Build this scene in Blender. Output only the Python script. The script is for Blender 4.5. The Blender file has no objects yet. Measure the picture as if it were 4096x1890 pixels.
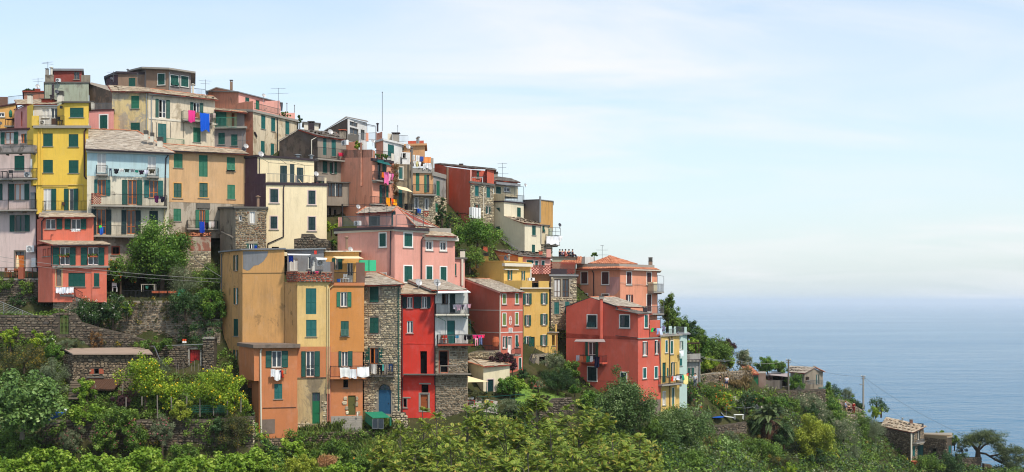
import bpy,math,random
import numpy as np
from mathutils import Vector,Matrix
R = random.Random(7)
rng = np.random.default_rng(7)
SC = bpy.context.scene
COL = SC.collection
# ---------------------------------------------------------------- camera, sky, sun, exposure
HAZE = 8.5e-5
F,HX,HY,CZ = 4400.0,2048.0,1206.0,100.0
cd = bpy.data.cameras.new('camera')
cam = bpy.data.objects.new('camera',cd)
COL.objects.link(cam)
cam.location = (0,0,CZ)
cam.rotation_euler = (math.radians(90),0,0)
cd.sensor_width = 36.0
cd.lens = 36.0 * F / 4096.0
cd.shift_y = (HY - 945.0) / 4096.0
cd.clip_start = 1.0
cd.clip_end = 200000.0
SC.camera = cam
SUN_AZ,SUN_EL = math.radians(142),math.radians(54)      # azimuth clockwise from the view direction
world = bpy.data.worlds.new('World')
SC.world = world
world.use_nodes = True
wn = world.node_tree
wn.nodes.clear()
def N(nt,t,**k):
    n = nt.nodes.new(t)
    for a,b in k.items():
        setattr(n,a,b)
    return n
def build_world():
    L = wn.links.new
    out = N(wn,'ShaderNodeOutputWorld'); bg = N(wn,'ShaderNodeBackground')
    sky = N(wn,'ShaderNodeTexSky')
    sky.sky_type = 'NISHITA'; sky.sun_disc = False
    sky.sun_elevation = SUN_EL; sky.sun_rotation = SUN_AZ
    sky.altitude = 100; sky.air_density = 1.0; sky.dust_density = 0.5; sky.ozone_density = 0.0
    geo = N(wn,'ShaderNodeTexCoord')
    sep = N(wn,'ShaderNodeSeparateXYZ'); L(geo.outputs['Generated'],sep.inputs[0])
    # thin high cloud on a flat layer overhead: (x, y) / (z + .12)
    zz = N(wn,'ShaderNodeMath',operation='MAXIMUM'); L(sep.outputs[2],zz.inputs[0]); zz.inputs[1].default_value = 0.0
    za = N(wn,'ShaderNodeMath',operation='ADD'); L(zz.outputs[0],za.inputs[0]); za.inputs[1].default_value = 0.13
    dx = N(wn,'ShaderNodeMath',operation='DIVIDE'); L(sep.outputs[0],dx.inputs[0]); L(za.outputs[0],dx.inputs[1])
    dy = N(wn,'ShaderNodeMath',operation='DIVIDE'); L(sep.outputs[1],dy.inputs[0]); L(za.outputs[0],dy.inputs[1])
    cb = N(wn,'ShaderNodeCombineXYZ'); L(dx.outputs[0],cb.inputs[0]); L(dy.outputs[0],cb.inputs[1])
    mp = N(wn,'ShaderNodeMapping'); L(cb.outputs[0],mp.inputs[0])
    mp.inputs['Rotation'].default_value = (0,0,0.28); mp.inputs['Scale'].default_value = (0.5,1.1,1); mp.inputs['Location'].default_value = (11.2,6.6,0)
    no = N(wn,'ShaderNodeTexNoise'); L(mp.outputs[0],no.inputs['Vector'])
    no.inputs['Scale'].default_value = 1.1; no.inputs['Detail'].default_value = 9; no.inputs['Roughness'].default_value = 0.56; no.inputs['Distortion'].default_value = 1.3
    rp = N(wn,'ShaderNodeValToRGB'); L(no.outputs[0],rp.inputs[0])
    rp.color_ramp.elements[0].position = 0.40; rp.color_ramp.elements[0].color = (0.0,0.0,0.0,1)
    rp.color_ramp.elements[1].position = 0.66; rp.color_ramp.elements[1].color = (0.95,0.95,0.95,1)
    n3 = N(wn,'ShaderNodeTexNoise'); L(cb.outputs[0],n3.inputs['Vector']); n3.inputs['Scale'].default_value = 0.42; n3.inputs['Detail'].default_value = 3; n3.inputs['Distortion'].default_value = 0.4
    r3 = N(wn,'ShaderNodeValToRGB'); L(n3.outputs[0],r3.inputs[0]); r3.color_ramp.elements[0].position = 0.36; r3.color_ramp.elements[1].position = 0.6
    cl = N(wn,'ShaderNodeMath',operation='MULTIPLY'); L(rp.outputs[0],cl.inputs[0]); L(r3.outputs[0],cl.inputs[1])
    # milky veil, thicker towards the horizon (longer path)
    hz = N(wn,'ShaderNodeMath',operation='POWER'); 
    om = N(wn,'ShaderNodeMath',operation='SUBTRACT'); om.inputs[0].default_value = 1.0; L(zz.outputs[0],om.inputs[1]); L(om.outputs[0],hz.inputs[0]); hz.inputs[1].default_value = 5.0
    hm = N(wn,'ShaderNodeMath',operation='MULTIPLY_ADD'); L(hz.outputs[0],hm.inputs[0]); hm.inputs[1].default_value = 0.62; hm.inputs[2].default_value = 0.32
    mix = N(wn,'ShaderNodeMix',data_type='RGBA'); L(hm.outputs[0],mix.inputs[0]); L(sky.outputs[0],mix.inputs[6])
    mix.inputs[7].default_value = (2.6,2.98,3.14,1)
    mi2 = N(wn,'ShaderNodeMix',data_type='RGBA'); L(cl.outputs[0],mi2.inputs[0]); L(mix.outputs[2],mi2.inputs[6])
    mi2.inputs[7].default_value = (3.9,3.95,3.98,1)
    L(mi2.outputs[2],bg.inputs[0]); bg.inputs[1].default_value = 0.15
    L(bg.outputs[0],out.inputs[0])
build_world()
sd = bpy.data.lights.new('sun','SUN'); sd.energy = 2.6; sd.angle = math.radians(4.0); sd.color = (1.0,0.93,0.82)
sun = bpy.data.objects.new('sun',sd); COL.objects.link(sun)
sdir = Vector((math.sin(SUN_AZ) * math.cos(SUN_EL),math.cos(SUN_AZ) * math.cos(SUN_EL),math.sin(SUN_EL)))
sun.rotation_euler = sdir.to_track_quat('Z','Y').to_euler()
sun.location = (60,60,220)
vs = SC.view_settings
vs.view_transform = 'Standard'; vs.look = 'None'; vs.gamma = 1.0; vs.use_curve_mapping = False; vs.exposure = 0.74
SC.render.engine = 'CYCLES'
SC.cycles.use_denoising = True
SC.cycles.pixel_filter_type = 'BLACKMAN_HARRIS'; SC.cycles.filter_width = 1.1
SC.cycles.max_bounces = 5; SC.cycles.diffuse_bounces = 3; SC.cycles.glossy_bounces = 2; SC.cycles.transmission_bounces = 3
SC.cycles.transparent_max_bounces = 8; SC.cycles.volume_bounces = 1
SC.cycles.sample_clamp_indirect = 6.0

# ---------------------------------------------------------------- pixel views (crop origin and scale) -> world points
VW = dict(zip('A B C D E F G H I J K L M N O P Q R S T U V W X * Y Z'.split(),[
    (0,220,2.378),(450,220,2.378),(850,220,2.378),(1300,420,2.378),(1750,580,2.378),(0,680,2.378),(450,680,2.378),
    (880,620,2.378),(1300,780,1.98167),(860,980,1.98167),(900,1330,2.6417),(1420,1080,1.98077),(1820,980,1.982),
    (2200,980,1.98167),(2500,1150,1.98167),(2250,1400,2.4267),(0,1080,2.972),(420,1080,2.972),(0,1350,2.2017),
    (460,1350,2.2017),(1000,1500,3.0486),(1600,1500,3.04875),(2750,1350,2.2014),(3300,1400,2.427),(0,0,1.0),
    (2600,1100,2.9729),(1900,1350,2.972)]))
CV = [VW['*']]
def view(k): CV[0] = VW[k]
def T(x,y):
    ox,oy,s = CV[0]
    return ox + x / s,oy + y / s
def P(x,y,Y):
    px,py = T(x,y)
    return Vector(((px - HX) / F * Y,Y,CZ - (py - HY) / F * Y))
def M_(pxs,Y):                       # local pixels -> metres at depth Y
    return pxs / CV[0][2] * Y / F
# ---------------------------------------------------------------- materials
MATS = {}
def newmat(name):
    m = bpy.data.materials.new(name); m.use_nodes = True
    nt = m.node_tree; nt.nodes.clear()
    out = N(nt,'ShaderNodeOutputMaterial'); b = N(nt,'ShaderNodeBsdfPrincipled')
    nt.links.new(b.outputs[0],out.inputs[0])
    return m,nt,b,out
def srgb(r,g,b):
    f = lambda c: (c / 255 / 12.92) if c <= 10 else ((c / 255 + 0.055) / 1.055) ** 2.4
    return (f(r),f(g),f(b),1)
def pos_noise(nt,scale,detail=5,rough=0.6,st=(1,1,1),dist=0.0,off=(0,0,0)):
    g = N(nt,'ShaderNodeNewGeometry'); mp = N(nt,'ShaderNodeMapping'); mp.inputs['Scale'].default_value = st; mp.inputs['Location'].default_value = off
    nt.links.new(g.outputs['Position'],mp.inputs[0])
    n = N(nt,'ShaderNodeTexNoise'); nt.links.new(mp.outputs[0],n.inputs['Vector'])
    n.inputs['Scale'].default_value = scale; n.inputs['Detail'].default_value = detail; n.inputs['Roughness'].default_value = rough; n.inputs['Distortion'].default_value = dist
    return n.outputs[0]
def ramp(nt,fac,stops):
    r = N(nt,'ShaderNodeValToRGB'); nt.links.new(fac,r.inputs[0])
    el = r.color_ramp.elements
    while len(el) < len(stops): el.new(0.5)
    for e,(p,c) in zip(el,stops):
        e.position = p; e.color = c if len(c) == 4 else (*c,1)
    return r.outputs[0]
def mixc(nt,fac,a,b,mode='MIX'):
    m = N(nt,'ShaderNodeMix',data_type='RGBA',blend_type=mode)
    for v,s in ((fac,0),(a,6),(b,7)):
        if isinstance(v,(int,float)): m.inputs[s].default_value = v
        elif isinstance(v,tuple): m.inputs[s].default_value = v if len(v) == 4 else (*v,1)
        else: nt.links.new(v,m.inputs[s])
    return m.outputs[2]
def bump(nt,b,h,strength,dist):
    bp = N(nt,'ShaderNodeBump'); bp.inputs['Strength'].default_value = strength; bp.inputs['Distance'].default_value = dist
    nt.links.new(h,bp.inputs['Height']); nt.links.new(bp.outputs[0],b.inputs['Normal'])
def G1(v): return (v,v,v,1)
def plaster(name,col,patch=None,pamt=0.0,dirt=0.25,dcol=(0.13,0.105,0.075,1),seed=0,pscale=0.55):
    """painted render: mottled, rain streaks, optionally flaked to an older coat"""
    m,nt,b,out = newmat(name)
    base = srgb(*col); lum = .3 * base[0] + .6 * base[1] + .1 * base[2]; base = tuple(v * .95 + lum * .05 for v in base[:3])
    o = (seed * 13.7,seed * 7.3,seed * 3.1)
    n1 = pos_noise(nt,0.30,7,0.62,off=o)
    c = mixc(nt,n1,tuple(min(1,v * 0.74) for v in base[:3]),tuple(min(1,v * 1.16 + .02) for v in base[:3]))
    n4 = pos_noise(nt,2.6,5,0.7,off=o)
    c = mixc(nt,ramp(nt,n4,[(0.35,G1(0)),(0.7,G1(0.5))]),c,tuple(min(1,v * 0.86 + 0.012) for v in base[:3]))
    if patch and pamt > 0:
        n3 = pos_noise(nt,pscale,8,0.66,st=(1,1,0.8),dist=0.5,off=(o[1],o[0],2.2))
        pc = srgb(*patch)
        c2 = mixc(nt,n4,tuple(v * 0.72 for v in pc[:3]),tuple(min(1,v * 1.2) for v in pc[:3]))
        t = 0.5 + (0.5 - pamt) * 0.42
        c = mixc(nt,ramp(nt,n3,[(t - 0.02,G1(0)),(t + 0.035,G1(0.92))]),c,c2)
    n2 = pos_noise(nt,1.0,7,0.7,st=(1.3,1.3,0.22),off=o)
    c = mixc(nt,ramp(nt,n2,[(0.50,G1(0)),(0.82,G1(min(1,dirt * 2.6)))]),c,dcol)
    n5 = pos_noise(nt,0.8,8,0.72,st=(1,1,0.5),off=(3 + o[0],o[2],1))
    c = mixc(nt,ramp(nt,n5,[(0.56,G1(0)),(0.78,G1(min(1,dirt * 1.9)))]),c,dcol)
    n6 = pos_noise(nt,1.0,5,0.65,st=(5,5,0.4),off=(o[2],4,o[1]))
    c = mixc(nt,ramp(nt,n6,[(0.52,G1(0)),(0.8,G1(min(1,.12 + dirt * 1.5)))]),c,dcol)
    n7 = pos_noise(nt,0.9,6,0.6,st=(1,1,.7),off=(o[1],o[2],7))
    c = mixc(nt,ramp(nt,n7,[(0.52,G1(0)),(0.72,G1(0.26))]),c,tuple(min(1,v * .8 + .16) for v in base[:3]))
    nt.links.new(c,b.inputs['Base Color']); b.inputs['Roughness'].default_value = 0.92; b.inputs['Specular IOR Level'].default_value = 0.2
    bump(nt,b,pos_noise(nt,9,6,0.7),0.35,0.03)
    MATS[name] = m
    return m
def plain(name,col,rough=0.7,var=0.15,scale=2.0,metal=0.0,spec=0.3):
    m,nt,b,out = newmat(name)
    c0 = srgb(*col)
    c = mixc(nt,pos_noise(nt,scale,5,0.65),tuple(v * (1 - var) for v in c0[:3]),tuple(min(1,v * (1 + var)) for v in c0[:3]))
    nt.links.new(c,b.inputs['Base Color']); b.inputs['Roughness'].default_value = rough; b.inputs['Metallic'].default_value = metal
    b.inputs['Specular IOR Level'].default_value = spec
    MATS[name] = m
    return m
def pieces(name,cols,rough=0.9,fine=6.0):
    """each stone, slate or tile has its own shade, picked by object and by loose piece"""
    m,nt,b,out = newmat(name)
    oi = N(nt,'ShaderNodeObjectInfo'); g = N(nt,'ShaderNodeNewGeometry')
    ad = N(nt,'ShaderNodeMath',operation='ADD'); nt.links.new(oi.outputs['Random'],ad.inputs[0]); nt.links.new(g.outputs['Random Per Island'],ad.inputs[1])
    fr = N(nt,'ShaderNodeMath',operation='FRACT'); nt.links.new(ad.outputs[0],fr.inputs[0])
    n = len(cols)
    c = ramp(nt,fr.outputs[0],[(i / max(1,n - 1),srgb(*k)) for i,k in enumerate(cols)])
    no = pos_noise(nt,fine,6,0.7)
    c = mixc(nt,ramp(nt,no,[(0.3,G1(0)),(0.75,G1(0.38))]),c,tuple(v * 0.62 for v in srgb(*cols[0])[:3]))
    nl = pos_noise(nt,0.45,6,0.65)
    c = mixc(nt,ramp(nt,nl,[(0.5,G1(0)),(0.75,G1(0.25))]),c,tuple(v * 0.5 for v in srgb(*cols[-1])[:3]))
    nt.links.new(c,b.inputs['Base Color']); b.inputs['Roughness'].default_value = rough; b.inputs['Specular IOR Level'].default_value = 0.2
    bump(nt,b,pos_noise(nt,14,4,0.7),0.4,0.02)
    MATS[name] = m
    return m
def leafmat(name,a,bb,c3=None,trans=0.24,rough=0.55):
    m,nt,b,out = newmat(name)
    at = N(nt,'ShaderNodeAttribute',attribute_name='rnd')
    st = [(0.0,srgb(*a)),(0.72,srgb(*bb)),(1.0,srgb(*(c3 or bb)))]
    c = ramp(nt,at.outputs['Fac'],st)
    nt.links.new(c,b.inputs['Base Color']); b.inputs['Roughness'].default_value = rough; b.inputs['Specular IOR Level'].default_value = 0.35
    tr = N(nt,'ShaderNodeBsdfTranslucent')
    hs = N(nt,'ShaderNodeHueSaturation'); nt.links.new(c,hs.inputs['Color']); hs.inputs['Value'].default_value = 1.35; hs.inputs['Hue'].default_value = 0.485
    nt.links.new(hs.outputs[0],tr.inputs[0])
    mx = N(nt,'ShaderNodeMixShader'); mx.inputs[0].default_value = trans
    nt.links.new(b.outputs[0],mx.inputs[1]); nt.links.new(tr.outputs[0],mx.inputs[2]); nt.links.new(mx.outputs[0],out.inputs[0])
    MATS[name] = m
    return m
def mat(name):
    return MATS[name]
def cloth_mat(col):
    k = 'cloth_%d_%d_%d' % col
    if k in MATS: return MATS[k]
    return plain(k,col,0.9,0.10,6.0,spec=0.1)
# ---------------------------------------------------------------- objects
WO = {}
def _finish(o,parent,origin):
    if parent is not None:
        o.parent = parent
        o.location = origin - WO[parent.name]
    else:
        o.location = origin
    WO[o.name] = origin.copy()
    COL.objects.link(o)
    return o
def tag(o,label=None,cat=None,group=None,kind=None):
    if label: o['label'] = label
    if cat: o['category'] = cat
    if group: o['group'] = group
    if kind: o['kind'] = kind
    return o
def thing(name,label,cat,org,group=None):
    o = bpy.data.objects.new(name,None)
    o.empty_display_size = 0.3
    _finish(o,None,Vector(org))
    return tag(o,label,cat,group)
class MB:
    def __init__(s): s.v = []; s.f = []; s.mi = []
    def poly(s,pts,mi=0):
        k = len(s.v); s.v.extend([tuple(p) for p in pts]); s.f.append(tuple(range(k,k + len(pts)))); s.mi.append(mi)
    def box(s,o,a,b,c,mi=0):
        """corner o and three edge vectors"""
        o,a,b,c = Vector(o),Vector(a),Vector(b),Vector(c)
        k = len(s.v)
        s.v.extend([tuple(p) for p in (o,o + a,o + a + b,o + b,o + c,o + a + c,o + a + b + c,o + b + c)])
        fs = [(0,3,2,1),(4,5,6,7),(0,1,5,4),(1,2,6,5),(2,3,7,6),(3,0,4,7)]
        if a.cross(b).dot(c) < 0: fs = [f[::-1] for f in fs]
        for f in fs: s.f.append(tuple(k + i for i in f)); s.mi.append(mi)
    def cbox(s,x0,x1,y0,y1,z0,z1,mi=0): s.box((x0,y0,z0),(x1 - x0,0,0),(0,y1 - y0,0),(0,0,z1 - z0),mi)
    def tube(s,pts,r,n=6,mi=0,caps=True):
        pts = [Vector(p) for p in pts]; rs = r if isinstance(r,(list,tuple)) else [r] * len(pts)
        k0 = len(s.v); up = Vector((0.13,0.31,0.94))
        for i,p in enumerate(pts):
            d = (pts[min(i + 1,len(pts) - 1)] - pts[max(i - 1,0)])
            if d.length < 1e-9: d = Vector((0,0,1))
            d.normalize()
            a = d.cross(up)
            if a.length < 0.05: a = d.cross(Vector((1,0,0)))
            a.normalize(); b = d.cross(a)
            for j in range(n):
                t = 2 * math.pi * j / n
                s.v.append(tuple(p + (a * math.cos(t) + b * math.sin(t)) * rs[i]))
        for i in range(len(pts) - 1):
            for j in range(n):
                q = k0 + i * n
                s.f.append((q + j,q + (j + 1) % n,q + n + (j + 1) % n,q + n + j)); s.mi.append(mi)
        if caps:
            s.f.append(tuple(k0 + j for j in range(n))[::-1]); s.mi.append(mi)
            e = k0 + (len(pts) - 1) * n
            s.f.append(tuple(e + j for j in range(n))); s.mi.append(mi)
    def lathe(s,c,prof,n=10,mi=0):
        """profile [(r, z)] turned about the vertical through c"""
        s.tube([(c[0],c[1],c[2] + z) for r,z in prof],[r for r,z in prof],n,mi)
    def mesh(s,name,mats):
        me = bpy.data.meshes.new(name)
        me.from_pydata(s.v,[],s.f)
        for m in mats: me.materials.append(m)
        if len(mats) > 1: me.polygons.foreach_set('material_index',s.mi)
        me.update()
        return me
    def build(s,name,mats,parent=None,origin=None):
        if not isinstance(mats,(list,tuple)): mats = [mats]
        if origin is None:
            if parent is not None: origin = WO[parent.name]
            else:
                a = np.array(s.v); origin = Vector(((a[:,0].min() + a[:,0].max()) / 2,(a[:,1].min() + a[:,1].max()) / 2,a[:,2].min()))
        origin = Vector(origin)
        s.v = [(p[0] - origin.x,p[1] - origin.y,p[2] - origin.z) for p in s.v]
        o = bpy.data.objects.new(name,s.mesh(name,mats))
        return _finish(o,parent,origin)
def inst(name,me,parent,M,pw):
    """object sharing mesh me under parent; M is the world matrix, pw the parent's (unrotated) world origin"""
    o = bpy.data.objects.new(name,me)
    o.parent = parent
    M2 = M.copy(); M2.translation = M.translation - pw
    o.matrix_local = M2
    COL.objects.link(o)
    return o
def np_mesh(name,V,Fq,mats,rnd=None,tri=False,mi=None):
    k = 3 if tri else 4
    me = bpy.data.meshes.new(name)
    nv,nf = len(V),len(Fq)
    me.vertices.add(nv); me.vertices.foreach_set('co',np.asarray(V,dtype=np.float32).ravel())
    me.loops.add(nf * k); me.loops.foreach_set('vertex_index',np.asarray(Fq,dtype=np.int32).ravel())
    me.polygons.add(nf); me.polygons.foreach_set('loop_start',np.arange(0,nf * k,k,dtype=np.int32)); me.polygons.foreach_set('loop_total',np.full(nf,k,dtype=np.int32))
    for m in (mats if isinstance(mats,(list,tuple)) else [mats]): me.materials.append(m)
    if mi is not None: me.polygons.foreach_set('material_index',np.asarray(mi,dtype=np.int32))
    if rnd is not None:
        a = me.attributes.new('rnd','FLOAT','POINT'); a.data.foreach_set('value',np.asarray(rnd,dtype=np.float32))
    me.update(calc_edges=True)
    return me
# ---------------------------------------------------------------- palette
def palette():
    S = pieces
    S('stone_grey',[(196,180,148),(154,140,116),(142,132,112),(199,183,155),(165,149,124),(228,217,184),(178,160,129),(150,140,123)])
    S('stone_warm',[(107,94,76),(156,136,107),(132,109,82),(179,161,129),(123,103,80),(143,98,71)])
    S('stone_dark',[(79,72,62),(117,108,93),(98,86,72),(139,127,110),(110,91,74),(84,79,74)])
    S('stone_brown',[(126,112,92),(87,78,65),(156,136,112),(112,95,75),(170,153,129),(102,80,63)])
    S('slate',[(140,130,118),(176,164,148),(156,142,126),(190,180,164),(164,148,132)])
    S('slate_warm',[(150,134,114),(190,172,148),(168,146,120),(204,190,168),(140,124,106)])
    S('slate_dark',[(98,92,86),(124,116,108),(110,102,96),(136,128,120)])
    S('terracotta',[(172,106,76),(194,126,92),(158,92,66),(206,144,112),(178,114,84)])
    S('brick',[(150,74,54),(168,92,68),(134,66,50),(176,108,84)])
    S('board',[(104,96,88),(126,118,108),(90,82,76),(140,132,122)])
    p = plain
    p('mortar',(142,133,118),0.95,0.25,3); p('mortar_dark',(78,70,60),0.95,0.3,3); p('mortar_light',(150,140,122),0.95,0.25,2)
    p('green',(16,74,64),0.5,0.2,3); p('teal',(22,90,86),0.55,0.25,3); p('lightgreen',(46,112,84),0.6,0.2,3); p('navygreen',(10,46,48),0.5,0.2,3)
    p('olive',(104,124,66),0.6,0.2,3); p('lattice',(138,66,54),0.85,0.2,4); p('shedroof',(150,130,114),0.9,0.25,1.2); p('brownshut',(72,40,38),0.6,0.2,3); p('midgreen',(34,104,78),0.6,0.2,3); p('seagreen',(64,134,112),0.6,0.2,3)
    p('white',(222,220,212),0.55,0.06,4); p('offwhite',(206,198,180),0.7,0.1,3); p('wood',(142,74,36),0.5,0.2,5); p('orangewood',(190,104,40),0.5,0.15,5)
    p('darkwood',(78,54,40),0.7,0.25,5); p('greywood',(116,108,98),0.85,0.25,5); p('iron',(44,46,48),0.5,0.2,5,0.4); p('greyiron',(112,116,118),0.5,0.15,5,0.5)
    p('galv',(150,152,150),0.45,0.15,4,0.6); p('concrete',(146,140,130),0.9,0.25,1.5); p('concrete_dark',(96,92,86),0.9,0.3,1.5); p('dark',(14,14,15),0.9,0.2,2,spec=0.1)  # dark: matte near-black, paints the shade of rooms inside openings
    p('darktrim',(54,44,48),0.7,0.2,2); p('redtrim',(140,60,44),0.8,0.2,3); p('copper',(176,112,90),0.6,0.2,3); p('cream_pipe',(198,178,130),0.7,0.15,2)
    p('bluedoor',(34,80,112),0.6,0.25,4); p('reddoor',(150,34,32),0.7,0.2,3); p('greendoor',(20,96,60),0.7,0.3,3); p('olivedoor',(84,82,40),0.8,0.4,3)
    p('bark',(74,62,50),0.95,0.3,6); p('bark_grey',(104,96,84),0.95,0.3,6); p('skin',(196,150,122),0.6,0.05); p('hair',(40,28,22),0.7,0.1)
    p('pot',(170,88,56),0.85,0.2,5); p('creamcloth',(226,204,162),0.9,0.08,3); p('awning_grey',(150,138,134),0.8,0.1,3); p('awning_white',(224,224,220),0.7,0.06,3)
    p('plastic_white',(225,225,222),0.4,0.04,3); p('bluetarp',(24,92,190),0.5,0.12,3); p('redpaint',(190,50,36),0.5,0.1,3); p('dishgrey',(168,166,164),0.5,0.08,3,0.3); p('dishdark',(60,62,70),0.5,0.1,3,0.3)
    p('lemon',(226,186,40),0.45,0.12,8); p('orangefruit',(226,120,30),0.45,0.12,8); p('whiteline',(206,194,186),0.8,0.08,3); p('wire',(70,72,74),0.5,0.1,3,0.3); p('rope',(136,134,128),0.8,0.1,3)
    p('greenpanel',(60,180,130),0.5,0.1,2); p('greenroof',(34,120,90),0.6,0.15,4); p('ridge_red',(186,100,74),0.85,0.25,3); p('signred',(196,36,30),0.5,0.1); p('signwhite',(228,226,220),0.6,0.05); p('signyellow',(232,190,50),0.5,0.05)
    m,nt,b,out = newmat('glass')
    c = mixc(nt,pos_noise(nt,0.9,3),srgb(30,34,38),srgb(74,82,90))
    nt.links.new(c,b.inputs['Base Color']); b.inputs['Roughness'].default_value = 0.12; b.inputs['Specular IOR Level'].default_value = 0.5
    MATS['glass'] = m
    p('curtain',(196,194,190),0.5,0.15,3)
palette()
# ---------------------------------------------------------------- house kit
class Fac:
    """a vertical wall plane between two plan points, seen from the camera side"""
    def __init__(s,a,b):
        s.A = Vector(a); B = Vector(b); d = B - s.A
        s.L = d.length; s.U = d / s.L; s.n = Vector((s.U.y,-s.U.x))
        s.ang = math.atan2(s.U.y,s.U.x)
    def pt(s,u,z,off=0.0):
        return Vector((s.A.x + s.U.x * u + s.n.x * off,s.A.y + s.U.y * u + s.n.y * off,z))
    def uz(s,x,y,off=0.0):
        px,py = T(x,y); rx = (px - HX) / F
        ax,ay = s.A.x + s.n.x * off,s.A.y + s.n.y * off
        dx,dy = s.U.x,s.U.y
        u = (rx * ay - ax) / (dx - rx * dy)
        Y = ay + u * dy
        return u,CZ - (py - HY) / F * Y
    def rect(s,x0,y0,x1,y1,off=0.0):
        xm = (x0 + x1) / 2
        return s.uz(x0,y0,off)[0],s.uz(x1,y0,off)[0],s.uz(xm,y1,off)[1],s.uz(xm,y0,off)[1]
    def mtx(s,u,z,off=0.0):
        M = Matrix.Rotation(s.ang,4,'Z'); M.translation = s.pt(u,z,off); return M
    def U3(s): return Vector((s.U.x,s.U.y,0))
    def n3(s): return Vector((s.n.x,s.n.y,0))
CACHE = {}
def q4(v): return max(0.04,round(v / 0.04) * 0.04)
def cached(key,fn):
    if key not in CACHE: CACHE[key] = fn()
    return CACHE[key]
def me_shutter(w,h,m):
    def f():
        b = MB(); t = min(0.07,w * 0.16)
        b.cbox(0,t,-0.02,0.02,0,h); b.cbox(w - t,w,-0.02,0.02,0,h)
        b.cbox(t,w - t,-0.019,0.019,0,t); b.cbox(t,w - t,-0.019,0.019,h - t,h)
        if h > 0.8: b.cbox(t,w - t,-0.019,0.019,h * 0.46 - t / 2,h * 0.46 + t / 2)
        k = max(4,int(h / 0.11))
        for i in range(k):
            z = t + (h - 2 * t) * i / k; dz = (h - 2 * t) / k
            b.poly([(t,-0.014,z),(w - t,-0.014,z),(w - t,0.012,z + dz),(t,0.012,z + dz)])
            b.poly([(t,-0.014,z),(t,0.012,z),(w - t,0.012,z),(w - t,-0.014,z)])
        return b.mesh('shutter',[MATS[m]])
    return cached(('sh',w,h,m),f)
def me_panelleaf(w,h,m):
    def f():
        b = MB(); t = min(0.1,w * 0.2)
        b.cbox(0,w,-0.01,0.02,0,h)
        for z0,z1 in ((t,h * 0.42),(h * 0.42 + t,h - t)):
            b.cbox(t,w - t,-0.022,-0.01,z0,z1)
        return b.mesh('door_leaf',[MATS[m]])
    return cached(('dl',w,h,m),f)
def me_casing(w,h,m,mull,t=0.07):
    def f():
        b = MB(); a = w / 2
        b.cbox(-a,-a + t,.09,.15,0,h); b.cbox(a - t,a,.09,.15,0,h)
        b.cbox(-a + t,a - t,.092,.148,0,t); b.cbox(-a + t,a - t,.092,.148,h - t,h)
        if mull: b.cbox(-t * .8,t * .8,.085,.15,t,h - t)
        if mull and h > 1.9: b.cbox(-a + t,a - t,.095,.145,h * .3,h * .3 + t * .7)
        return b.mesh('casing',[MATS[m]])
    return cached(('cs',w,h,m,mull,t),f)
def me_surround(w,h,m,t,out=0.025):
    def f():
        b = MB(); a = w / 2
        b.cbox(-a - t,-a,-out,.06,-t,h + t); b.cbox(a,a + t,-out,.06,-t,h + t)
        b.cbox(-a,a,-out,.058,h,h + t); b.cbox(-a,a,-out,.058,-t,0)
        return b.mesh('surround',[MATS[m]])
    return cached(('su',w,h,m,t),f)
def me_box(x0,x1,y0,y1,z0,z1,m,name='sill'):
    k = tuple(round(v,2) for v in (x0,x1,y0,y1,z0,z1))
    def f():
        b = MB(); b.cbox(*k); return b.mesh(name,[MATS[m]])
    return cached(('bx',k,m,name),f)
SHUT = {'G': 'green','T': 'teal','L': 'lightgreen','B': 'brownshut','Y': 'olive','K': 'navygreen','M': 'midgreen','S': 'seagreen'}
CASE = {'W': 'white','O': 'orangewood','D': 'darkwood','B': 'wood','G': 'green','K': 'greywood'}
def sub(name,me,parent,M=None):
    o = bpy.data.objects.new(name,me); o.parent = parent
    if M is not None: o.matrix_local = M
    COL.objects.link(o); return o
def stone_variants():
    out = []
    for k in range(9):
        pts = []
        nn = R.choice((5,6,6,7))
        for i in range(nn):
            t = 2 * math.pi * (i + R.uniform(-.25,.25)) / nn
            c,s_ = math.cos(t),math.sin(t)
            e = 0.62
            x = math.copysign(abs(c) ** e,c) * 0.5 * R.uniform(.88,1.0); z = math.copysign(abs(s_) ** e,s_) * 0.5 * R.uniform(.86,1.0)
            pts.append((x,z))
        v = [(x,0.5,z) for x,z in pts] + [(x,-0.25,z) for x,z in pts] + [(x * .78 + R.uniform(-.04,.04),-0.5 + R.uniform(-.1,.14),z * .72) for x,z in pts]
        f = []
        for r in range(2):
            for i in range(nn):
                j = (i + 1) % nn
                f.append((r * nn + i,r * nn + j,(r + 1) * nn + j,(r + 1) * nn + i))
        f.append(tuple(range(2 * nn,3 * nn)))
        f = [q[::-1] for q in f]
        out.append((v,f))
    return out
STV = stone_variants()
def stone_mesh(k,m):
    def f():
        me = bpy.data.meshes.new('stone'); me.from_pydata(STV[k][0],[],STV[k][1]); me.materials.append(MATS[m]); me.update(); return me
    return cached(('st',k,m),f)
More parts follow.
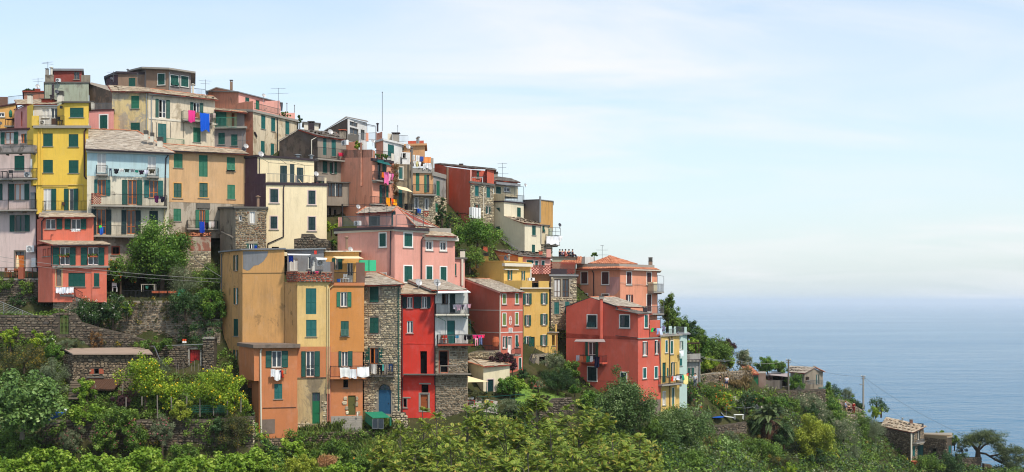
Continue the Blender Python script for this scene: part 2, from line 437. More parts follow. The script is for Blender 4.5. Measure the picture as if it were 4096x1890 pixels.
def stonework(fac,parent,zbot,ztop,m,holes=(),u0=0.0,u1=None,hs=(0.10,0.27),ls=(0.15,0.56),limit=300,d=0.075,name='stone'):
    """courses of rough stones on a wall plane; the largest are pieces of their own, the rest one joined part"""
    u1 = fac.L if u1 is None else u1
    S = []; z = zbot
    zmax = max(ztop(u0 + (u1 - u0) * i / 20) for i in range(21))
    while z < zmax:
        h = R.uniform(*hs); u = u0 - R.uniform(0,.15)
        while u < u1:
            l = R.uniform(*ls) * (1.25 if h > .24 else 1)
            hh = h * R.uniform(.68,1.08); uc = u + l / 2; zc = z + h / 2 + R.uniform(-.02,.02)
            u += l
            if uc - l / 2 < u0 - .04 or uc + l / 2 > u1 + .04: 
                l = min(uc + l / 2,u1 + .03) - max(uc - l / 2,u0 - .03)
                if l < .12: continue
                uc = min(max(uc,u0 - .03 + l / 2),u1 + .03 - l / 2)
            if zc + hh * .35 > ztop(uc): continue
            if any(a - l * .42 < uc < b_ + l * .42 and c - hh * .42 < zc < e + hh * .42 for a,b_,c,e in holes): continue
            S.append((l * .97,hh * .96,uc,zc,R.randrange(len(STV)),R.uniform(-.04,.055),R.uniform(-.08,.08)))
        z += h
    S.sort(key=lambda t: -t[0] * t[1])
    Rm = Matrix.Rotation(fac.ang,4,'Z'); pw = WO[parent.name]
    for l,h,uc,zc,k,off,rot in S[:limit]:
        M = Rm @ Matrix.Rotation(rot,4,'Y') @ Matrix.Diagonal((l,d * 2,h,1)); M.translation = fac.pt(uc,zc,off)
        inst(name,stone_mesh(k,m),parent,M,pw)
    if len(S) > limit:
        b = MB()
        for l,h,uc,zc,k,off,rot in S[limit:]:
            M = Rm @ Matrix.Rotation(rot,4,'Y') @ Matrix.Diagonal((l,d * 2,h,1)); M.translation = fac.pt(uc,zc,off)
            q = len(b.v); b.v.extend([tuple(M @ Vector(v)) for v in STV[k][0]])
            for f in STV[k][1]: b.f.append(tuple(q + i for i in f)); b.mi.append(0)
        o = b.build('stonework',[MATS[m]],parent); o['kind'] = 'stuff'
def me_slate(m,k):
    def f():
        b = MB(); j = [R.uniform(-.07,.07) for _ in range(4)]
        v = [(-.5,j[0],0),(.5,j[1],0),(.5 + j[2] * .3,1.25,0),(-.5,1.25,0)]
        for z in (0,1): b.v.extend([(x,y,z) for x,y,_ in v])
        b.f = [(3,2,1,0),(4,5,6,7),(0,1,5,4),(1,2,6,5),(2,3,7,6),(3,0,4,7)]; b.mi = [0] * 6
        return b.mesh('slate',[MATS[m]])
    return cached(('sl',m,k),f)
def me_tile(m):
    def f():
        b = MB(); n = 5
        for y,r in ((0,.5),(1.2,.42)):
            for i in range(n + 1):
                t = math.pi * i / n; b.v.append((-r * math.cos(t),y,r * math.sin(t)))
        for i in range(n): b.f.append((i,i + 1,n + 2 + i,n + 1 + i)); b.mi.append(0)
        b.f.append(tuple(range(n,-1,-1))); b.mi.append(0)
        return b.mesh('roof_tile',[MATS[m]])
    return cached(('ti',m),f)
def PF(*c):
    """wall plane through local (x, depth) pairs"""
    return Fac(*[Vector(((T(x,0)[0] - HX) / F * Y,Y)) for x,Y in c])
class Bare:
    """something that only carries railings"""
    def __init__(s,o): s.o = o
class House:
    def __init__(s,label,x,y,Y,name='house',cat='house',group=None):
        s.o = thing(name,label,cat,P(x,y,Y),group); s.p = WO[s.o.name]; s.fs = []
    def z_of(s,x,y,Y): return P(x,y,Y).z
    def block(s,corners,top,base,m,wins=None,dep=7.0,peaks=None,mats=None,stone=None,cap=True,capm='concrete',depth0=.16,smat='stone_grey',slimit=300,under=True,name='wall',shrink=1.0):
        pl = []
        for c in corners:
            px,_ = T(c[0],0); pl.append(Vector(((px - HX) / F * c[1],c[1])))
        imin = min(range(len(corners)),key=lambda i: corners[i][1])
        def zs(v):
            if isinstance(v,(list,tuple)): return [P(0,y,c[1]).z for y,c in zip(v,corners)]
            return [P(0,v,corners[imin][1]).z] * len(corners)
        zt,zb = zs(top),zs(base)
        fs = []
        for i in range(len(pl) - 1):
            fc = Fac(pl[i],pl[i + 1]); fs.append(fc); fc.zb = min(zb[i],zb[i + 1]); fc.zt0,fc.zt1 = zt[i],zt[i + 1]
            prof = [(0,zt[i])]
            for (fi,x,y) in (peaks or []):
                if fi == i: prof.append(fc.uz(x,y))
            prof.append((fc.L,zt[i + 1])); prof.sort()
            fc.prof = prof
            def topf(u,prof=prof):
                if u <= prof[0][0]: return prof[0][1]
                for (a,za),(b_,zb_) in zip(prof,prof[1:]):
                    if u <= b_: return za + (zb_ - za) * (u - a) / max(1e-6,b_ - a)
                return prof[-1][1]
            fc.top = topf
            mm = MATS[(mats or {}).get(i,m)] if not (stone and i in stone) else MATS[stone[i] if isinstance(stone,dict) else 'mortar']
            fc.m = mm
            holes = []
            w = MB()
            specs = [s.winspec(fc,t) for t in (wins or {}).get(i,[])]
            for sp in specs: holes.append((sp['u0'],sp['u1'],sp['z0'],sp['z1']))
            fc.holes = holes
            us = sorted({0.0,fc.L,*[min(max(v,0),fc.L) for h in holes for v in h[:2]],*[p[0] for p in prof]})
            for a,b_ in zip(us,us[1:]):
                if b_ - a < 1e-4: continue
                um = (a + b_) / 2
                hs = sorted([h[2:] for h in holes if h[0] < um < h[1]])
                z = fc.zb
                for h0,h1 in hs:
                    if h0 > z + 1e-4: w.poly([fc.pt(a,z),fc.pt(b_,z),fc.pt(b_,h0),fc.pt(a,h0)])
                    z = max(z,h1)
                w.poly([fc.pt(a,z),fc.pt(b_,z),fc.pt(b_,max(z,topf(b_))),fc.pt(a,max(z,topf(a)))])
            for sp in specs:
                a,b_,c,e,d = sp['u0'],sp['u1'],sp['z0'],sp['z1'],-sp['dep']
                q = lambda u,z,o: fc.pt(u,z,o)
                w.poly([q(a,c,0),q(a,e,0),q(a,e,d),q(a,c,d)]); w.poly([q(b_,c,d),q(b_,e,d),q(b_,e,0),q(b_,c,0)])
                w.poly([q(a,e,0),q(b_,e,0),q(b_,e,d),q(a,e,d)]); w.poly([q(a,c,d),q(b_,c,d),q(b_,c,0),q(a,c,0)])
            wo = w.build(name,mm,s.o)
            fc.wall = wo
            for sp in specs: s.make_win(fc,sp)
            if stone and i in stone:
                stonework(fc,wo,fc.zb,lambda u: topf(u) - .02,smat,[(h[0] - .05,h[1] + .05,h[2] - .06,h[3] + .1) for h in holes],limit=slimit)
        # back and roof deck
        a,b_ = pl[0],pl[-1]
        k0,k1 = (a.y + dep) / a.y,(b_.y + dep) / b_.y
        bk = [Vector((b_.x * k1 * shrink,b_.y * k1)),Vector((a.x * k0 * shrink,a.y * k0))]
        loop = pl + bk; zl = zt + [zt[-1],zt[0]]; zlb = zb + [zb[-1],zb[0]]
        w = MB(); n = len(pl)
        for i in range(n - 1,n + 2):
            j = (i + 1) % (n + 2)
            w.poly([(*loop[i],zlb[i]),(*loop[j],zlb[j]),(*loop[j],zl[j]),(*loop[i],zl[i])])
        if under: w.poly([(*p,z) for p,z in zip(loop,zlb)][::-1])
        w.build('back_wall',MATS[m],s.o)
        if cap:
            w = MB(); zc = min(zl) - .03
            w.poly([(*p,zc) for p in loop]); w.build('roof_deck',MATS[capm],s.o)
        s.fs = fs; s.loop = loop; s.zt = zt
        return fs
    def winspec(s,fc,t):
        k = dict(t[-1]) if isinstance(t[-1],dict) else {}
        tt = t[:-1] if isinstance(t[-1],dict) else t
        u0,u1,z0,z1 = fc.rect(*tt[1:5])
        k.update(t=tt[0],u0=u0,u1=u1,z0=z0,z1=z1,px=tt[1:5])
        k['sl'],k['sr'] = (tt[5],tt[6]) if len(tt) > 6 else (0,0)
        k['dep'] = {'d': .5,'g': .2,'c': .12,'p': .2}.get(tt[0][0],.24)
        return k
    def make_win(s,fc,k):
        w = q4(k['u1'] - k['u0']); h = q4(k['z1'] - k['z0']); t = k['t']
        sm = SHUT[k.get('s','G')]; cm = CASE[k.get('c','W')]
        trim = k.get('trim',0)
        door = t[0] == 'g'
        M = fc.mtx((k['u0'] + k['u1']) / 2,k['z0'])
        pw = s.p
        if door:
            dm = k.get('m','greendoor'); zt = h
            tr = k.get('transom',0)
            hd = h * (1 - tr)
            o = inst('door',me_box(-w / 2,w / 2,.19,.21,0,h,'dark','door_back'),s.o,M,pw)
            n = k.get('n',1)
            for i in range(n):
                sub('door_leaf',me_panelleaf(q4(w / n),q4(hd),dm),o,Matrix.Translation((-w / 2 + i * w / n,.13,0)))
            sub('handle',me_box(-.03,.03,.08,.1,1.0,1.12,'iron','handle'),o,Matrix.Translation((w * .28,0,0)))
            if tr:
                sub('casing',me_casing(w,q4(h * tr),CASE[k.get('c','G')],True,.05),o,Matrix.Translation((0,.03,hd)))
                sub('pane',me_box(-w / 2,w / 2,.14,.15,0,q4(h * tr),'glass','pane'),o,Matrix.Translation((0,0,hd)))
            if trim: sub('surround',me_surround(w,h,k.get('tm','white'),trim),o)
            return o
        if t[0] in 'cp':
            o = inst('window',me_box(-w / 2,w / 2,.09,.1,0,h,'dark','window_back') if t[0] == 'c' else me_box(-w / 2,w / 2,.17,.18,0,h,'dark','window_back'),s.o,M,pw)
            n = int(t[1]) if len(t) > 1 else 2
            lw = q4(w / n)
            for i in range(n):
                x = -w / 2 + i * w / n
                if t[0] == 'c':
                    sub('shutter',me_shutter(lw,h,sm),o,Matrix.Translation((x,.035,0)) @ Matrix.Rotation(R.uniform(-.02,.02),4,'Z'))
                else:
                    hu = q4(h * .52)
                    sub('shutter',me_shutter(lw,hu,sm),o,Matrix.Translation((x,.035,h - hu)))
                    fl = q4(h - hu)
                    sub('shutter_flap',me_shutter(lw * .94,fl,sm),o,Matrix.Translation((x + lw * .03,.0,h - hu)) @ Matrix.Rotation(-k.get('tilt',.42),4,'X') @ Matrix.Translation((0,0,-fl)))
        else:
            d = t[0] == 'd'
            if d:
                o = inst('window',me_box(-w / 2,w / 2,.44,.46,0,h,'dark','window_back'),s.o,M,pw)  # dark sheet in the opening paints the shaded room behind it
                if k.get('grid'):
                    sub('casing',me_casing(w,h,CASE[k['grid']],True,.04),o)
            else:
                mull = k.get('mull',w > .55)
                o = inst('window',me_casing(w,h,cm,bool(mull)),s.o,M,pw)
                pm = 'curtain' if k.get('cur') else 'glass'
                if t[0] == 'o' and k.get('ajar'):
                    sub('pane',me_box(-w / 2,0,.4,.41,0,h,'dark','pane'),o); sub('pane',me_box(0,w / 2,.13,.14,0,h,pm,'pane'),o)  # first half is no glass: a dark sheet painting the room's shade
                else:
                    sub('pane',me_box(-w / 2,w / 2,.125,.135,0,h,pm,'pane'),o)
            ppm = CV[0][2] * F / fc.pt((k['u0'] + k['u1']) / 2,0).y / max(.3,abs(fc.U.x))
            for sd_,key in ((-1,'sl'),(1,'sr')):
                if k[key] > 0:
                    sw = q4(k[key] / ppm * 1.0)
                    x = -w / 2 - sw - .02 if sd_ < 0 else w / 2 + .02
                    a = R.uniform(.0,.10)
                    sub('shutter',me_shutter(sw,h,sm),o,Matrix.Translation((x,-.05,0)) if sd_ < 0 else Matrix.Translation((x,-.05,0)) @ Matrix.Rotation(-a,4,'Z'))
        if trim: sub('surround',me_surround(w,h,k.get('tm','white'),trim),o)
        if not k.get('nosill') and k['z1'] - k['z0'] < 2.1:
            tt = trim
            sub('sill',me_box(-w / 2 - .1 - tt,w / 2 + .1 + tt,-.09,.05,-.07 - tt,-.005 - tt,k.get('sillm','concrete'),'sill'),o)
        return o
    # ---- attached pieces
    def band(s,fc,x0,x1,y0,y1,out,m,name='string_course',off=0.0,inn=.03,mm=None):
        u0,u1,z0,z1 = fc.rect(x0,y0,x1,y1,out)
        b = MB(); b.box(fc.pt(u0,z0,off - inn),fc.U3() * (u1 - u0),fc.n3() * (out + inn),(0,0,z1 - z0))
        return b.build(name,MATS[m],s.o,fc.pt(u0,z0))
    def pipe(s,fc,pts,r=.06,m='iron',off=.09,name='downpipe'):
        b = MB(); b.tube([fc.pt(*fc.uz(x,y,off),off) for x,y in pts],r,7)
        return b.build(name,MATS[m],s.o,fc.pt(*fc.uz(*pts[0])))
    def slab(s,y=None,th=.2,over=.3,m='concrete',name='roof',z=None,loop=None,up=0.0):
        """flat overhanging roof over the last block"""
        lp = s.loop if loop is None else loop
        n = len(lp); c = sum(lp,Vector((0,0))) / n
        out = []
        for i in range(n):
            a,p,b_ = lp[i - 1],lp[i],lp[(i + 1) % n]
            e0,e1 = (p - a).normalized(),(b_ - p).normalized()
            n0,n1 = Vector((e0.y,-e0.x)),Vector((e1.y,-e1.x))
            d = (n0 + n1); d = d / max(.5,d.length) if d.length > 1e-6 else n0
            out.append(p + d * over * 1.2)
        zz = [t + up for t in s.zt] + [s.zt[-1] + up,s.zt[0] + up] if z is None else [z] * n
        b = MB()
        b.poly([(*p,h + th) for p,h in zip(out,zz)]); b.poly([(*p,h) for p,h in zip(out,zz)][::-1])
        for i in range(n):
            j = (i + 1) % n
            b.poly([(*out[i],zz[i]),(*out[j],zz[j]),(*out[j],zz[j] + th),(*out[i],zz[i] + th)])
        return b.build(name,MATS[m],s.o)
    def railing(s,pts,h,m='iron',gap=.12,parent=None,name='railing',bar=.022,post=None):
        """world polyline of floor points"""
        b = MB(); hv = Vector((0,0,h))
        for p,q in zip(pts,pts[1:]):
            b.tube([p + hv,q + hv],bar * 1.3,5); b.tube([p + Vector((0,0,.08)),q + Vector((0,0,.08))],bar,4)
            k = max(2,int((q - p).length / gap))
            for i in range(k + 1):
                c = p.lerp(q,i / k); r = bar if i % 10 == 0 else bar * .62
                b.tube([c,c + hv],r,4,caps=False)
        return b.build(name,MATS[m],parent or s.o,pts[0])
    def roofrail(s,pts,m='iron',gap=.14,**k):
        """pts: (x, ybottom, Y); height from the first point's extra y"""
        w = [P(x,yb,Y) for x,yb,Y in pts]
        h = k.pop('h',1.0)
        return s.railing(w,h,m,gap,**k)
    def balcony(s,fc,x0,x1,yr,yf,d=1.0,m='iron',sm='concrete',th=.16,solid=None,gap=.12,sides=True,brackets=True):
        u0,u1,zf,zr = fc.rect(x0,yr,x1,yf,d)
        b = MB(); b.box(fc.pt(u0,zf - th,0.0),fc.U3() * (u1 - u0),fc.n3() * d,(0,0,th))
        o = b.build('balcony',MATS[sm],s.o,fc.pt(u0,zf))
        if brackets:
            for i in range(max(2,int((u1 - u0) / 1.3))):
                u = u0 + .15 + (u1 - u0 - .42) * i / max(1,int((u1 - u0) / 1.3) - 1)
                b = MB(); b.box(fc.pt(u,zf - th - .16,0),fc.U3() * .12,fc.n3() * d * .75,(0,0,.158)); b.build('bracket',MATS[sm],o)
        ps = [fc.pt(u0 + .04,zf,d - .05),fc.pt(u1 - .04,zf,d - .05)]
        if sides: ps = [fc.pt(u0 + .04,zf,.05)] + ps + [fc.pt(u1 - .04,zf,.05)]
        if solid:
            b = MB()
            b.box(fc.pt(u0 + .003,zf,d - .1),fc.U3() * (u1 - u0 - .006),fc.n3() * .1,(0,0,zr - zf))
            for u in (u0 + .004,u1 - .104): b.box(fc.pt(u,zf,0),fc.U3() * .1,fc.n3() * (d - .102),(0,0,zr - zf))
            b.build('parapet',MATS[solid],o,fc.pt(u0,zf))
        else:
            s.railing(ps,zr - zf,m,gap,o)
        return o
    def roof(s,q,m='slate',sw=.42,sh=.3,th=.03,under='redtrim',limit=300,tile=False,jit=.12,name='roof',base=.1):
        """q: eave left, eave right, ridge right, ridge left as (x, y, Y)"""
        p = [P(*c) for c in q]
        b = MB()
        nrm = ((p[1] - p[0]).cross(p[3] - p[0])).normalized()
        if nrm.z < 0: nrm = -nrm
        dn = Vector((0,0,-base))
        b.poly(p); b.poly([c + dn for c in p][::-1])
        for i in range(4):
            a,c = p[i],p[(i + 1) % 4]
            b.poly([a + dn,c + dn,c,a])
        ro = b.build(name,MATS[under],s.o,p[0])
        def at(u,v): return p[0].lerp(p[1],u).lerp(p[3].lerp(p[2],u),v)
        hv = ((p[3] - p[0]).length + (p[2] - p[1]).length) / 2
        nv = max(1,int(hv / sh)); S = []
        for j in range(nv):
            v = j / nv
            l = (at(1,v) - at(0,v)).length
            nu = max(1,int(l / sw))
            o_ = 0.5 * (j % 2) if not tile else 0
            for i in range(-1 if o_ else 0,nu):
                c0,c1 = max(0,(i + o_) / nu),min(1,(i + 1 + o_) / nu)
                if c1 - c0 < .15 / nu: continue
                a,c = at(c0,v),at(c1,v); up = at((c0 + c1) / 2,v + 1 / nv) - at((c0 + c1) / 2,v)
                S.append(((a + c) / 2 - up * (R.uniform(0,.3) if j == 0 and not tile else 0),c - a,up))
        if len(S) > limit: S = sorted(S,key=lambda t: -(t[1].length * t[2].length) / t[0].y ** 2) 
        pw = WO[ro.name]; big = MB()
        for idx,(mid,x,up) in enumerate(S):
            w = x.length; xd = x.normalized(); n = xd.cross(up).normalized()
            if n.z < 0: n = -n
            yd = n.cross(xd)
            tl = R.uniform(.02,.09) if not tile else .02
            yd2 = (yd * math.cos(tl) - n * math.sin(tl)); n2 = xd.cross(yd2)
            M = Matrix((xd * w * (.98 if not tile else 1),yd2 * up.length,n2 * (th * R.uniform(.7,1.5) if not tile else w * .55))).transposed().to_4x4()
            M.translation = mid + n * (tl * up.length + .004 + R.uniform(0,.028))
            me = me_tile(m) if tile else me_slate(m,R.randrange(6))
            if idx < limit: inst('roof_tile' if tile else 'slate',me,ro,M,pw)
            else:
                k = len(big.v); big.v.extend([tuple(M @ v.co) for v in me.vertices])
                for f in me.polygons: big.f.append(tuple(k + t for t in f.vertices)); big.mi.append(0)
        if big.v: big.build('slates' if not tile else 'roof_tiles',MATS[m],ro)['kind'] = 'stuff'
        return ro
    def ridge(s,a,b_,m='terracotta',r=.11,parent=None):
        """a row of half-round ridge tiles between two (x, y, Y) points"""
        a,b_ = P(*a),P(*b_); l = (b_ - a).length; n = max(2,int(l / .42)); d = (b_ - a).normalized()
        x = d.cross(Vector((0,0,1))).normalized(); z = x.cross(d)
        for i in range(n):
            M = Matrix((x * r * 2,d * l / n,z * r * 1.7)).transposed().to_4x4(); M.translation = a.lerp(b_,i / n) + z * R.uniform(-.015,.02)
            inst('ridge_tile',me_tile(m),s.o,M,s.p)
    def stones_on(s,q,n,m='stone_dark'):
        """loose weight stones laid on a roof (fixed with mortar)"""
        p = [P(*c) for c in q]
        nr = max(2,round((n / 5) ** .5)); nc = max(1,n // nr)
        for i in range(nr * nc):
            u,v = (i % nc + R.uniform(.1,.9)) / nc,(i // nc + R.uniform(.3,.7)) / nr
            c = p[0].lerp(p[1],u).lerp(p[3].lerp(p[2],u),v)
            M = Matrix.Rotation(R.uniform(0,6),4,'Z') @ Matrix.Diagonal((R.uniform(.22,.46),R.uniform(.16,.26),R.uniform(.1,.2),1)); M.translation = c + Vector((0,0,.08))
            inst('weight_stone',stone_mesh(R.randrange(9),m),s.o,M,s.p)
    def chimney(s,x0,x1,yt,yb,Y,m='concrete',kind='bands',cm=None):
        a,b_ = P(x0,yb,Y),P(x1,yt,Y); w = b_.x - a.x; h = b_.z - a.z; c = (a.x + b_.x) / 2
        b = MB(); hb = h * (.6 if kind == 'bands' else .82)
        b.cbox(c - w / 2,c + w / 2,Y - w / 2,Y + w / 2,a.z,a.z + hb)
        o = b.build('chimney',MATS[m],s.o,(c,Y,a.z))
        b = MB()
        if kind == 'bands':
            for i in range(4):
                z = a.z + hb + (h - hb) * i / 4
                b.cbox(c - w * .6,c + w * .6,Y - w * .6,Y + w * .6,z + .05 * h / 4,z + (h - hb) / 4 * .62)
            b.cbox(c - w * .4,c + w * .4,Y - w * .4,Y + w * .4,a.z + hb,b_.z - .02)
        else:
            for dx in (-.42,.3): b.cbox(c + w * dx,c + w * (dx + .12),Y - w * .4,Y + w * .4,a.z + hb,a.z + h * .93)
            b.cbox(c - w * .65,c + w * .65,Y - w * .65,Y + w * .65,a.z + h * .93,b_.z)
        b.build('chimney_cap',MATS[cm or 'concrete_dark'],o)
        return o
    def flue(s,x,yt,yb,Y,r=.1,m='galv'):
        a,t = P(x,yb,Y),P(x,yt,Y); b = MB()
        b.tube([a,t],r,8); b.lathe(t - Vector((0,0,.12)),[(r * 1.2,0),(r * 1.9,.06),(r * 1.9,.1),(r * .5,.2)],8)
        return b.build('flue',MATS[m],s.o,a)
    def dish(s,x,y,r,Y,m='dishgrey',yb=None,az=.6):
        c = P(x,y,Y); rr = M_(r,Y); b = MB()
        d = Vector((math.sin(az),-math.cos(az),.35)).normalized(); a = d.cross(Vector((0,0,1))).normalized(); u = a.cross(d)
        n = 14; k0 = len(b.v)
        for ring,dep in ((0,0),(.6,.08),(1,.22)):
            for i in range(n):
                t = 2 * math.pi * i / n; b.v.append(tuple(c + (a * math.cos(t) + u * math.sin(t)) * rr * max(ring,.02) + d * rr * dep))
        for q in range(2):
            for i in range(n):
                j = (i + 1) % n; b.f.append((q * n + i,q * n + j,(q + 1) * n + j,(q + 1) * n + i)); b.mi.append(0)
        b.tube([c - u * rr * .9 + d * rr * .2,c + d * rr * .8],.018,4); b.tube([c + d * rr * .72,c + d * rr * .95],.05,6)
        yb_ = c.z - rr * 1.6 if yb is None else P(x,yb,Y).z
        b.tube([(c.x,c.y + .05,yb_),c],.028,5)
        return b.build('satellite_dish',MATS[m],s.o,c)
    def antenna(s,x,yt,yb,Y,arms=((.1,.7),(.3,.5)),m='greyiron'):
        t,a = P(x,yt,Y),P(x,yb,Y); b = MB(); h = t.z - a.z
        b.tube([a,t],.028,5)
        for f,w in arms:
            z = t.z - h * f; dy = R.uniform(-.3,.3)
            p,q = Vector((t.x - w * 1.1,Y - dy,z)),Vector((t.x + w,Y + dy,z)); b.tube([p,q],.02,4)
            for i in range(7):
                c = p.lerp(q,i / 6); b.tube([c - Vector((.04,.22,.05)),c + Vector((.04,.22,.05))],.012,4)
        return b.build('antenna',MATS[m],s.o,a)
    def ac(s,fc,x0,y0,x1,y1,off=.1):
        u0,u1,z0,z1 = fc.rect(x0,y0,x1,y1,off); w,h = u1 - u0,z1 - z0
        b = MB(); b.box(fc.pt(u0,z0,off),fc.U3() * w,fc.n3() * .32,(0,0,h))
        o = b.build('air_conditioner',MATS['plastic_white'],s.o,fc.pt(u0,z0,off))
        b = MB(); c = fc.pt(u0 + w * .4,z0 + h * .5,off + .33); r = min(w,h) * .38; n = 14
        for rr in (r,r * .7,r * .4):
            b.tube([c + (fc.U3() * math.cos(2 * math.pi * i / n) + Vector((0,0,1)) * math.sin(2 * math.pi * i / n)) * rr for i in range(n + 1)],.018,4)
        b.build('fan_grille',MATS['iron'],o)
        return o
    def panel(s,pts,m,name='panel',th=.06):
        """thick flat panel through (x, y, Y) corners"""
        p = [P(*c) for c in pts]; n = (p[1] - p[0]).cross(p[2] - p[0]).normalized() * th
        b = MB(); b.poly(p); b.poly([c + n for c in p][::-1])
        for i in range(len(p)):
            j = (i + 1) % len(p); b.poly([p[i],p[j],p[j] + n,p[i] + n])
        return b.build(name,MATS[m],s.o,p[0])
    def wpoly(s,pts,m,name='wall'):
        b = MB(); b.poly([P(*c) for c in pts]); return b.build(name,MATS[m],s.o)
# ---------------------------------------------------------------- laundry and other free things
ORD = ['first','second','third','fourth','fifth','sixth','seventh','eighth','ninth','tenth']
CNAME = {}
def laundry(fc,off,items,place,group,rail_y=None,line=True):
    """items: (x0, x1, ytop, ybottom, rgb, colour word, kind); each hangs on its own"""
    for i,(x0,x1,yt,yb,rgb,cw,kind) in enumerate(items):
        u0,u1,z0,z1 = fc.rect(x0,yt,x1,yb,off)
        b = MB(); nx,nz = 8,7; ph = R.uniform(0,6); sk = R.uniform(-.06,.06)
        def pt(a,c,e):
            x = u0 + (u1 - u0) * (a + sk * c + .03 * c * math.sin(5 * a + ph)); z = z1 - (z1 - z0) * c * (1 + .07 * math.sin(7 * a + ph)) - .04 * math.sin(math.pi * a * 2) ** 2 * (1 - c)
            y = off + (.02 + .07 * c) * math.sin(a * 11 + ph + c) + .03 * math.sin(4 * c + ph) + e
            return fc.pt(x,z,y)
        for e in (.012,0):
            k0 = len(b.v)
            for c in range(nz + 1):
                for a in range(nx + 1): b.v.append(tuple(pt(a / nx,c / nz,e)))
            for c in range(nz):
                for a in range(nx):
                    # trousers split into two legs, shirts into a narrower body under the sleeves
                    if kind == 'trousers' and c >= 2 and a in (3,4) : continue
                    if kind == 'shirt' and c >= 3 and a in (0,nx - 1): continue
                    q = k0 + c * (nx + 1) + a; b.f.append((q,q + 1,q + nx + 2,q + nx + 1)); b.mi.append(0)
        o = b.build(kind,cloth_mat(rgb))
        tag(o,f'{cw} {kind}, {ORD[i]} from left on {place}' if len(items) > 1 else f'{cw} {kind} hanging on {place}','laundry',group)
def cloth_line(fc,off,x0,y0,x1,y1,label,sag=.05):
    b = MB(); a,c = fc.pt(*fc.uz(x0,y0,off),off),fc.pt(*fc.uz(x1,y1,off),off)
    b.tube([a.lerp(c,i / 8) - Vector((0,0,sag * (1 - (i / 4 - 1) ** 2))) for i in range(9)],.014,4)
    tag(b.build('clothes_line',MATS['rope']),label,'clothes line')
# ---------------------------------------------------------------- plaster coats
def coats():
    q = plaster
    q('lilac',(216,192,184),(150,138,130),.12,.14,seed=1); q('lilac_dirty',(150,140,134),(96,90,84),.4,.5,seed=2)
    q('yellow',(232,190,58),None,0,.07,seed=3)
    q('coralred',(220,110,82),None,0,.1,seed=5); q('skyblue',(180,206,208),None,0,.12,seed=6)
    q('cream_patched',(210,200,176),(136,126,112),.22,.3,seed=7); q('cream_clean',(206,200,186),None,0,.12,seed=8)
    q('tan',(204,162,114),None,0,.16,seed=9); q('tan_peeled',(176,164,146),(130,118,102),.45,.4,seed=10)
    q('pale_yellow',(238,218,174),None,0,.1,seed=11); q('purple',(84,54,64),None,0,.12,seed=12)
    q('grey_plaster',(142,130,112),(92,84,74),.3,.5,seed=13); q('weathered',(212,188,130),(168,158,140),.5,.3,seed=14,pscale=.9)
    q('beige',(214,198,170),(176,160,134),.22,.26,seed=15); q('brown_side',(126,98,76),(92,78,66),.45,.5,seed=16)
    q('taupe',(140,112,90),None,0,.18,seed=17); q('greyviolet',(136,124,118),None,0,.2,seed=18)
    q('palegreen',(164,170,146),(140,138,126),.3,.35,seed=19); q('rust',(142,58,46),None,0,.15,seed=20)
    q('pink',(228,150,138),None,0,.1,seed=21); q('orange',(222,166,84),None,0,.15,seed=22)
    q('terracotta_wall',(196,128,100),(150,108,88),.28,.3,seed=23); q('pinkpale',(224,158,142),None,0,.12,seed=24)
    q('beige_worn',(204,188,158),(160,140,112),.36,.42,seed=25); q('grey_wall',(146,134,120),None,0,.25,seed=26)
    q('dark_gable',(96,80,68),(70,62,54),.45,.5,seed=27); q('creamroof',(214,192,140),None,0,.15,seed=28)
    q('coral',(226,152,122),(196,128,104),.14,.2,seed=29); q('coral_stained',(196,132,106),(130,92,76),.4,.55,seed=30)
    q('whitewall',(214,212,206),None,0,.16,seed=31); q('ivygrey',(142,126,100),(112,100,84),.4,.5,seed=32)
    q('apricot',(210,156,104),None,0,.16,seed=33); q('brickred',(194,86,60),None,0,.12,seed=34)
    q('beige2',(208,190,152),None,0,.12,seed=36); q('ivory',(224,212,180),None,0,.1,seed=37); q('ochre',(194,144,70),(132,98,48),.2,.4,seed=38)
    q('rosepink',(218,152,134),None,0,.1,seed=39)
    q('tan_stained',(208,154,90),(152,118,74),.26,.22,seed=40,pscale=1.3); q('tan_plain',(214,158,90),(170,130,84),.16,.16,seed=41); q('buff',(222,184,112),None,0,.14,seed=42)
    q('orange_deep',(196,120,70),None,0,.1,seed=43); q('orange_bright',(202,132,60),None,0,.08,seed=44); q('slate_grey',(132,132,134),None,0,.2,seed=45)
    q('oldcoat',(186,160,112),(132,118,96),.5,.45,seed=46,pscale=.5); q('plinth',(120,104,92),(96,88,80),.3,.3,seed=47)
    q('brightred',(208,44,24),None,0,.07,seed=48); q('paleblue',(204,204,198),None,0,.18,seed=49); q('hut_cream',(222,208,172),None,0,.1,seed=50)
    q('rosered',(194,98,76),None,0,.14,seed=52); q('deepyellow',(218,176,86),None,0,.1,seed=53)
    q('salmon',(218,142,108),None,0,.12,seed=54); q('lilacpatch',(196,140,132),None,0,.15,seed=56)
    q('red',(206,90,68),None,0,.1,seed=57); q('goldyellow',(214,176,94),None,0,.12,seed=59); q('mint',(178,200,190),None,0,.1,seed=60)
    q('annexgrey',(150,146,140),(120,116,110),.4,.3,seed=61); q('hutbrown',(120,96,84),None,0,.4,seed=62); q('brickold',(152,92,72),(176,160,140),.5,.4,seed=63,pscale=.9)
    q('brownpanel',(116,82,66),None,0,.5,seed=64)
coats()
D = dict
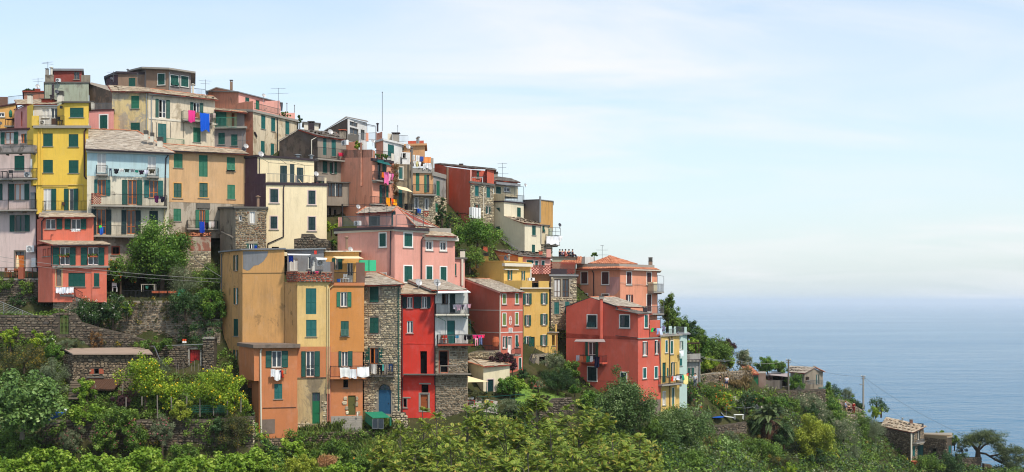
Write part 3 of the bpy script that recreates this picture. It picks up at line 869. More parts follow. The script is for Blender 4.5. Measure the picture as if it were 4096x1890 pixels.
# ================================================================ upper left
view('F')
h = House('tall lilac house with four balconies and an arched orange door, at the left edge',120,1030,125)
view('F')
f,= h.block([(-220,126),(348,125)],-185,1040,'lilac',{0: [
    ('c',137,-134,232,6),('o',138,133,233,290,50,46,D(c='O',cur=1)),('o',143,432,238,588,51,48,D(c='G')),('g',145,775,232,930,D(m='orangewood',transom=.25,c='D',trim=.16,tm='greywood')),
    ('o',-110,133,-20,290,50,46),('c',-110,432,-20,588)]},dep=8)
h.balcony(f,-220,345,-9,82,1.2,'iron','concrete'); h.balcony(f,-220,340,288,380,1.2,'iron','concrete')
h.ac(f,245,25,305,75,.5); h.ac(f,265,722,340,785)
h.band(f,290,345,-104,-6,.5,'plastic_white','boiler_cupboard'); h.band(f,298,338,838,925,.3,'plastic_white','meter_box'); h.band(f,290,330,215,370,.4,'greyiron','storage_locker')
h.pipe(f,[(345,130),(345,900)],.07,'brownshut'); h.pipe(f,[(78,130),(78,380)],.04)
view('A')
f,= h.block([(-90,128),(268,127)],712,890,'lilac',{0: [('o',48,735,134,850,44,46,D(c='B',cur=1)),('o',200,752,240,840,0,14,D(c='O'))]},dep=5)
h.slab(th=.18,over=.5,m='brownshut')
view('A')
f2 = PF((-90,124.5),(325,123.6))
h.balcony(f2,-90,322,862,925,.6,solid='lilac_dirty',sm='concrete_dark')
h.roofrail([(38,862,123.4),(310,862,122.9)],h=.6)

view('A')
h = House('bright yellow tower house with four pairs of dark green shutters',580,1180,124)
f = h.block([(258,127),(318,124),(840,124)],690,1240,'yellow',{1: [('c',410,748,502,870),('c',653,755,745,875),('c',410,1000,503,1122),('c',654,1003,747,1125)]},dep=9,mats={0: 'yellow'})
f1 = f[1]
view('F')
yl = h.block([(346,124.1),(862,124.05)],146,420,'yellow',{0: [('o',412,178,488,385,0,48,D(cur=1)),('o',657,180,700,385,45,45)]},dep=8)[0]
h.balcony(yl,400,860,297,388,.9,'iron','concrete',th=.35,gap=.16)
h.band(yl,586,612,308,338,.25,'darkwood','letter_box'); h.pipe(yl,[(400,155),(645,155),(650,143),(790,143),(790,290)],.03,'cream_pipe')
view('A')
h.band(f1,314,856,672,696,.35,'concrete','terrace_slab')
h.pipe(f1,[(820,705),(803,730),(803,1155),(822,1180)],.09,'brownshut'); h.pipe(f1,[(395,700),(395,1240)],.05,'yellow',name='wall_pipe'); h.pipe(f1,[(362,700),(362,1240)],.05,'yellow',name='wall_pipe')
fb = h.block([(612,124.2),(843,124.2)],458,676,'yellow',{0: [('c3',665,502,795,595)]},dep=5); h.slab(th=.16,over=.3,m='concrete_dark'); fbx = fb[0]
h.wpoly([(545,675,127.5),(612,675,124.2),(612,455,124.2),(545,490,127.5)],'yellow')
fc = h.block([(322,127.6),(545,127.5)],490,690,'whitewall',{0: [('o',402,508,466,600,0,0,D(cur=1)),('g',484,508,545,665,D(m='darkwood',transom=.6,c='W'))]},dep=2); h.slab(th=.12,over=.25,m='galv')
h.block([(258,127.2),(318,126)],470,700,'yellow',dep=3,capm='yellow'); h.block([(302,124.3),(372,124.3)],580,676,'yellow',dep=1.2,capm='yellow')
h.roofrail([(372,672,124),(612,672,124)],h=M_(90,124)); h.ac(PF((372,126),(612,126)),392,625,440,668)
h.chimney(268,305,375,468,129,'offwhite','open'); h.chimney(552,598,342,450,130,'offwhite'); h.flue(485,385,430,130,.09,'darktrim')
h.dish(540,352,20,129.5,'dishdark',440); h.band(fbx,568,590,484,510,.15,'iron','lantern')
h.roof([(155,472,130),(545,472,130),(520,430,135),(135,430,135)],'slate_warm',.4,.4,limit=120)
h.chimney(415,515,427,462,132,'redtrim','open')

view('F')
h = House('coral red two-part house with a slate lean-to roof and flower boxes under its windows',620,1200,118)
f = h.block([(352,121),(408,118.2),(890,118.2)],455,700,'coralred',{1: [('o',432,470,527,565,0,0),('o',675,470,768,565,55,52)]},dep=5)[1]
sh = inst('shutter',me_shutter(.6,1.12,'green'),h.o,f.mtx(f.uz(540,565)[0],f.uz(540,565)[1],.05),h.p)
h.roof([(366,452,117.6),(896,452,117.6),(862,416,120.4),(370,412,120.4)],'slate_warm',.5,.32,limit=90)
h.pipe(f,[(425,462),(398,490),(398,670)],.07,'darktrim'); h.pipe(f,[(508,612),(486,616),(486,668),(402,670)],.03,'darktrim')
fs = h.block([(355,118.4),(497,115.4),(1030,115.4)],718,915,'coralred',{0: [('d',405,752,440,825,D(grid='D')),('d',450,745,488,820,D(grid='D'))],
    1: [('o',568,737,665,905,62,53),('o',835,737,935,905,60,58)]},dep=5); f = fs[1]
h.roof([(497,716,114.9),(1050,712,114.9),(965,682,118),(355,676,118.2)],'slate_warm',.5,.34,limit=150)
h.band(f,498,1036,912,930,.2,'concrete','string_course'); h.pipe(f,[(502,725),(1046,715)],.07,'darktrim',.5,'gutter'); h.pipe(fs[0],[(490,715),(490,915)],.06,'darktrim')
for x0 in (568,608,838,880):
    u0,u1,z0,z1 = f.rect(x0,818,x0 + 44,832,.18)
    b = MB(); b.box(f.pt(u0,z0,.06),f.U3() * (u1 - u0),f.n3() * .2,(0,0,z1 - z0)); b.build('flower_box',MATS['pot'],h.o)
fl = h.block([(500,115.55),(866,115.55),(870,115.45),(1015,115.45)],929,1260,'coralred',{0: [('g',535,945,585,1105,D(m='greywood',transom=.2,c='K',trim=.12,tm='tan')),('c3',650,982,810,1112)],2: [('c',893,980,945,1112)]},dep=5,under=False)
h.block([(362,118.5),(499,115.6)],720,1260,'coralred',dep=3,cap=False)

view('B')
h = House('light blue and cream house under a hipped slate roof with four balconies of laundry',270,1900,122)
view('B')
fu,= h.block([(348 * 2.378 - 450 * 2.378,121.5),((676 - 450) * 2.378,123.6)],[902,930],[1150,1150],'skyblue',{0: [('f',335,967,413,1150,D(c='W',cur=1)),('f',-145,936,-62,1120,D(c='W',cur=1))]},dep=9)
h.roof([(-262,893,120.9),(588,937,123.2),(235,728,128.6),(-242,708,127.4)],'slate',.40,.30,limit=300)
h.ridge((-242,704,127.3),(235,724,128.5)); h.ridge((590,933,123.4),(235,724,128.5))
h.band(fu,-250,578,905,940,.3,'offwhite','cornice'); h.pipe(fu,[(-255,900),(586,938)],.09,'darktrim',.65,'gutter'); h.pipe(fu,[(540,940),(508,985),(503,1150)],.07,'darktrim')
for a,b_,t,bb in ((303,338,718,812),(362,392,738,832),(432,475,780,882)): h.chimney(a,b_,t,bb,124.6,'offwhite')
h.balcony(fu,325,438,1075,1155,.6,gap=.1); h.balcony(fu,-158,-50,1050,1133,.6,gap=.1)
laundry(fu,.5,[(12,62,1085,1130,(28,28,34),'black','shirt'),(66,108,1083,1112,(214,214,210),'white','towel'),(112,162,1085,1117,(60,70,66),'dark grey','shirt'),(165,212,1085,1115,(130,134,138),'grey','shirt'),
    (214,246,1095,1120,(30,120,104),'green','towel'),(248,300,1097,1138,(52,40,56),'dark purple','shirt'),(300,344,1093,1133,(200,200,214),'pale','shirt'),(346,405,1088,1128,(84,78,60),'khaki','shirt'),(-30,-8,1080,1155,(56,66,92),'blue denim','trousers')],'the long light blue wall line','laundry on the light blue house')
cloth_line(fu,.5,-90,1078,440,1090,'long clothes line strung across the light blue wall')
view('G')
fl,= h.block([(348 * 2.378 - 450 * 2.378,121.51),((676 - 450) * 2.378,123.61)],[56,56],[640,640],'cream_patched',{0: [
    ('o',145,97,230,330,50,48,D(c='O')),('o',350,103,433,265,47,45,D(c='O',s='T')),('o',-142,95,-64,245,28,44,D(c='O',s='T')),
    ('o',135,385,217,610,45,50,D(c='O',s='K')),('c',350,390,432,540,D(s='K')),('o',-150,378,-64,610,45,48,D(c='O',s='K'))]},dep=9,cap=False)
h.balcony(fl,-205,517,234,340,1.1,'iron','concrete'); h.balcony(fl,-188,326,533,628,1.1,'iron','concrete')
h.pipe(fl,[(503,60),(500,340)],.07,'darktrim'); h.pipe(fl,[(496,350),(494,640)],.07,'cream_pipe')
for (x0,x1) in ((-200,-108),):
    u0,u1,z0,z1 = fl.rect(x0,222,x1,326,1.12)
    b = MB(); nx,nz = 8,9
    for i in range(nx):
        for j in range(nz):
            if (i + j) % 2 == 0: b.box(fl.pt(u0 + (u1 - u0) * i / nx,z0 + (z1 - z0) * j / nz,1.05),fl.U3() * (u1 - u0) / nx * 1.04,fl.n3() * .1,(0,0,(z1 - z0) / nz * 1.03))
    b.build('brick_lattice',MATS['brick'],h.o)
laundry(fl,1.12,[(396,440,247,312,(76,26,66),'purple','shirt'),(452,498,252,308,(34,28,44),'dark','shirt')],'the upper balcony of the cream storeys','laundry on the light blue house')
laundry(fl,1.12,[(-128,-105,528,558,(70,220,70),'bright green','towel'),(-124,-88,540,615,(40,96,190),'blue','towel')],'the lower balcony of the cream storeys','laundry on the light blue house')
fg,= h.block([(348 * 2.378 - 450 * 2.378,121.6),((676 - 450) * 2.378,123.7)],[640,640],[1000,1000],'tan_peeled',{0: [('d',0,735,62,800,D(grid='D',trim=.12,tm='brick'))]},dep=9,cap=False)

view('G')
h = House('tan ochre house with green shutters and a peeled grey ground floor',850,620,129)
view('G')
K = lambda x: (x - 450) * 2.378
f,= h.block([(K(677),127.5),(K(990),131)],[-194,-158],[304,304],'tan',{0: [('c',582,128,657,265,D(trim=.08,tm='orange')),('c',826,125,905,262,D(trim=.08,tm='orange')),('c',1092,143,1165,278,D(s='L')),
    ('c',583,-154,667,-19,D(s='M')),('c',822,-139,905,66,D(s='M')),('p',1087,-119,1165,11,D(s='M'))]},dep=8,under=False)
h.roof([(K(662),-182,126.8),(K(996),-150,130.4),(K(960),-190,134.5),(K(648),-244,131.5)],'slate_warm',.5,.36,limit=200)
h.pipe(f,[(K(668),-182),(K(992),-148)],.08,'darktrim',.6,'gutter'); h.ridge((K(648),-248,131.5),(K(960),-194,134.4))
fl,= h.block([(K(677),127.52),(K(990),131.02)],[304,304],[640,640],'tan_peeled',{0: [('c',580,370,652,488,D(s='M')),('o',828,383,883,555,38,35,D(c='O',s='M'))]},dep=8,cap=False)
h.balcony(fl,712,1008,482,558,.9); h.band(fl,798,928,317,366,.12,'concrete_dark','awning_box')
laundry(fl,.95,[(828,876,492,602,(30,66,170),'blue','sheet'),(880,914,500,565,(30,30,40),'black','shirt'),(916,938,490,552,(210,208,204),'white','towel'),(940,972,490,548,(196,184,180),'pale pink','towel')],'the small balcony of the tan house','laundry on the tan house')

view('B')
h = House('weathered beige house with peeling yellow side, laundry balcony and stone-weighted roof',500,860,140)
K = lambda x: (x - 450) * 2.378
fs = h.block([(K(357),143.5),(K(448),139),(K(593),138.6),(K(860),143.4)],[275,350,352,428],[900] * 4,'beige',{1: [('c',178,390,253,512,D(s='M')),('c',172,645,260,730)],
    2: [('o',440,425,510,600,36,38,D(c='W',ajar=1)),('o',770,455,828,600,36,38,D(c='W',ajar=1)),('c',433,655,512,845,D(s='T')),('c',768,692,838,832,D(s='M'))]},dep=9,mats={0: 'brown_side',1: 'weathered'})
f1,f2 = fs[1],fs[2]
h.band(f2,345,1005,622,640,.06,'offwhite'); h.band(f1,0,345,352,366,.12,'beige','cornice'); h.pipe(f2,[(345,372),(1005,432)],.07,'galv',.4,'gutter'); h.pipe(f1,[(325,365),(323,720)],.06,'galv'); h.pipe(f2,[(398,375),(370,420),(370,745)],.06,'galv')
h.balcony(f2,672,958,545,625,.9,'green'); h.balcony(f2,475,688,800,855,.7,'lightgreen')
laundry(f2,1.0,[(722,788,528,640,(214,60,130),'bright pink','sheet'),(790,822,548,600,(150,96,70),'brown','towel'),(832,922,555,722,(24,86,196),'vivid blue','sheet'),(926,952,560,640,(96,84,84),'grey','shirt'),(954,980,556,600,(190,170,160),'pale','towel')],'the high balcony of the beige house','laundry on the weathered beige house')
h.roof([(K(445),348,138.6),(K(594),352,138.1),(K(594),318,143),(K(430),290,143)],'slate_warm',.6,.4,limit=80); h.roof([(K(594),354,138.1),(1006,430,143),(960,398,147),(K(594),322,143)],'slate_warm',.5,.4,limit=80); h.ridge((K(594),320,143),(960,396,147))
h.stones_on([(10,340,138.8),(1000,422,143),(950,404,146),(10,300,142)],46); h.wpoly([(K(357),276,143.4),(K(448),350,138.9),(K(440),300,143.6),(K(365),262,146)],'slate')
h.antenna(885,235,370,148); h.flue(765,280,372,147,.16,'offwhite'); h.roofrail([(745,372,149),(880,385,149)],h=M_(55,149))
for xx in (382,420,552,676): h.pipe(f2,[(xx,640),(xx,790)],.02,'iron')

view('B')
h = House('flat-roofed brown and grey house on the skyline with three green shuttered windows',530,420,147)
fs = h.block([(190,151),(320,147),(540,146.3),(745,148.5)],[168,138,148,178],[430] * 4,'taupe',{1: [('c',433,180,497,285,D(trim=.07))],2: [('p',553,195,628,295,D(trim=.07)),('c',652,205,722,303,D(trim=.07))]},dep=8,mats={0: 'greyviolet',2: 'greyviolet'})
h.slab(th=.22,over=.6,m='concrete'); h.pipe(fs[2],[(540,165),(540,345)],.06,'galv'); h.band(fs[1],515,538,165,345,.05,'taupe','pier')
view('B')
h = House('low brown rooftop storey with a dark parapet and thin flue beside the flat-roofed house',180,330,149)
f = h.block([(-60,154),(52,147.6),(325,147.5)],[225,180,188],[330] * 3,'taupe',{1: [('c',155,220,217,300)]},dep=5,mats={0: 'purple'}); h.slab(th=.28,over=.25,m='darktrim')
h.flue(145,138,172,149,.1); h.antenna(240,175,300,146.5); h.dish(-10,225,16,147,'dishdark',275); h.antenna(8,155,260,147)

view('A')
h = House('pale green stained house with a rust red rooftop cabin, at the top left',640,480,142)
f,= h.block([(425,142),(845,142)],272,560,'palegreen',None,dep=8); h.slab(th=.2,over=.12,m='concrete_dark')
h.block([(510,145),(780,145)],155,270,'rust',{0: [('f',702,162,755,235,D(c='K'))]},dep=5); h.slab(th=.28,over=.3,m='slate_grey')
h.block([(428,142.5),(512,142.5)],190,265,'grey_plaster',dep=1,capm='concrete_dark'); h.block([(772,142.5),(860,142.5)],193,265,'grey_plaster',dep=1,capm='concrete_dark')
h.chimney(436,460,132,192,143,'concrete','open'); h.flue(490,120,190,143,.14,'offwhite'); h.antenna(455,66,135,143); h.ac(f,540,230,580,262,.1); h.pipe(f,[(505,270),(505,420)],.14,'darktrim'); h.antenna(545,265,440,140)

view('A')
h = House('small pink house with one white-framed green shuttered window',960,730,137)
f,= h.block([(846,137),(1082,136.5)],528,760,'pink',{0: [('c',950,575,1022,712,D(trim=.14))]},dep=5); h.slab(th=.16,over=.12,m='brownshut'); h.roofrail([(850,520,137),(1064,520,136.5)],'greyiron',h=M_(60,137),gap=.09); h.chimney(870,895,442,522,138,'offwhite','open')

view('A')
h = House('orange yellow house with a small terrace at the upper left edge',40,690,135)
f,= h.block([(-120,136),(152,136)],[520,470],[700,700],'orange',{0: [('f',-20,553,40,588,D(trim=.07))]},dep=5); h.slab(th=.15,over=.2,m='brownshut')
h.balcony(f,40,150,605,672,1.2,'orange','concrete',gap=.2); h.dish(0,652,18,133,'dishdark',690)
h = House('salmon pink gable wall between the orange house and the yellow tower',190,700,131)
h.block([(137,132.5),(262,130)],[533,470],[720,720],'pink',dep=5,capm='redtrim'); h.wpoly([(130,532,132.4),(265,468,129.9),(265,458,131.5),(130,518,134)],'redtrim','roof_edge'); h.pipe(h.fs[0],[(205,540),(205,680)],.05,'redtrim')
h = House('terracotta house behind with a low flat top, half hidden at upper left',320,440,150)
h.block([(228,151),(420,151)],358,470,'terracotta_wall',None,dep=5); h.slab(th=.2,over=.2,m='redtrim'); h.block([(330,152),(385,152)],322,360,'rust',dep=2,capm='redtrim'); h.dish(357,300,20,151,'dishgrey',325); h.antenna(362,220,330,152); h.roofrail([(80,470,146),(420,440,146)],h=1.0)
h = House('brick chimney-like block at the far upper left edge',30,480,140)
h.block([(-40,140),(75,140)],400,520,'brownpanel',dep=3,capm='redtrim')

# ================================================================ upper middle
view('C')
h = House('terracotta-sided house with a worn beige front and pink rooftop terrace',500,980,147)
fs = h.block([(-40,151),(385,145),(800,151.8)],[530,545,640],[1000] * 3,'beige_worn',{1: [('c',463,575,503,705,D(s='T')),('c',558,598,596,727,D(s='T')),('c',693,633,730,758,D(s='T')),('c',460,820,497,938,D(s='T')),('c',553,845,587,955,D(s='T'))]},dep=8,mats={0: 'terracotta_wall'})
h.slab(th=.3,over=.25,m='concrete'); h.pipe(fs[1],[(618,600),(620,970)],.06,'iron'); h.pipe(fs[1],[(400,735),(422,778)],.12,'darktrim',name='wall_pipe')
fb = h.block([(-40,153),(248,149),(648,155.5)],[350,360,462],[560] * 3,'pinkpale',{1: [('c',312,407,350,442),('g',412,433,447,522,D(m='midgreen'))]},peaks=[(0,35,318)],dep=6,mats={0: 'terracotta_wall'}); h.slab(th=.12,over=.3,m='galv')
h.wpoly([(-45,350,152.8),(35,316,151.8),(250,358,148.8),(250,350,152),(35,306,155),(-45,340,155)],'slate_dark','roof')
h.block([(248,147.6),(385,145.2)],[458,440],[545,520],'terracotta_wall',dep=.4,capm='concrete'); h.block([(380,145.3),(398,145.6)],440,520,'pinkpale',dep=.4); h.block([(490,148),(516,148.3)],470,545,'pinkpale',dep=.4); h.block([(640,151.4),(784,153)],[552,552],[600,620],'pinkpale',dep=1.5)
h.roofrail([(398,515,145.6),(490,535,147.5),(640,572,150.5)],'green',h=M_(55,147)); h.chimney(168,190,240,335,152,'taupe','open'); h.dish(487,388,20,148.5,'dishgrey',470); h.antenna(628,315,560,151,((.02,.9),(.22,1.4))); h.flue(708,460,545,153,.05,'galv'); h.flue(780,480,550,153,.05,'galv')
h.block([(500,149.6),(640,151.6)],[440,436],[560,570],'pinkpale',dep=1)

view('C')
h = House('narrow grey house with a cream loggia behind a green wrought balcony',160,930,143)
f,= h.block([(-6,143.4),(318,143)],695,960,'greyviolet',{0: [('c',55,742,117,852),('c',177,757,237,865)]},dep=6)
f2,= h.block([(-4,144),(234,144)],530,695,'creamroof',{0: [('c',30,545,133,675,D(s='S')),('g',180,555,210,685,D(m='wood'))]},dep=5); h.block([(232,143.3),(304,143.1)],552,695,'greyviolet',dep=5)
h.band(f,20,318,680,700,.5,'concrete','balcony_slab'); h.roofrail([(22,690,142.6),(232,695,142.6)],'seagreen',h=M_(95,143),gap=.16); h.roof([(18,525,142.6),(326,552,142.2),(300,535,146),(10,505,146.5)],'slate_warm',.5,.4,limit=60); h.ridge((180,532,143),(322,550,142.4)); h.dish(318,870,24,141.6,'dishgrey',915); h.dish(298,895,20,142,'dishdark',915); h.antenna(285,748,915,142,((.4,.9),))

view('C')
h = House('dark grey stone-rendered gable house with a light grey front and glazed loggia',800,980,139)
K = lambda x: (x - 850) * 2.378
view('D')
KD = lambda x: (x - 1300) * 2.378
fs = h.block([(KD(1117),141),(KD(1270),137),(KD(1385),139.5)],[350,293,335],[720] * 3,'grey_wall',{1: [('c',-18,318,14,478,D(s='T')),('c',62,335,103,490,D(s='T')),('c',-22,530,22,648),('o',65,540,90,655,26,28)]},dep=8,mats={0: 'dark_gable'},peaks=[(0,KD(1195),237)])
h.roof([(KD(1268),292,136.5),(190,335,139.2),(110,262,144),(KD(1193),235,138.8)],'slate_dark',.5,.42,limit=120); h.stones_on([(-70,285,137),(180,325,139.5),(100,275,143),(-160,245,139)],26); h.wpoly([(KD(1113),352,141),(KD(1195),234,138.8),(KD(1195),226,139.5),(KD(1113),340,142)],'slate_dark','roof_edge')
h.balcony(fs[1],-70,222,415,520,1.0,'iron'); h.pipe(fs[1],[(-65,300),(-128,335),(-128,560)],.06,'offwhite'); h.dish(50,258,26,139,'dishgrey',295); h.chimney(142,197,238,325,140,'grey_plaster','open','ridge_red')
f = h.block([(20,136.8),(232,137.5)],742,958,'grey_wall',{0: [('f',30,745,165,875,D(c='D',nosill=1))]},dep=4)[0]; h.slab(th=.12,over=.35,m='concrete_dark')
h.band(f,18,220,880,960,.12,'grey_wall','loggia_front'); h.pipe(f,[(97,750),(97,872)],.05,'white',.02,'mullion'); h.pipe(f,[(60,750),(60,872)],.04,'darkwood',.02,'mullion'); h.pipe(f,[(130,750),(130,872)],.04,'darkwood',.02,'mullion')
h.block([(-20,138),(150,138.5)],955,1130,'grey_wall',{0: [('d',38,973,57,1060),('d',85,998,105,1063)]},dep=4,cap=False); h.flue(163,950,1160,136,.06,'iron')
laundry(fs[1],1.05,[(128,176,455,490,(196,40,70),'red striped','towel')],'the balcony of the dark gable house','laundry on the dark gable house')
view('C')
h.block([(870,146),(1010,147)],645,780,'offwhite',dep=4); h.slab(th=.1,over=.3,m='slate_grey'); h.chimney(915,965,635,720,143,'darktrim','open')

view('D')
h = House('rooftop glass studio with a steep stone gable and metal pergola',300,350,146)
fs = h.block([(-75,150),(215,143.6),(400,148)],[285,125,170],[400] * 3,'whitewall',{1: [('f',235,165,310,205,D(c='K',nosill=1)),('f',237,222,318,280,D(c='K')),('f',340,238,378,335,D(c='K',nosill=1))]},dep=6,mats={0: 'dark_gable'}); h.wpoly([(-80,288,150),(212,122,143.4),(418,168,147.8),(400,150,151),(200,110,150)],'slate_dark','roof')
h.block([(218,142.8),(320,143.4)],280,345,'concrete_dark',dep=.3); h.roofrail([(320,342,143.4),(386,340,144),(485,335,145)],'greyiron',h=M_(70,144)); h.block([(386,144),(414,144.2)],265,345,'coral',dep=.4)
b = MB()
for (x0,y0,x1,y1) in ((230,150,480,200),(230,165,480,212),(260,155,480,205),(400,185,400,330),(480,200,480,335),(230,150,230,200)): b.tube([P(x0,y0,145),P(x1,y1,145.5)],.025,4)
b.build('pergola_frame',MATS['greyiron'],h.o); h.flue(500,178,255,143,.12,'darktrim'); h.flue(545,-120,250,143,.04,'greyiron')

view('D')
h = House('tall coral house with a stained parapet, roof plants and two laundry balconies',350,1040,135)
fs = h.block([(150,139),(450,133.4),(655,136.4)],[505,500,545],[1100] * 3,'coral',{1: [('o',500,550,528,712,0,0,D(c='G')),('c',545,560,585,712),('d',603,632,623,655),('o',538,765,580,940,44,45,D(c='D'))]},dep=8)
f = fs[1]
h.block([(150,139.2),(450,133.5)],[432,425],[505,500],'coral_stained',dep=.4,capm='coral_stained')
h.block([(451,133.6),(478,134)],[428,440],[510,510],'coral_stained',dep=1,capm='coral_stained'); h.block([(630,136),(655,136.4)],462,545,'offwhite',dep=1); h.band(f,455,656,520,545,.35,'darktrim','eave'); h.roofrail([(478,520,134),(630,535,136)],h=M_(85,135))
h.pipe(fs[0],[(343,360),(343,775)],.14,'coral_stained',.1,'vent_pipe'); h.balcony(f,490,650,640,722,.8); h.balcony(f,470,622,880,945,.8); h.panel([(500,525,134),(600,545,135.5),(632,580,133.5),(500,545,132.5)],'teal','awning',.03)
h.band(fs[1],500,560,526,548,.5,'teal','awning_box')
laundry(f,.9,[(540,558,640,692,(220,116,40),'orange','towel'),(557,604,640,750,(222,110,160),'pink','sheet'),(604,628,655,728,(226,170,190),'pale pink','shirt'),(630,652,655,715,(212,100,150),'rose pink','shirt')],'the upper balcony of the coral house','laundry on the coral house')
laundry(f,1.0,[(583,616,882,960,(232,150,24),'amber','towel'),(617,628,885,945,(36,30,30),'black','shirt'),(630,654,892,946,(226,80,24),'orange','shirt'),(652,684,898,960,(236,160,30),'amber yellow','towel')],'the lower balcony of the coral house','laundry on the coral house')
h.block([(150,141),(320,139)],345,440,'coral',dep=3)
h.ac(fs[0],178,340,224,386,.2); h.dish(455,345,20,136.5,'dishgrey',395)

view('D')
h = House('white rooftop storey with green shutters behind the coral house',640,560,140)
fs = h.block([(487,139.5),(555,137.6),(735,141.6)],[258,335,380],[600] * 3,'whitewall',{1: [('c',598,380,657,495,D(s='T'))]},dep=5,mats={0: 'coral'}); h.slab(th=.25,over=.2,m='whitewall',z=P(0,345,138).z)
h.block([(595,141),(640,141.4)],272,350,'offwhite',dep=1); h.chimney(645,705,268,352,141,'concrete','open','darktrim'); h.flue(692,198,270,143,.03,'greyiron'); h.block([(487,139.8),(545,138)],255,345,'coral',dep=1.5); h.block([(655,136.8),(735,138.4)],480,560,'whitewall',dep=2)
h = House('amber house with a brick parapet on the skyline behind the white cloths',840,500,144)
f,= h.block([(705,144),(950,143.4)],388,540,'apricot',{0: [('c',713,400,747,432,D(s='T'))]},dep=5); h.slab(th=.25,over=.35,m='apricot'); h.block([(790,146),(940,145.6)],340,388,'brickred',dep=2,capm='redtrim'); h.flue(875,315,372,145,.1,'galv'); h.flue(890,305,372,145,.12,'galv'); h.roofrail([(705,355,145),(790,360,145)],'greyiron',h=.9)
h.dish(788,398,26,139.5,'dishgrey',450); h.dish(822,445,18,139,'dishdark',470); h.flue(826,405,850,136.2,.12,'greywood')

view('D')
h = House('narrow grey house overgrown with creeper beside the coral house',740,1010,136)
f,= h.block([(657,136.4),(830,137)],562,1090,'ivygrey',{0: [('c',702,595,738,705,D(trim=.12,tm='offwhite',s='T')),('c',700,805,735,990,D(s='T')),('d',755,940,790,1000)]},dep=6)
h.panel([(680,770,136),(780,790,136.4),(838,832,134.5),(700,800,134.4)],'creamcloth','awning',.03); h.balcony(f,690,835,945,1000,.7); h.block([(735,137.5),(810,138)],450,570,'whitewall',{0: [('d',740,460,770,505)]},dep=2)
view('D')
h = House('orange house over rough stone storeys with a terrace of white washing',950,1130,138)
fs = h.block([(832,136.8),(1030,137.2),(1152,141)],[645,645,665],[858,858,880],'apricot',{0: [('c1',863,650,898,820,D(s='M')),('o',968,668,992,835,22,0,D(c='G',s='M'))],1: [('c',1060,725,1092,865,D(s='M'))]},dep=6,mats={1: 'annexgrey'},stone=None)
f = fs[0]
fs2 = h.block([(832,136.82),(1030,137.22),(1152,141.02)],[858,858,880],[1180] * 3,'mortar',{0: [('f',855,880,885,985,D(c='W',trim=.05)),('f',953,893,980,1000,D(c='W',trim=.05))],1: [('c',1050,937,1080,1020,D(s='M'))]},dep=6,stone={0: 'mortar_light',1: 'mortar_light'},slimit=110,cap=False)
h.balcony(f,835,1055,760,850,.9,'iron'); h.band(f,822,1040,600,650,.2,'concrete','terrace_edge'); h.block([(1005,137.8),(1032,138)],505,605,'concrete',dep=3); h.band(fs[1],1030,1155,650,690,.15,'concrete','cornice'); h.band(fs2[0],930,988,1005,1065,.05,'redtrim','wall_patch')
fw = PF((822,137),(1040,137.4))
laundry(fw,.3,[(832,858,475,527,(226,224,220),'white','sheet'),(866,900,480,540,(228,226,222),'white','towel'),(902,938,490,540,(60,84,150),'blue','towel'),(938,1008,495,558,(222,140,80),'orange','sheet')],'the upper line of the stone-based orange house','laundry on the orange and stone house')
laundry(fw,.5,[(838,868,530,588,(226,224,220),'white','shirt'),(866,890,540,594,(216,206,150),'cream','shirt'),(890,914,542,598,(230,226,222),'white','shirt'),(932,960,560,616,(220,218,214),'white','towel'),(955,985,552,600,(230,228,226),'white','shirt'),(982,1012,565,616,(214,212,210),'off-white','towel')],'the lower line of the stone-based orange house','laundry on the orange and stone house')
laundry(fs2[0],.4,[(862,876,985,1050,(40,48,60),'dark','towel'),(876,896,985,1030,(30,90,190),'blue','shirt'),(896,914,992,1034,(44,110,200),'bright blue','shirt')],'the line under the small stone-wall windows','laundry on the orange and stone house')

view('E')
h = House('tall brick red house with a half stone front and recessed red balcony',300,740,141)
fs = h.block([(-30,147.5),(108,143.6),(312,139.5)],[180,212,238],[760] * 3,'brickred',None,dep=8,mats={0: 'brickred'}); h.pipe(fs[0],[(100,215),(100,600)],.22,'taupe',.0,'pier'); h.roof([(-30,182,147.4),(330,225,141.5),(545,228,147),(30,178,151)],'slate_dark',.5,.5,limit=20); h.chimney(208,242,180,205,146,'brownpanel')
h.pipe(fs[1],[(110,655),(265,650),(325,695)],.04,'iron')
f2,= h.block([(322,142.8),(470,144)],238,375,'brickred',{0: [('c1',372,252,397,320)]},dep=4); h.block([(470,142.5),(538,143.4)],235,380,'brickred',dep=4); h.slab(th=.12,over=.3,m='slate_dark',loop=h.loop) ; h.block([(308,139.6),(324,139.9)],236,372,'pinkpale',dep=3)
f3,= h.block([(312,139.52),(532,143)],[372,385],[760,760],'mortar',{0: [('c',357,390,392,487,D(s='T')),('c',467,403,500,502,D(s='T')),('o',358,570,386,655,18,20,D(c='B')),('o',466,587,490,655,15,25)]},dep=6,stone={0: 'mortar'},slimit=150); h.band(f3,312,546,358,378,.25,'concrete_dark','terrace_slab'); h.band(f3,330,412,598,700,.5,'plastic_white','glazed_porch'); h.pipe(f3,[(458,390),(438,415),(436,700)],.05,'offwhite'); h.roofrail([(326,358,139.8),(470,365,141.6)],h=M_(60,140),gap=.3)
for xx in (340,365,390): h.pipe(f3,[(xx,600),(xx,698)],.03,'greyiron',.53,'glazing_bar')

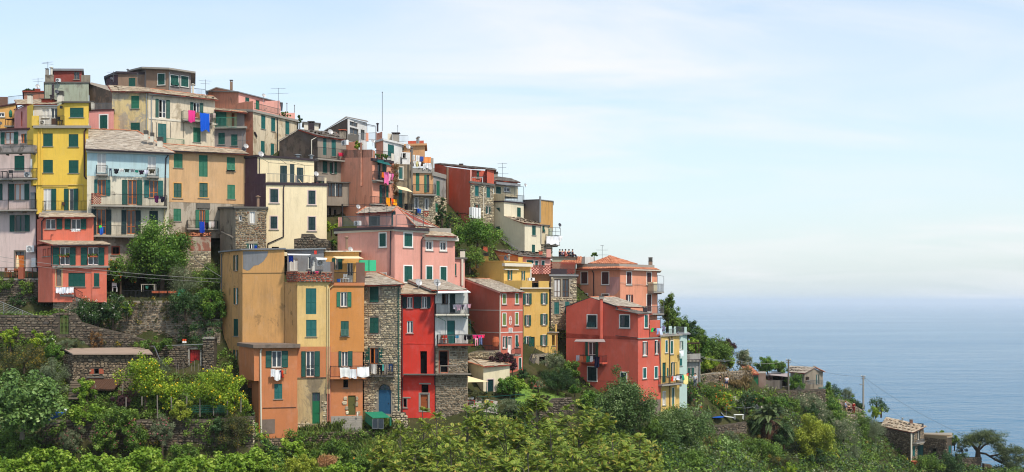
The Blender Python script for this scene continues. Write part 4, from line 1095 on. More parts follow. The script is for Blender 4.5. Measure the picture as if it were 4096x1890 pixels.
view('E')
h = House('beige and ivory stepped house with a terrace pergola and a slate-roofed wing',700,1010,143)
h.block([(535,147),(762,150)],[345,350],[480,480],'beige2',{0: [('c',557,398,603,465),('f',633,408,688,445,D(trim=.06))]},dep=5); ftop = h.fs[0]
h.roof([(528,335,146),(790,358,149.6),(700,322,153),(540,300,151)],'slate_dark',.5,.42,limit=90); h.chimney(538,573,255,312,149,'concrete'); h.antenna(617,172,320,150,((.05,.6),(.3,.5),(.7,.8))); h.band(ftop,560,790,362,385,.8,'slate_grey','terrace_canopy')
fs = h.block([(514,144.3),(632,142.3),(820,146.6)],[545,545,560],[760] * 3,'ivory',{0: [('p',547,600,592,672)],1: [('c',757,597,793,685)]},dep=6); h.slab(th=.16,over=.2,m='darktrim')
h.block([(520,144.2),(640,142.4)],[470,465],[545,545],'beige2',dep=.3,capm='beige2'); h.roofrail([(645,535,142.4),(825,545,146.4)],h=M_(60,144))
b = MB()
for (x0,y0,x1,y1) in ((650,385,650,530),(735,385,735,530),(765,390,765,530),(820,400,820,530),(650,390,820,400),(650,385,735,385)): b.tube([P(x0,y0,143.5),P(x1,y1,144)],.03,4)
b.build('pergola_frame',MATS['greyiron'],h.o); h.dish(835,383,16,145,'dishgrey',405)
fs = h.block([(512,144),(829,137.8),(985,141.2)],[560,748,760],[1010] * 3,'ivory',{0: [('c1',555,777,592,915)],1: [('c',900,770,935,860),('c',898,950,928,1035)]},dep=6,cap=False,peaks=[(0,632,676)])
h.roof([(828,747,137.4),(992,762,141),(800,700,146),(630,680,142)],'slate_warm',.5,.4,limit=90); h.stones_on([(830,742,137.6),(985,755,141),(810,705,145),(645,685,142)],34)
h.pipe(fs[1],[(985,770),(985,940)],.05,'galv'); f4,= h.block([(985,141.3),(1055,142.5)],765,945,'beige2',{0: [('p',997,772,1018,828)]},dep=4); h.slab(th=.1,over=.2,m='slate_dark')
h.block([(985,141.6),(1092,144)],945,1060,'mortar',None,dep=3,stone={0: 'mortar'},slimit=30)
f5 = h.block([(1045,143.5),(1095,144.4)],790,945,'palegreen',{0: [('c1',1048,800,1065,870)]},dep=3)[0]; h.balcony(f5,1042,1165,860,945,1.0,'greyiron',sides=True); h.dish(1162,763,18,144,'dishdark',800)
b = MB()
for (x0,y0,x1,y1) in ((1050,785,1170,790),(1170,790,1170,865),(1125,788,1125,865),(1090,787,1090,865),(1050,825,1170,828)): b.tube([P(x0,y0,143),P(x1,y1,143.4)],.025,4)
b.build('trellis',MATS['greyiron'],h.o)
laundry(f5,1.1,[(1038,1100,868,945,(226,224,222),'white','sheet'),(1104,1150,870,945,(230,232,236),'white','towel'),(1150,1188,868,925,(222,222,220),'white','shirt')],'the corner balcony of the ivory house','laundry on the ivory house')
h = House('grey and ochre windowless block with a tall flue on the skyline',960,760,148)
fs = h.block([(820,150),(965,147.4),(1098,150.4)],[530,525,540],[800] * 3,'greyviolet',None,dep=6,mats={1: 'ochre'}); h.slab(th=.1,over=.1,m='slate_grey'); h.pipe(fs[1],[(977,490),(975,740)],.14,'galv',.15,'flue_pipe')

view('G')
h = House('roofless old building of crumbling brick over rubble stone beside the big garden tree',780,960,126)
fs = h.block([(600,128.5),(692,125.6),(936,126)],[640,640,640],[772] * 3,'brickold',{1: [('d',722,662,742,690)]},dep=4)
h.stones_on([(600,640,126),(936,640,126),(930,600,129),(610,590,129)],70,'terracotta')
h.block([(600,128.52),(692,125.62),(936,126.02)],[772] * 3,[1010] * 3,'mortar',None,dep=4,stone={0: 'mortar',1: 'mortar'},smat='stone_grey',slimit=200,cap=False)
# ================================================================ centre
view('H')
h = House('pale cream house with a dark purple side wall and a sunny roof terrace',640,900,126)
fs = h.block([(210,131.5),(437,125.5),(1015,126.6)],[270,270,296],[960] * 3,'pale_yellow',{1: [('c',478,328,553,453,D(trim=.1,tm='lilac',s='K')),('c',840,340,908,470,D(trim=.1,tm='lilac',s='K')),('c',480,585,545,703,D(trim=.1,tm='lilac',s='K')),('c',840,592,908,717,D(trim=.1,tm='lilac',s='K')),('d',492,875,560,900)]},dep=8,mats={0: 'purple'})
f = fs[1]
h.band(f,437,1022,266,290,.12,'darktrim','string_course'); h.pipe(f,[(610,290),(604,320),(604,778),(455,845),(455,900)],.07,'darktrim')
fu = h.block([(210,131.6),(357,128.2),(662,128.8),(895,130)],[40,22,40,62],[290] * 4,'pale_yellow',{1: [('c',572,103,637,265,D(s='K')),],2: [('c',665,88,708,265,D(s='K')),('c',730,122,793,265,D(s='K'))]},dep=6,mats={0: 'purple'}); h.slab(th=.25,over=.15,m='darktrim')
h.block([(355,127.4),(437,125.6)],[180,177],[272,272],'purple',dep=.4,capm='purple'); h.block([(435,125.6),(448,125.65)],178,270,'pale_yellow',dep=.8); h.block([(717,126.1),(733,126.15)],196,276,'greyviolet',dep=.4)
h.roofrail([(448,264,125.7),(717,270,126.1)],'greyiron',h=M_(84,126)); h.roofrail([(733,274,126.2),(1000,290,126.5)],'greyiron',h=M_(80,126)); h.block([(992,126.6),(1012,126.65)],218,296,'pale_yellow',dep=.5)
h.pipe(fu[1],[(375,30),(375,185)],.05,'darktrim'); h.dish(914,182,24,126.2,'dishgrey',215)
b = MB()
for p in ([(465,75),(465,180)],[(805,100),(805,190)],[(390,30),(465,75)],[(465,75),(940,110)],[(570,42),(640,92)],[(665,62),(805,100)]): b.tube([P(*p[0],127),P(*p[1],127)],.02,4)
b.build('pergola_frame',MATS['iron'],h.o); h.flue(740,0,42,130,.25,'galv'); h.flue(868,5,50,130,.2,'galv')
view('C'); h.dish(460,945,28,126.8,'dishgrey',975); view('H')
h = House('small rubble stone house with a flat slab roof below the purple wall',290,890,124)
fs = h.block([(0,128),(148,123.6),(441,124.2)],[512,510,512],[960] * 3,'grey_plaster',{1: [('f',183,578,207,628,D(trim=.08,tm='tan_peeled')),('f',283,540,333,652,D(c='W',trim=.1,tm='tan_peeled',cur=1)),('o',275,845,325,905,28,30,D(ajar=1))]},dep=6,stone={1: 'mortar_light'},smat='stone_warm',slimit=300); h.slab(th=.2,over=.25,m='concrete_dark')
h.flue(362,395,495,125,.16,'taupe'); h.pipe(fs[0],[(15,735),(120,785)],.12,'greywood',.3,'lean_to_edge'); laundry(fs[1],.2,[(330,354,862,893,(40,80,190),'blue','towel')],'the window ledge of the small rubble stone house','laundry on the stone house')
h = thing('ruined_wall','ruined dark stone wall stub overgrown at the foot of the cream house','wall',P(880,900,122),None)
rf = PF((705,122),(1060,122))
zl = [(705,800),(770,792),(775,752),(880,752),(900,780),(950,800),(1000,800),(1060,830)]
b = MB()
for (x0,y0),(x1,y1) in zip(zl,zl[1:]):
    q = [P(x0,960,122),P(x1,960,122),P(x1,y1,122),P(x0,y0,122)]; b.poly(q); b.poly([c + Vector((0,1,0)) for c in q][::-1]); b.poly([q[3],q[2],q[2] + Vector((0,1,0)),q[3] + Vector((0,1,0))])
w = b.build('masonry',MATS['mortar_dark'],h)
def rtop(u,pts=[rf.uz(x,y) for x,y in zl]):
    for (a,za),(c,zc) in zip(pts,pts[1:]):
        if u <= c: return za + (zc - za) * (u - a) / max(.01,c - a)
    return pts[-1][1]
stonework(rf,w,P(0,955,122).z,rtop,'stone_dark',limit=150)

view('I')
h = House('large rose pink house with a railed roof terrace, pavilion and white window frames',560,720,119)
fs = h.block([(100,121.4),(552,116.4),(795,119.2)],[288,275,288],[740] * 3,'rosepink',{0: [('c',432,305,483,410,D(trim=.13)),('c',432,625,483,720,D(trim=.13))],1: [('c',628,307,690,410,D(trim=.13)),('c',628,565,690,690,D(trim=.13))]},dep=9)
for i,(a,b_) in enumerate(((70,545),(548,822))): h.band(fs[i],a,b_,277,296,.14,'offwhite','cornice')
h.slab(th=.28,over=.42,m='darktrim')
f3,= h.block([(795,119.2),(1030,122)],[345,360],[740,740],'rosepink',{0: [('f',803,372,850,435,D(trim=.12)),('f',915,377,960,440,D(trim=.12)),('c',803,568,850,690,D(trim=.12)),('c',915,572,962,700,D(trim=.12))]},dep=8)
h.band(f3,795,1062,338,362,.4,'offwhite','cornice'); h.band(f3,795,1055,322,338,.55,'offwhite','eave'); h.roof([(800,322,118.2),(1048,332,121.2),(1000,304,123.5),(815,290,121)],'slate_warm',.4,.3,limit=60); h.block([(815,121),(1000,123.2)],[262,266],[305,310],'concrete',dep=.3)
h.pipe(fs[0],[(520,285),(516,640)],.06,'darktrim'); h.pipe(f3,[(800,318),(768,350),(766,690)],.07,'darktrim',.2)
for x0,x1,yt,Y in ((105,136,178,121.6),(312,346,168,119.2),(540,568,158,116.8)): h.block([(x0,Y),(x1,Y - .1)],yt,252,'rosepink',dep=.5)
z0 = h.railing([P(x,250,Y) for x,Y in ((136,121.2),(312,119.2),(346,118.8),(540,116.7))],M_(78,119),'greyiron',.13); h.railing([P(x,y,Y) for x,y,Y in ((568,238,116.6),(780,246,118.8))],M_(80,118),'greyiron',.13)
pv = h.block([(252,123.4),(522,120.6),(717,123)],[152,140,252],[262] * 3,'rosepink',{0: [('c1',348,165,435,245,D(s='K')),],1: [('c1',526,130,560,240,D(s='K'))]},dep=5,peaks=[(1,572,98)],cap=False)
h.roof([(246,150,122.8),(532,134,120),(574,97,122.8),(322,100,125.8)],'slate',.4,.32,limit=120); h.roof([(715,244,122),(905,262,125),(640,130,127),(573,97,122.6)],'slate',.4,.32,limit=120)
h.ridge((715,246,121.9),(572,95,122.4)); h.ridge((905,262,125),(575,96,122.6)); h.ridge((532,132,119.9),(573,96,122.3)); h.ridge((246,148,122.7),(322,99,125.6))
h.ac(fs[0],245,208,288,246,-1.2); h.dish(262,95,18,122,'dishgrey',150)
b = MB()
for x,yb,Y in ((142,250,121),(310,250,119),(350,250,118.6),(490,245,117.4),(700,245,118),(782,248,119)): b.tube([P(x,yb,Y),P(x,yb - 180,Y)],.03,5)
b.tube([P(142,95,121),P(490,80,117.4),P(700,90,118)],.02,4); b.tube([P(142,80,121),P(350,75,118.6),P(580,60,124)],.02,4)
b.build('pergola_frame',MATS['iron'],h.o)
view('I')
h = House('sliver of a pale pink house with a thick drainpipe behind the rose pink house',1070,740,124)
f,= h.block([(1028,123.6),(1108,124)],510,760,'pinkpale',{0: [('c1',1030,545,1042,640)]},dep=4); h.slab(th=.2,over=.3,m='concrete_dark'); h.chimney(1072,1110,435,500,124,'offwhite','open'); h.pipe(f,[(1088,510),(1088,720)],.14,'offwhite',.2); h.roofrail([(1032,500,124),(1070,500,124)],h=1)

# ---- the orange front complex
view('J')
h = House('tall ochre and orange apartment house with stained left wall and three stacked terraces',600,1570,111)
fs = h.block([(42,120),(218,114.6),(550,113.4)],[62,44,37],[1570] * 3,'tan_plain',{0: [('o',157,83,178,205,32,22),('o',160,342,180,470,38,20,D(cur=1)),('c1',147,588,183,725),('o',160,832,177,962,45,10)]},dep=5,mats={0: 'tan_stained'}); h.slab(th=.16,over=.2,m='slate_grey')
fp = fs[1]
u = [fp.uz(x,y) for x,y in ((222,52),(420,52),(415,85),(385,130),(345,160),(310,165),(275,200),(255,205),(222,190))]
b = MB(); b.poly([fp.pt(a,z,.012) for a,z in u][::-1]); b.poly([fp.pt(a,z,.0) for a,z in u]); b.build('cement_patch',MATS['slate_grey'],h.o)
h.pipe(fp,[(190,800),(190,225),(570,222)],.02,'darktrim',.03,'cable'); h.pipe(fs[0],[(50,70),(50,975)],.06,'greyiron')
f2,= h.block([(550,113.5),(652,110.8)],292,1570,'tan_stained',None,dep=5,shrink=.999)
f3,= h.block([(652,110.8),(905,111.2)],292,808,'buff',{0: [('c',720,345,803,550,D(s='T')),('c',722,595,805,728,D(s='T'))]},dep=5)
f3b,= h.block([(652,110.78),(905,111.18)],808,1052,'orange_deep',{0: [('o',722,845,788,1045,35,40)]},dep=5,cap=False)
h.roofrail([(726,1040,110.7),(790,1040,110.75)],h=M_(80,111))
view('K')
f3c,= h.block([(764,110.8),(1082,111.2)],478,1010,'oldcoat',{0: [('g',922,636,1003,968,D(m='greendoor',transom=.28,c='G'))]},dep=5,cap=False)
stonework(f3c,f3c.wall,P(0,1000,111).z,lambda u: P(0,950 if u < 2.2 else 720,111).z,'stone_grey',[(f3c.uz(905,0)[0],f3c.uz(1012,0)[0],0,200)],limit=60,d=.05)
h.pipe(f3c,[(398,800),(752,792),(752,488),(1080,480)],.03,'darktrim',.06,'conduit')
view('J')
gx = h.block([(572,116),(862,115.4)],[44,36],[300,300],'slate_grey',{0: [('f',590,110,660,205,D(cur=1)),('f',735,88,760,192),('g',768,118,796,210,D(m='white'))]},dep=4)[0]; h.slab(th=.14,over=.3,m='galv')
h.chimney(788,806,40,76,115,'brightred','open'); h.panel([(572,70,113.8),(762,74,113.6),(745,82,111.6),(578,80,111.8)],'awning_white','awning',.03); h.panel([(800,100,114.8),(890,104,114.6),(886,116,113.2),(812,118,113.4)],'awning_white','awning',.03)
h.ac(gx,814,120,880,168,.5)
pf = h.block([(570,112.6),(657,110.6),(930,111)],[208,206,214],[294] * 3,'mortar',None,dep=.3,stone={0: 'mortar',1: 'mortar'},smat='brick',slimit=120); h.block([(915,111),(945,111)],135,300,'brownpanel',dep=.4); h.block([(860,113),(915,113)],135,215,'slate_grey',dep=.3)
laundry(gx,3.6,[(585,620,78,135,(30,66,170),'blue','towel')],'the grey roof terrace of the ochre house','laundry on the ochre house')
laundry(pf[1],.1,[(735,750,208,228,(120,30,60),'dark red','sock'),(756,770,208,230,(30,26,40),'black','sock'),(776,790,209,232,(44,36,60),'navy','sock'),(796,822,209,230,(214,60,110),'pink','shirt'),(826,842,210,230,(40,60,60),'dark green','sock')],'the line above the brick parapet','laundry on the ochre house')
# orange tower
ot,= h.block([(905,111.3),(1182,112)],322,850,'orange_bright',{0: [('o',995,375,1048,490,30,32,D(s='M')),('p',997,605,1060,725)]},dep=6)
view('K')
ob,= h.block([(1110,111.32),(1455,112.02)],152,965,'orange_deep',{0: [('o',1232,200,1298,362,30,48),('d',1250,503,1302,585),('g',1300,668,1380,875,D(m='olivedoor',n=1))]},dep=6,cap=False)
h.band(ob,1120,1450,885,965,.05,'concrete','plinth')
for i,(x,y,w_,h_) in enumerate(((1272,700,46,50),(1262,745,60,46),(1285,800,40,46),(1290,850,36,44),(1396,700,34,60),(1392,760,34,60),(1408,850,50,42))):
    M = ob.mtx(*ob.uz(x,y),.02) @ Matrix.Diagonal((M_(w_,111.6),.16,M_(h_,111.6),1)); inst('quoin_stone',stone_mesh(i,'stone_grey'),h.o,M,h.p)
view('J')
h.balcony(ot,915,1200,962,1050,.9,'iron','orange_deep',th=.18)
uf = h.block([(868,116.6),(1142,116.6)],[58,56],[325,325],'orange',{0: [('o',955,105,975,195,25,33),('g',1047,145,1093,312,D(m='white',transom=.6,c='W'))]},dep=4)[0]; h.slab(th=.12,over=.3,m='offwhite')
h.panel([(935,92,116.2),(1140,92,116.2),(1178,108,113),(965,108,113)],'creamcloth','awning',.03); h.band(ot,918,1186,300,324,.15,'orange_deep','terrace_edge'); h.roofrail([(938,304,111.3),(1120,304,111.7)],h=M_(84,111),gap=.1); ot2,= h.block([(1118,111.7),(1188,111.9)],140,302,'brownpanel',dep=.2)
view('I'); h.flue(172,335,430,116,.13,'taupe'); h.dish(200,432,20,117,'dishgrey',450); h.panel([(268,518,115),(405,518,115.4),(405,605,115.4),(268,605,115)],'greenpanel','green_screen',.06); h.band(PF((268,115),(405,115.4)),347,352,515,608,.05,'midgreen','screen_post')
view('J')
h.pipe(ot,[(912,300),(890,320),(888,1180)],.07,'cream_pipe',.16); h.pipe(ot,[(935,322),(905,345),(905,1180)],.07,'cream_pipe',.16)
view('K'); h.pipe(ob,[(1085,150),(1085,945)],.07,'copper',.16); h.pipe(ob,[(1108,150),(1108,940)],.07,'copper',.16)
laundry(ob,1.0,[(1212,1316,372,474,(226,226,222),'white','sheet'),(1316,1388,388,487,(220,222,224),'white','towel'),(1396,1522,365,472,(230,230,228),'white','blanket')],'the front balcony of the orange tower','laundry on the orange tower')
cloth_line(ob,1.0,1190,368,1530,360,'clothes line along the front balcony of the orange tower')
# low box
view('J')
bl = h.block([(192,113.4),(310,108.9),(348,109.05)],818,1080,'orange_deep',None,dep=4)
lf,= h.block([(348,109.05),(652,110)],818,1560,'orange_deep',{0: [('o',450,840,528,972,45,48),('c',470,1103,533,1222,D(s='T'))]},dep=4)
h.block([(215,116),(345,110.6)],[1080,1080],[1600,1600],'orange_deep',{0: [('d',262,1090,292,1300)]},dep=3,cap=False); h.block([(310,111),(349,109.07)],1080,1560,'orange_deep',dep=2,cap=False)
u = [Vector(((T(x,0)[0] - HX) / F * Y,Y)) for x,Y in ((186,113.8),(310,108.5),(668,109.6),(668,113.5),(215,116.5))]
h.slab(th=.34,over=.12,m='plinth',z=P(0,818,108.9).z,loop=u)
view('K')
pl_,= h.block([(393,109.02),(655,109.85)],922,1075,'plinth',{0: []},dep=.5,cap=False)
dr,= h.block([(655,109.95),(768,110.4)],815,1030,'orange_deep',{0: [('g',664,822,724,1022,D(m='greendoor',transom=.15,c='G'))]},dep=.3,cap=False)
h.pipe(lf,[(388,175),(376,200),(378,640),(384,1100)],.085,'offwhite',.14); h.pipe(lf,[(398,800),(752,792)],.025,'darktrim',.05,'conduit')
laundry(lf,.5,[(483,530,388,470,(222,224,226),'white','towel'),(525,588,394,508,(228,228,226),'white','sheet'),(576,600,400,478,(62,46,92),'purple','towel'),(598,624,402,480,(216,74,40),'orange red','shirt'),(606,650,384,440,(150,130,100),'beige','shirt')],'the window line of the low orange wing','laundry on the orange wing')

view('L')
h = House('tall grey stone house with an arched blue door and green shutters',220,1150,113)
f,= h.block([(72,113.6),(363,112.8)],[122,118],[1180,1180],'mortar',{0: [('p',117,135,188,255,D(trim=.12,tm='tan_peeled',tilt=.12)),('p',117,378,188,500,D(trim=.12,tm='tan_peeled',tilt=.12)),('o',119,620,185,745,36,36,D(c='O',ajar=1)),('g',185,895,285,1142,D(m='bluedoor',n=2,transom=.24,c='G',trim=.0))]},dep=8,stone={0: 'mortar'},smat='stone_grey',slimit=300)
h.roof([(70,124,112.8),(392,116,112),(182,26,118),(86,22,118.6)],'slate',.4,.3,limit=300); h.ridge((392,113,112),(180,22,118)); h.pipe(f,[(70,122),(392,118)],.07,'darktrim',.5,'gutter'); h.pipe(f,[(360,125),(342,150),(345,1120)],.06,'green')
h.balcony(f,92,300,745,838,.7,'iron','concrete_dark')
for k in range(13):
    t = math.pi * (k + .5) / 13; c = f.uz(236,950); r = M_(66,113)
    M = f.mtx(c[0] - math.cos(t) * r,c[1] + math.sin(t) * r * .92,.03) @ Matrix.Rotation(t - math.pi / 2,4,'Y') @ Matrix.Diagonal((.42,.2,.56,1)); inst('arch_stone',stone_mesh(k % 9,'stone_brown'),h.o,M,h.p)
laundry(f,.8,[(112,132,748,808,(96,90,88),'grey','towel'),(130,172,748,824,(200,196,188),'off-white','towel'),(176,214,752,832,(22,22,28),'black','trousers'),(214,230,748,800,(90,180,170),'turquoise','towel'),(230,262,748,826,(120,110,104),'grey patterned','shirt'),(266,300,745,805,(54,74,110),'blue','trousers')],'the balcony of the tall grey stone house','laundry on the grey stone house')

view('L')
h = House('narrow bright red house with dark shutters under a weathered slate roof',500,1160,113)
f,= h.block([(364,113.6),(634,113.3)],194,1180,'brightred',{0: [('o',413,215,455,305,30,0,D(s='K')),('o',527,213,570,305,26,28,D(s='K')),('f',410,405,460,503,D(c='W')),('d',515,645,570,825),('d',525,910,582,975),('g',520,990,578,1112,D(m='wood',trim=.2,tm='concrete')),('d',382,1018,410,1088,D(trim=.06,tm='concrete'))]},dep=7)
sh = inst('shutter',me_shutter(.72,1.2,'navygreen'),h.o,f.mtx(*f.uz(467,305),.05),h.p)
h.roof([(357,192,112.8),(642,192,112.6),(545,108,117.5),(385,108,118)],'slate_warm',.42,.3,limit=260); h.pipe(f,[(357,195),(640,195)],.06,'redtrim',.5,'gutter'); h.pipe(f,[(374,200),(374,1130)],.06,'darktrim'); h.pipe(f,[(632,200),(632,840)],.05,'darktrim'); h.band(f,410,472,578,586,.04,'brightred'); h.band(f,380,640,582,590,.02,'brightred'); h.band(f,508,600,897,908,.08,'concrete','lintel'); h.band(f,378,440,1008,1018,.06,'concrete','lintel')
u0,u1,z0,z1 = f.rect(380,828,640,842,.9); b = MB(); b.box(f.pt(u0,z1 - .1,0),f.U3() * (u1 - u0),f.n3() * .9,(0,0,.1)); b.build('canopy',MATS['concrete_dark'],h.o)
h.pipe(f,[(632,840),(632,915)],.06,'darktrim',.1,'bracket')
view('L')
h = House('pale blue house over a bare stone base with two balconies and a white awning',760,1120,113)
f,= h.block([(634,113.2),(896,113.8)],172,602,'paleblue',{0: [('o',690,190,738,272,0,0,D(c='D',ajar=1)),('c1',752,190,795,340,D(s='K')),('g',730,402,792,585,D(m='teal',n=2)),]},dep=7)
fb,= h.block([(638,113.22),(893,113.82)],602,1180,'mortar_light',{0: [('d',670,645,735,812,D(trim=.1,tm='brick'))]},dep=7,stone={0: 'mortar_light'},smat='stone_brown',slimit=300,cap=False)
h.roof([(605,160,112.6),(890,160,112.9),(690,82,118.5),(400,78,118)],'slate',.4,.3,limit=300); h.wpoly([(605,162,112.5),(398,80,117.9),(398,92,117.9),(605,172,112.5)],'concrete','roof_edge')
h.balcony(f,640,905,270,350,1.0,'iron','offwhite'); h.balcony(f,657,948,515,590,1.0,'iron','redtrim'); h.panel([(660,165,113),(890,160,113.4),(918,178,111.6),(656,184,111.4)],'awning_white','awning',.04)
for x,t,bb,Y in ((740,180,345,112.1),(895,180,345,112.4)): h.flue(x,t,bb,Y,.03,'galv')
h.dish(503,100,29,114.6,'dishgrey',150); h.dish(648,104,32,111.5,'dishgrey',145); h.antenna(654,82,250,111.4,((.1,.5),))
u0,u1,z0,z1 = fb.rect(640,825,922,840,.9); b = MB(); b.box(fb.pt(u0,z1 - .12,0),fb.U3() * (u1 - u0),fb.n3() * .9,(0,0,.12)); b.build('wooden_shelf',MATS['greywood'],h.o); h.roofrail([(675,832,112.2),(806,832,112.4)],'greywood',h=M_(70,112),gap=1.2,bar=.05)
h.pipe(f,[(655,375),(715,405),(715,515)],.03,'green',.8,'bracket'); h.pipe(f,[(858,375),(912,395),(912,500)],.03,'green',.8,'bracket')
laundry(f,1.1,[(775,802,274,312,(214,200,206),'pale','shirt'),(802,842,274,322,(222,180,190),'pale pink','shirt'),(843,862,274,318,(120,100,110),'mauve','shirt'),(862,884,272,316,(206,196,200),'white','towel'),(886,918,270,302,(200,150,160),'rose','shirt')],'the upper balcony of the pale blue house','laundry on the pale blue house')
laundry(f,1.1,[(796,822,515,542,(60,120,150),'blue','towel'),(864,882,515,558,(30,24,30),'black','towel'),(884,928,515,552,(20,18,22),'black','shirt'),(932,970,515,545,(236,70,130),'hot pink','shirt'),(950,976,540,600,(226,150,170),'pale pink','trousers'),(972,1000,515,545,(220,40,110),'magenta','shirt'),(986,1008,530,592,(130,150,190),'light blue','trousers'),(1000,1026,512,540,(236,60,100),'red pink','shirt')],'the lower balcony of the pale blue house','laundry on the pale blue house')
cloth_line(f,1.1,655,518,1028,512,'clothes line in front of the lower balcony of the pale blue house')

# ================================================================ right of centre
view('M')
h = House('small cream garden house with a slate lean-to roof and one dark door',280,1160,118)
fs = h.block([(100,121),(225,117.5),(433,119)],[934,966,958],[1190] * 3,'hut_cream',{1: [('g',258,1068,305,1180,D(m='navygreen',trim=.1,tm='lilac'))]},dep=4)
h.roof([(228,966,117),(445,950,118.8),(200,884,123),(98,884,122.4)],'slate_warm',.4,.3,limit=260); h.ridge((228,967,117),(96,928,120.6)); h.ridge((445,948,118.8),(200,882,123)); h.wpoly([(98,884,122.4),(228,966,117),(96,930,121)],'slate_warm','roof_edge')
h = House('dark red gabled house with olive shutters and white string courses',430,980,124)
fs = h.block([(72,128),(362,122),(537,124.4)],[280,372,378],[1040] * 3,'rosered',{1: [('c',378,392,403,467,D(s='Y',trim=.08)),('c',478,390,503,465,D(s='Y',trim=.08)),('c',378,545,403,638,D(s='Y',trim=.08)),('c',478,540,500,632,D(s='Y',trim=.08)),('o',380,728,400,818,0,18,D(trim=.05)),('g',420,728,448,865,D(m='white',transom=.5,c='W',trim=.05)),('p',478,718,498,808,D(trim=.06)),('c1',506,898,525,985,D(trim=.06)),('c1',472,900,484,975)]},dep=7,mats={0: 'rosered'},cap=False)
f = fs[1]
h.roof([(358,374,121.4),(552,374,124),(296,274,131),(72,266,128)],'slate',.42,.32,limit=300); h.ridge((72,264,128),(296,271,131)); h.wpoly([(70,268,127.9),(358,374,121.3),(358,386,121.3),(70,280,127.9)],'pinkpale','roof_edge')
h.band(f,364,535,515,522,.03,'whiteline'); h.band(f,362,535,690,698,.03,'whiteline'); h.band(fs[0],80,360,515,521,.03,'whiteline'); h.band(fs[0],200,360,692,698,.03,'whiteline'); h.pipe(f,[(368,380),(358,400),(356,860)],.06,'offwhite')
b = MB(); c = f.uz(438,600); b.poly([f.pt(c[0] + .24 * math.cos(2 * math.pi * i / 16),c[1] + .52 * math.sin(2 * math.pi * i / 16),.03) for i in range(16)]); b.poly([f.pt(c[0] + .24 * math.cos(2 * math.pi * i / 16),c[1] + .52 * math.sin(2 * math.pi * i / 16),.0) for i in range(16)][::-1]); md = b.build('medallion',MATS['whiteline'],h.o)
b = MB()
for t in (0,math.pi / 2): b.tube([f.pt(c[0] - .18 * math.cos(t),c[1] - .42 * math.sin(t),.035),f.pt(c[0] + .18 * math.cos(t),c[1] + .42 * math.sin(t),.035)],.03,4)
b.build('medallion_cross',MATS['rosered'],md)
pq = h.band(f,427,456,658,696,.08,'signwhite','plaque')
for i in range(4): h.band(f,431,452,664 + i * 8,667 + i * 8,.095,'iron','plaque_line')
h.railing([P(450,885,121.2),P(480,868,121.4)],M_(50,121)); h.railing([P(480,868,121.4),P(520,872,122.6)],M_(50,122)); h.band(f,478,524,868,884,1.2,'concrete','stair_landing')
view('M')
h = House('yellow tall house with a roof terrace, white flat roof and outside staircase',640,980,128)
fs = h.block([(95,134),(387,128.8),(602,131.4)],[136,134,150],[320] * 3,'deepyellow',{1: [('o',425,203,442,278,13,14,D(s='T')),('o',533,207,546,280,10,12,D(s='T'))]},dep=6); h.slab(th=.12,over=.1,m='deepyellow')
h.band(fs[1],395,620,148,172,.5,'offwhite','flat_roof_edge'); h.band(fs[1],398,505,192,200,.3,'offwhite','string_course')
f,= h.block([(533,128),(746,128.4)],348,1020,'deepyellow',{0: [('o',563,385,587,472,18,18,D(trim=.05)),('o',697,385,717,468,17,16,D(trim=.05)),('o',568,557,585,640,17,17,D(trim=.05)),('o',697,550,717,633,18,16,D(trim=.05)),('o',565,725,585,808,17,18,D(trim=.05)),('g',605,730,632,855,D(m='green')),('o',697,715,715,797,18,17,D(trim=.05))]},dep=7); h.slab(th=.14,over=.3,m='offwhite')
h.block([(374,129),(532,127.8),(612,127.9)],[285,283,285],[350] * 3,'deepyellow',dep=.3,capm='deepyellow'); h.block([(662,128),(746,128.2)],287,350,'deepyellow',dep=.3,capm='deepyellow'); h.roofrail([(612,340,127.9),(662,340,128)],h=M_(50,128)); h.ac(fs[1],575,262,618,285,1.5); h.pipe(fs[1],[(600,195),(600,265)],.1,'offwhite',.8,'awning_arm')
an,= h.block([(742,128.4),(812,129)],700,1020,'deepyellow',{0: [('d',770,715,792,800),('d',772,865,790,940,D(trim=.06))]},dep=3); h.slab(th=.12,over=.2,m='concrete'); h.roofrail([(745,690,128.2),(795,690,128.4)],h=M_(50,128)); h.block([(792,128.6),(808,128.8)],632,690,'deepyellow',dep=.3); h.pipe(f,[(540,380),(540,980)],.05,'green'); h.pipe(an,[(808,705),(804,870)],.04,'copper')
h.chimney(225,265,62,135,133,'deepyellow'); h.chimney(502,536,88,145,132,'deepyellow','open'); h.dish(400,108,19,131,'dishdark',135); h.flue(427,80,135,131.5,.12,'concrete'); h.antenna(402,78,150,131.2,((.1,.7),))
sa,= h.block([(612,126.2),(742,126.8)],868,1030,'mortar',{0: [('d',668,888,715,1020)]},dep=1.6,stone={0: 'mortar'},slimit=80)
for i in range(11):
    a,c = P(603 - i * 5.2,868 + i * 11.5,126.4 - i * .06),P(655 - i * 5,866 + i * 11.5,126.4 - i * .06); b = MB(); b.box(a,c - a,(0,1.6,0),(0,0,-.32)); b.build('step',MATS['concrete_dark'],h.o)
h.railing([P(642,862,126.2),P(742,866,126.6)],M_(60,126),'iron',.16); h.railing([P(590,975,125.6),P(642,862,126.2)],M_(50,126),'iron',.4); view('Z'); h.band(sa,690,745,390,432,.06,'slate_grey','notice_board'); h.band(sa,694,741,395,402,.08,'signwhite','notice_line'); h.band(sa,694,735,410,416,.08,'signwhite','notice_line')
view('M')
h = House('long low salmon house with a stone-weighted slate roof above the yellow house',480,180,134)
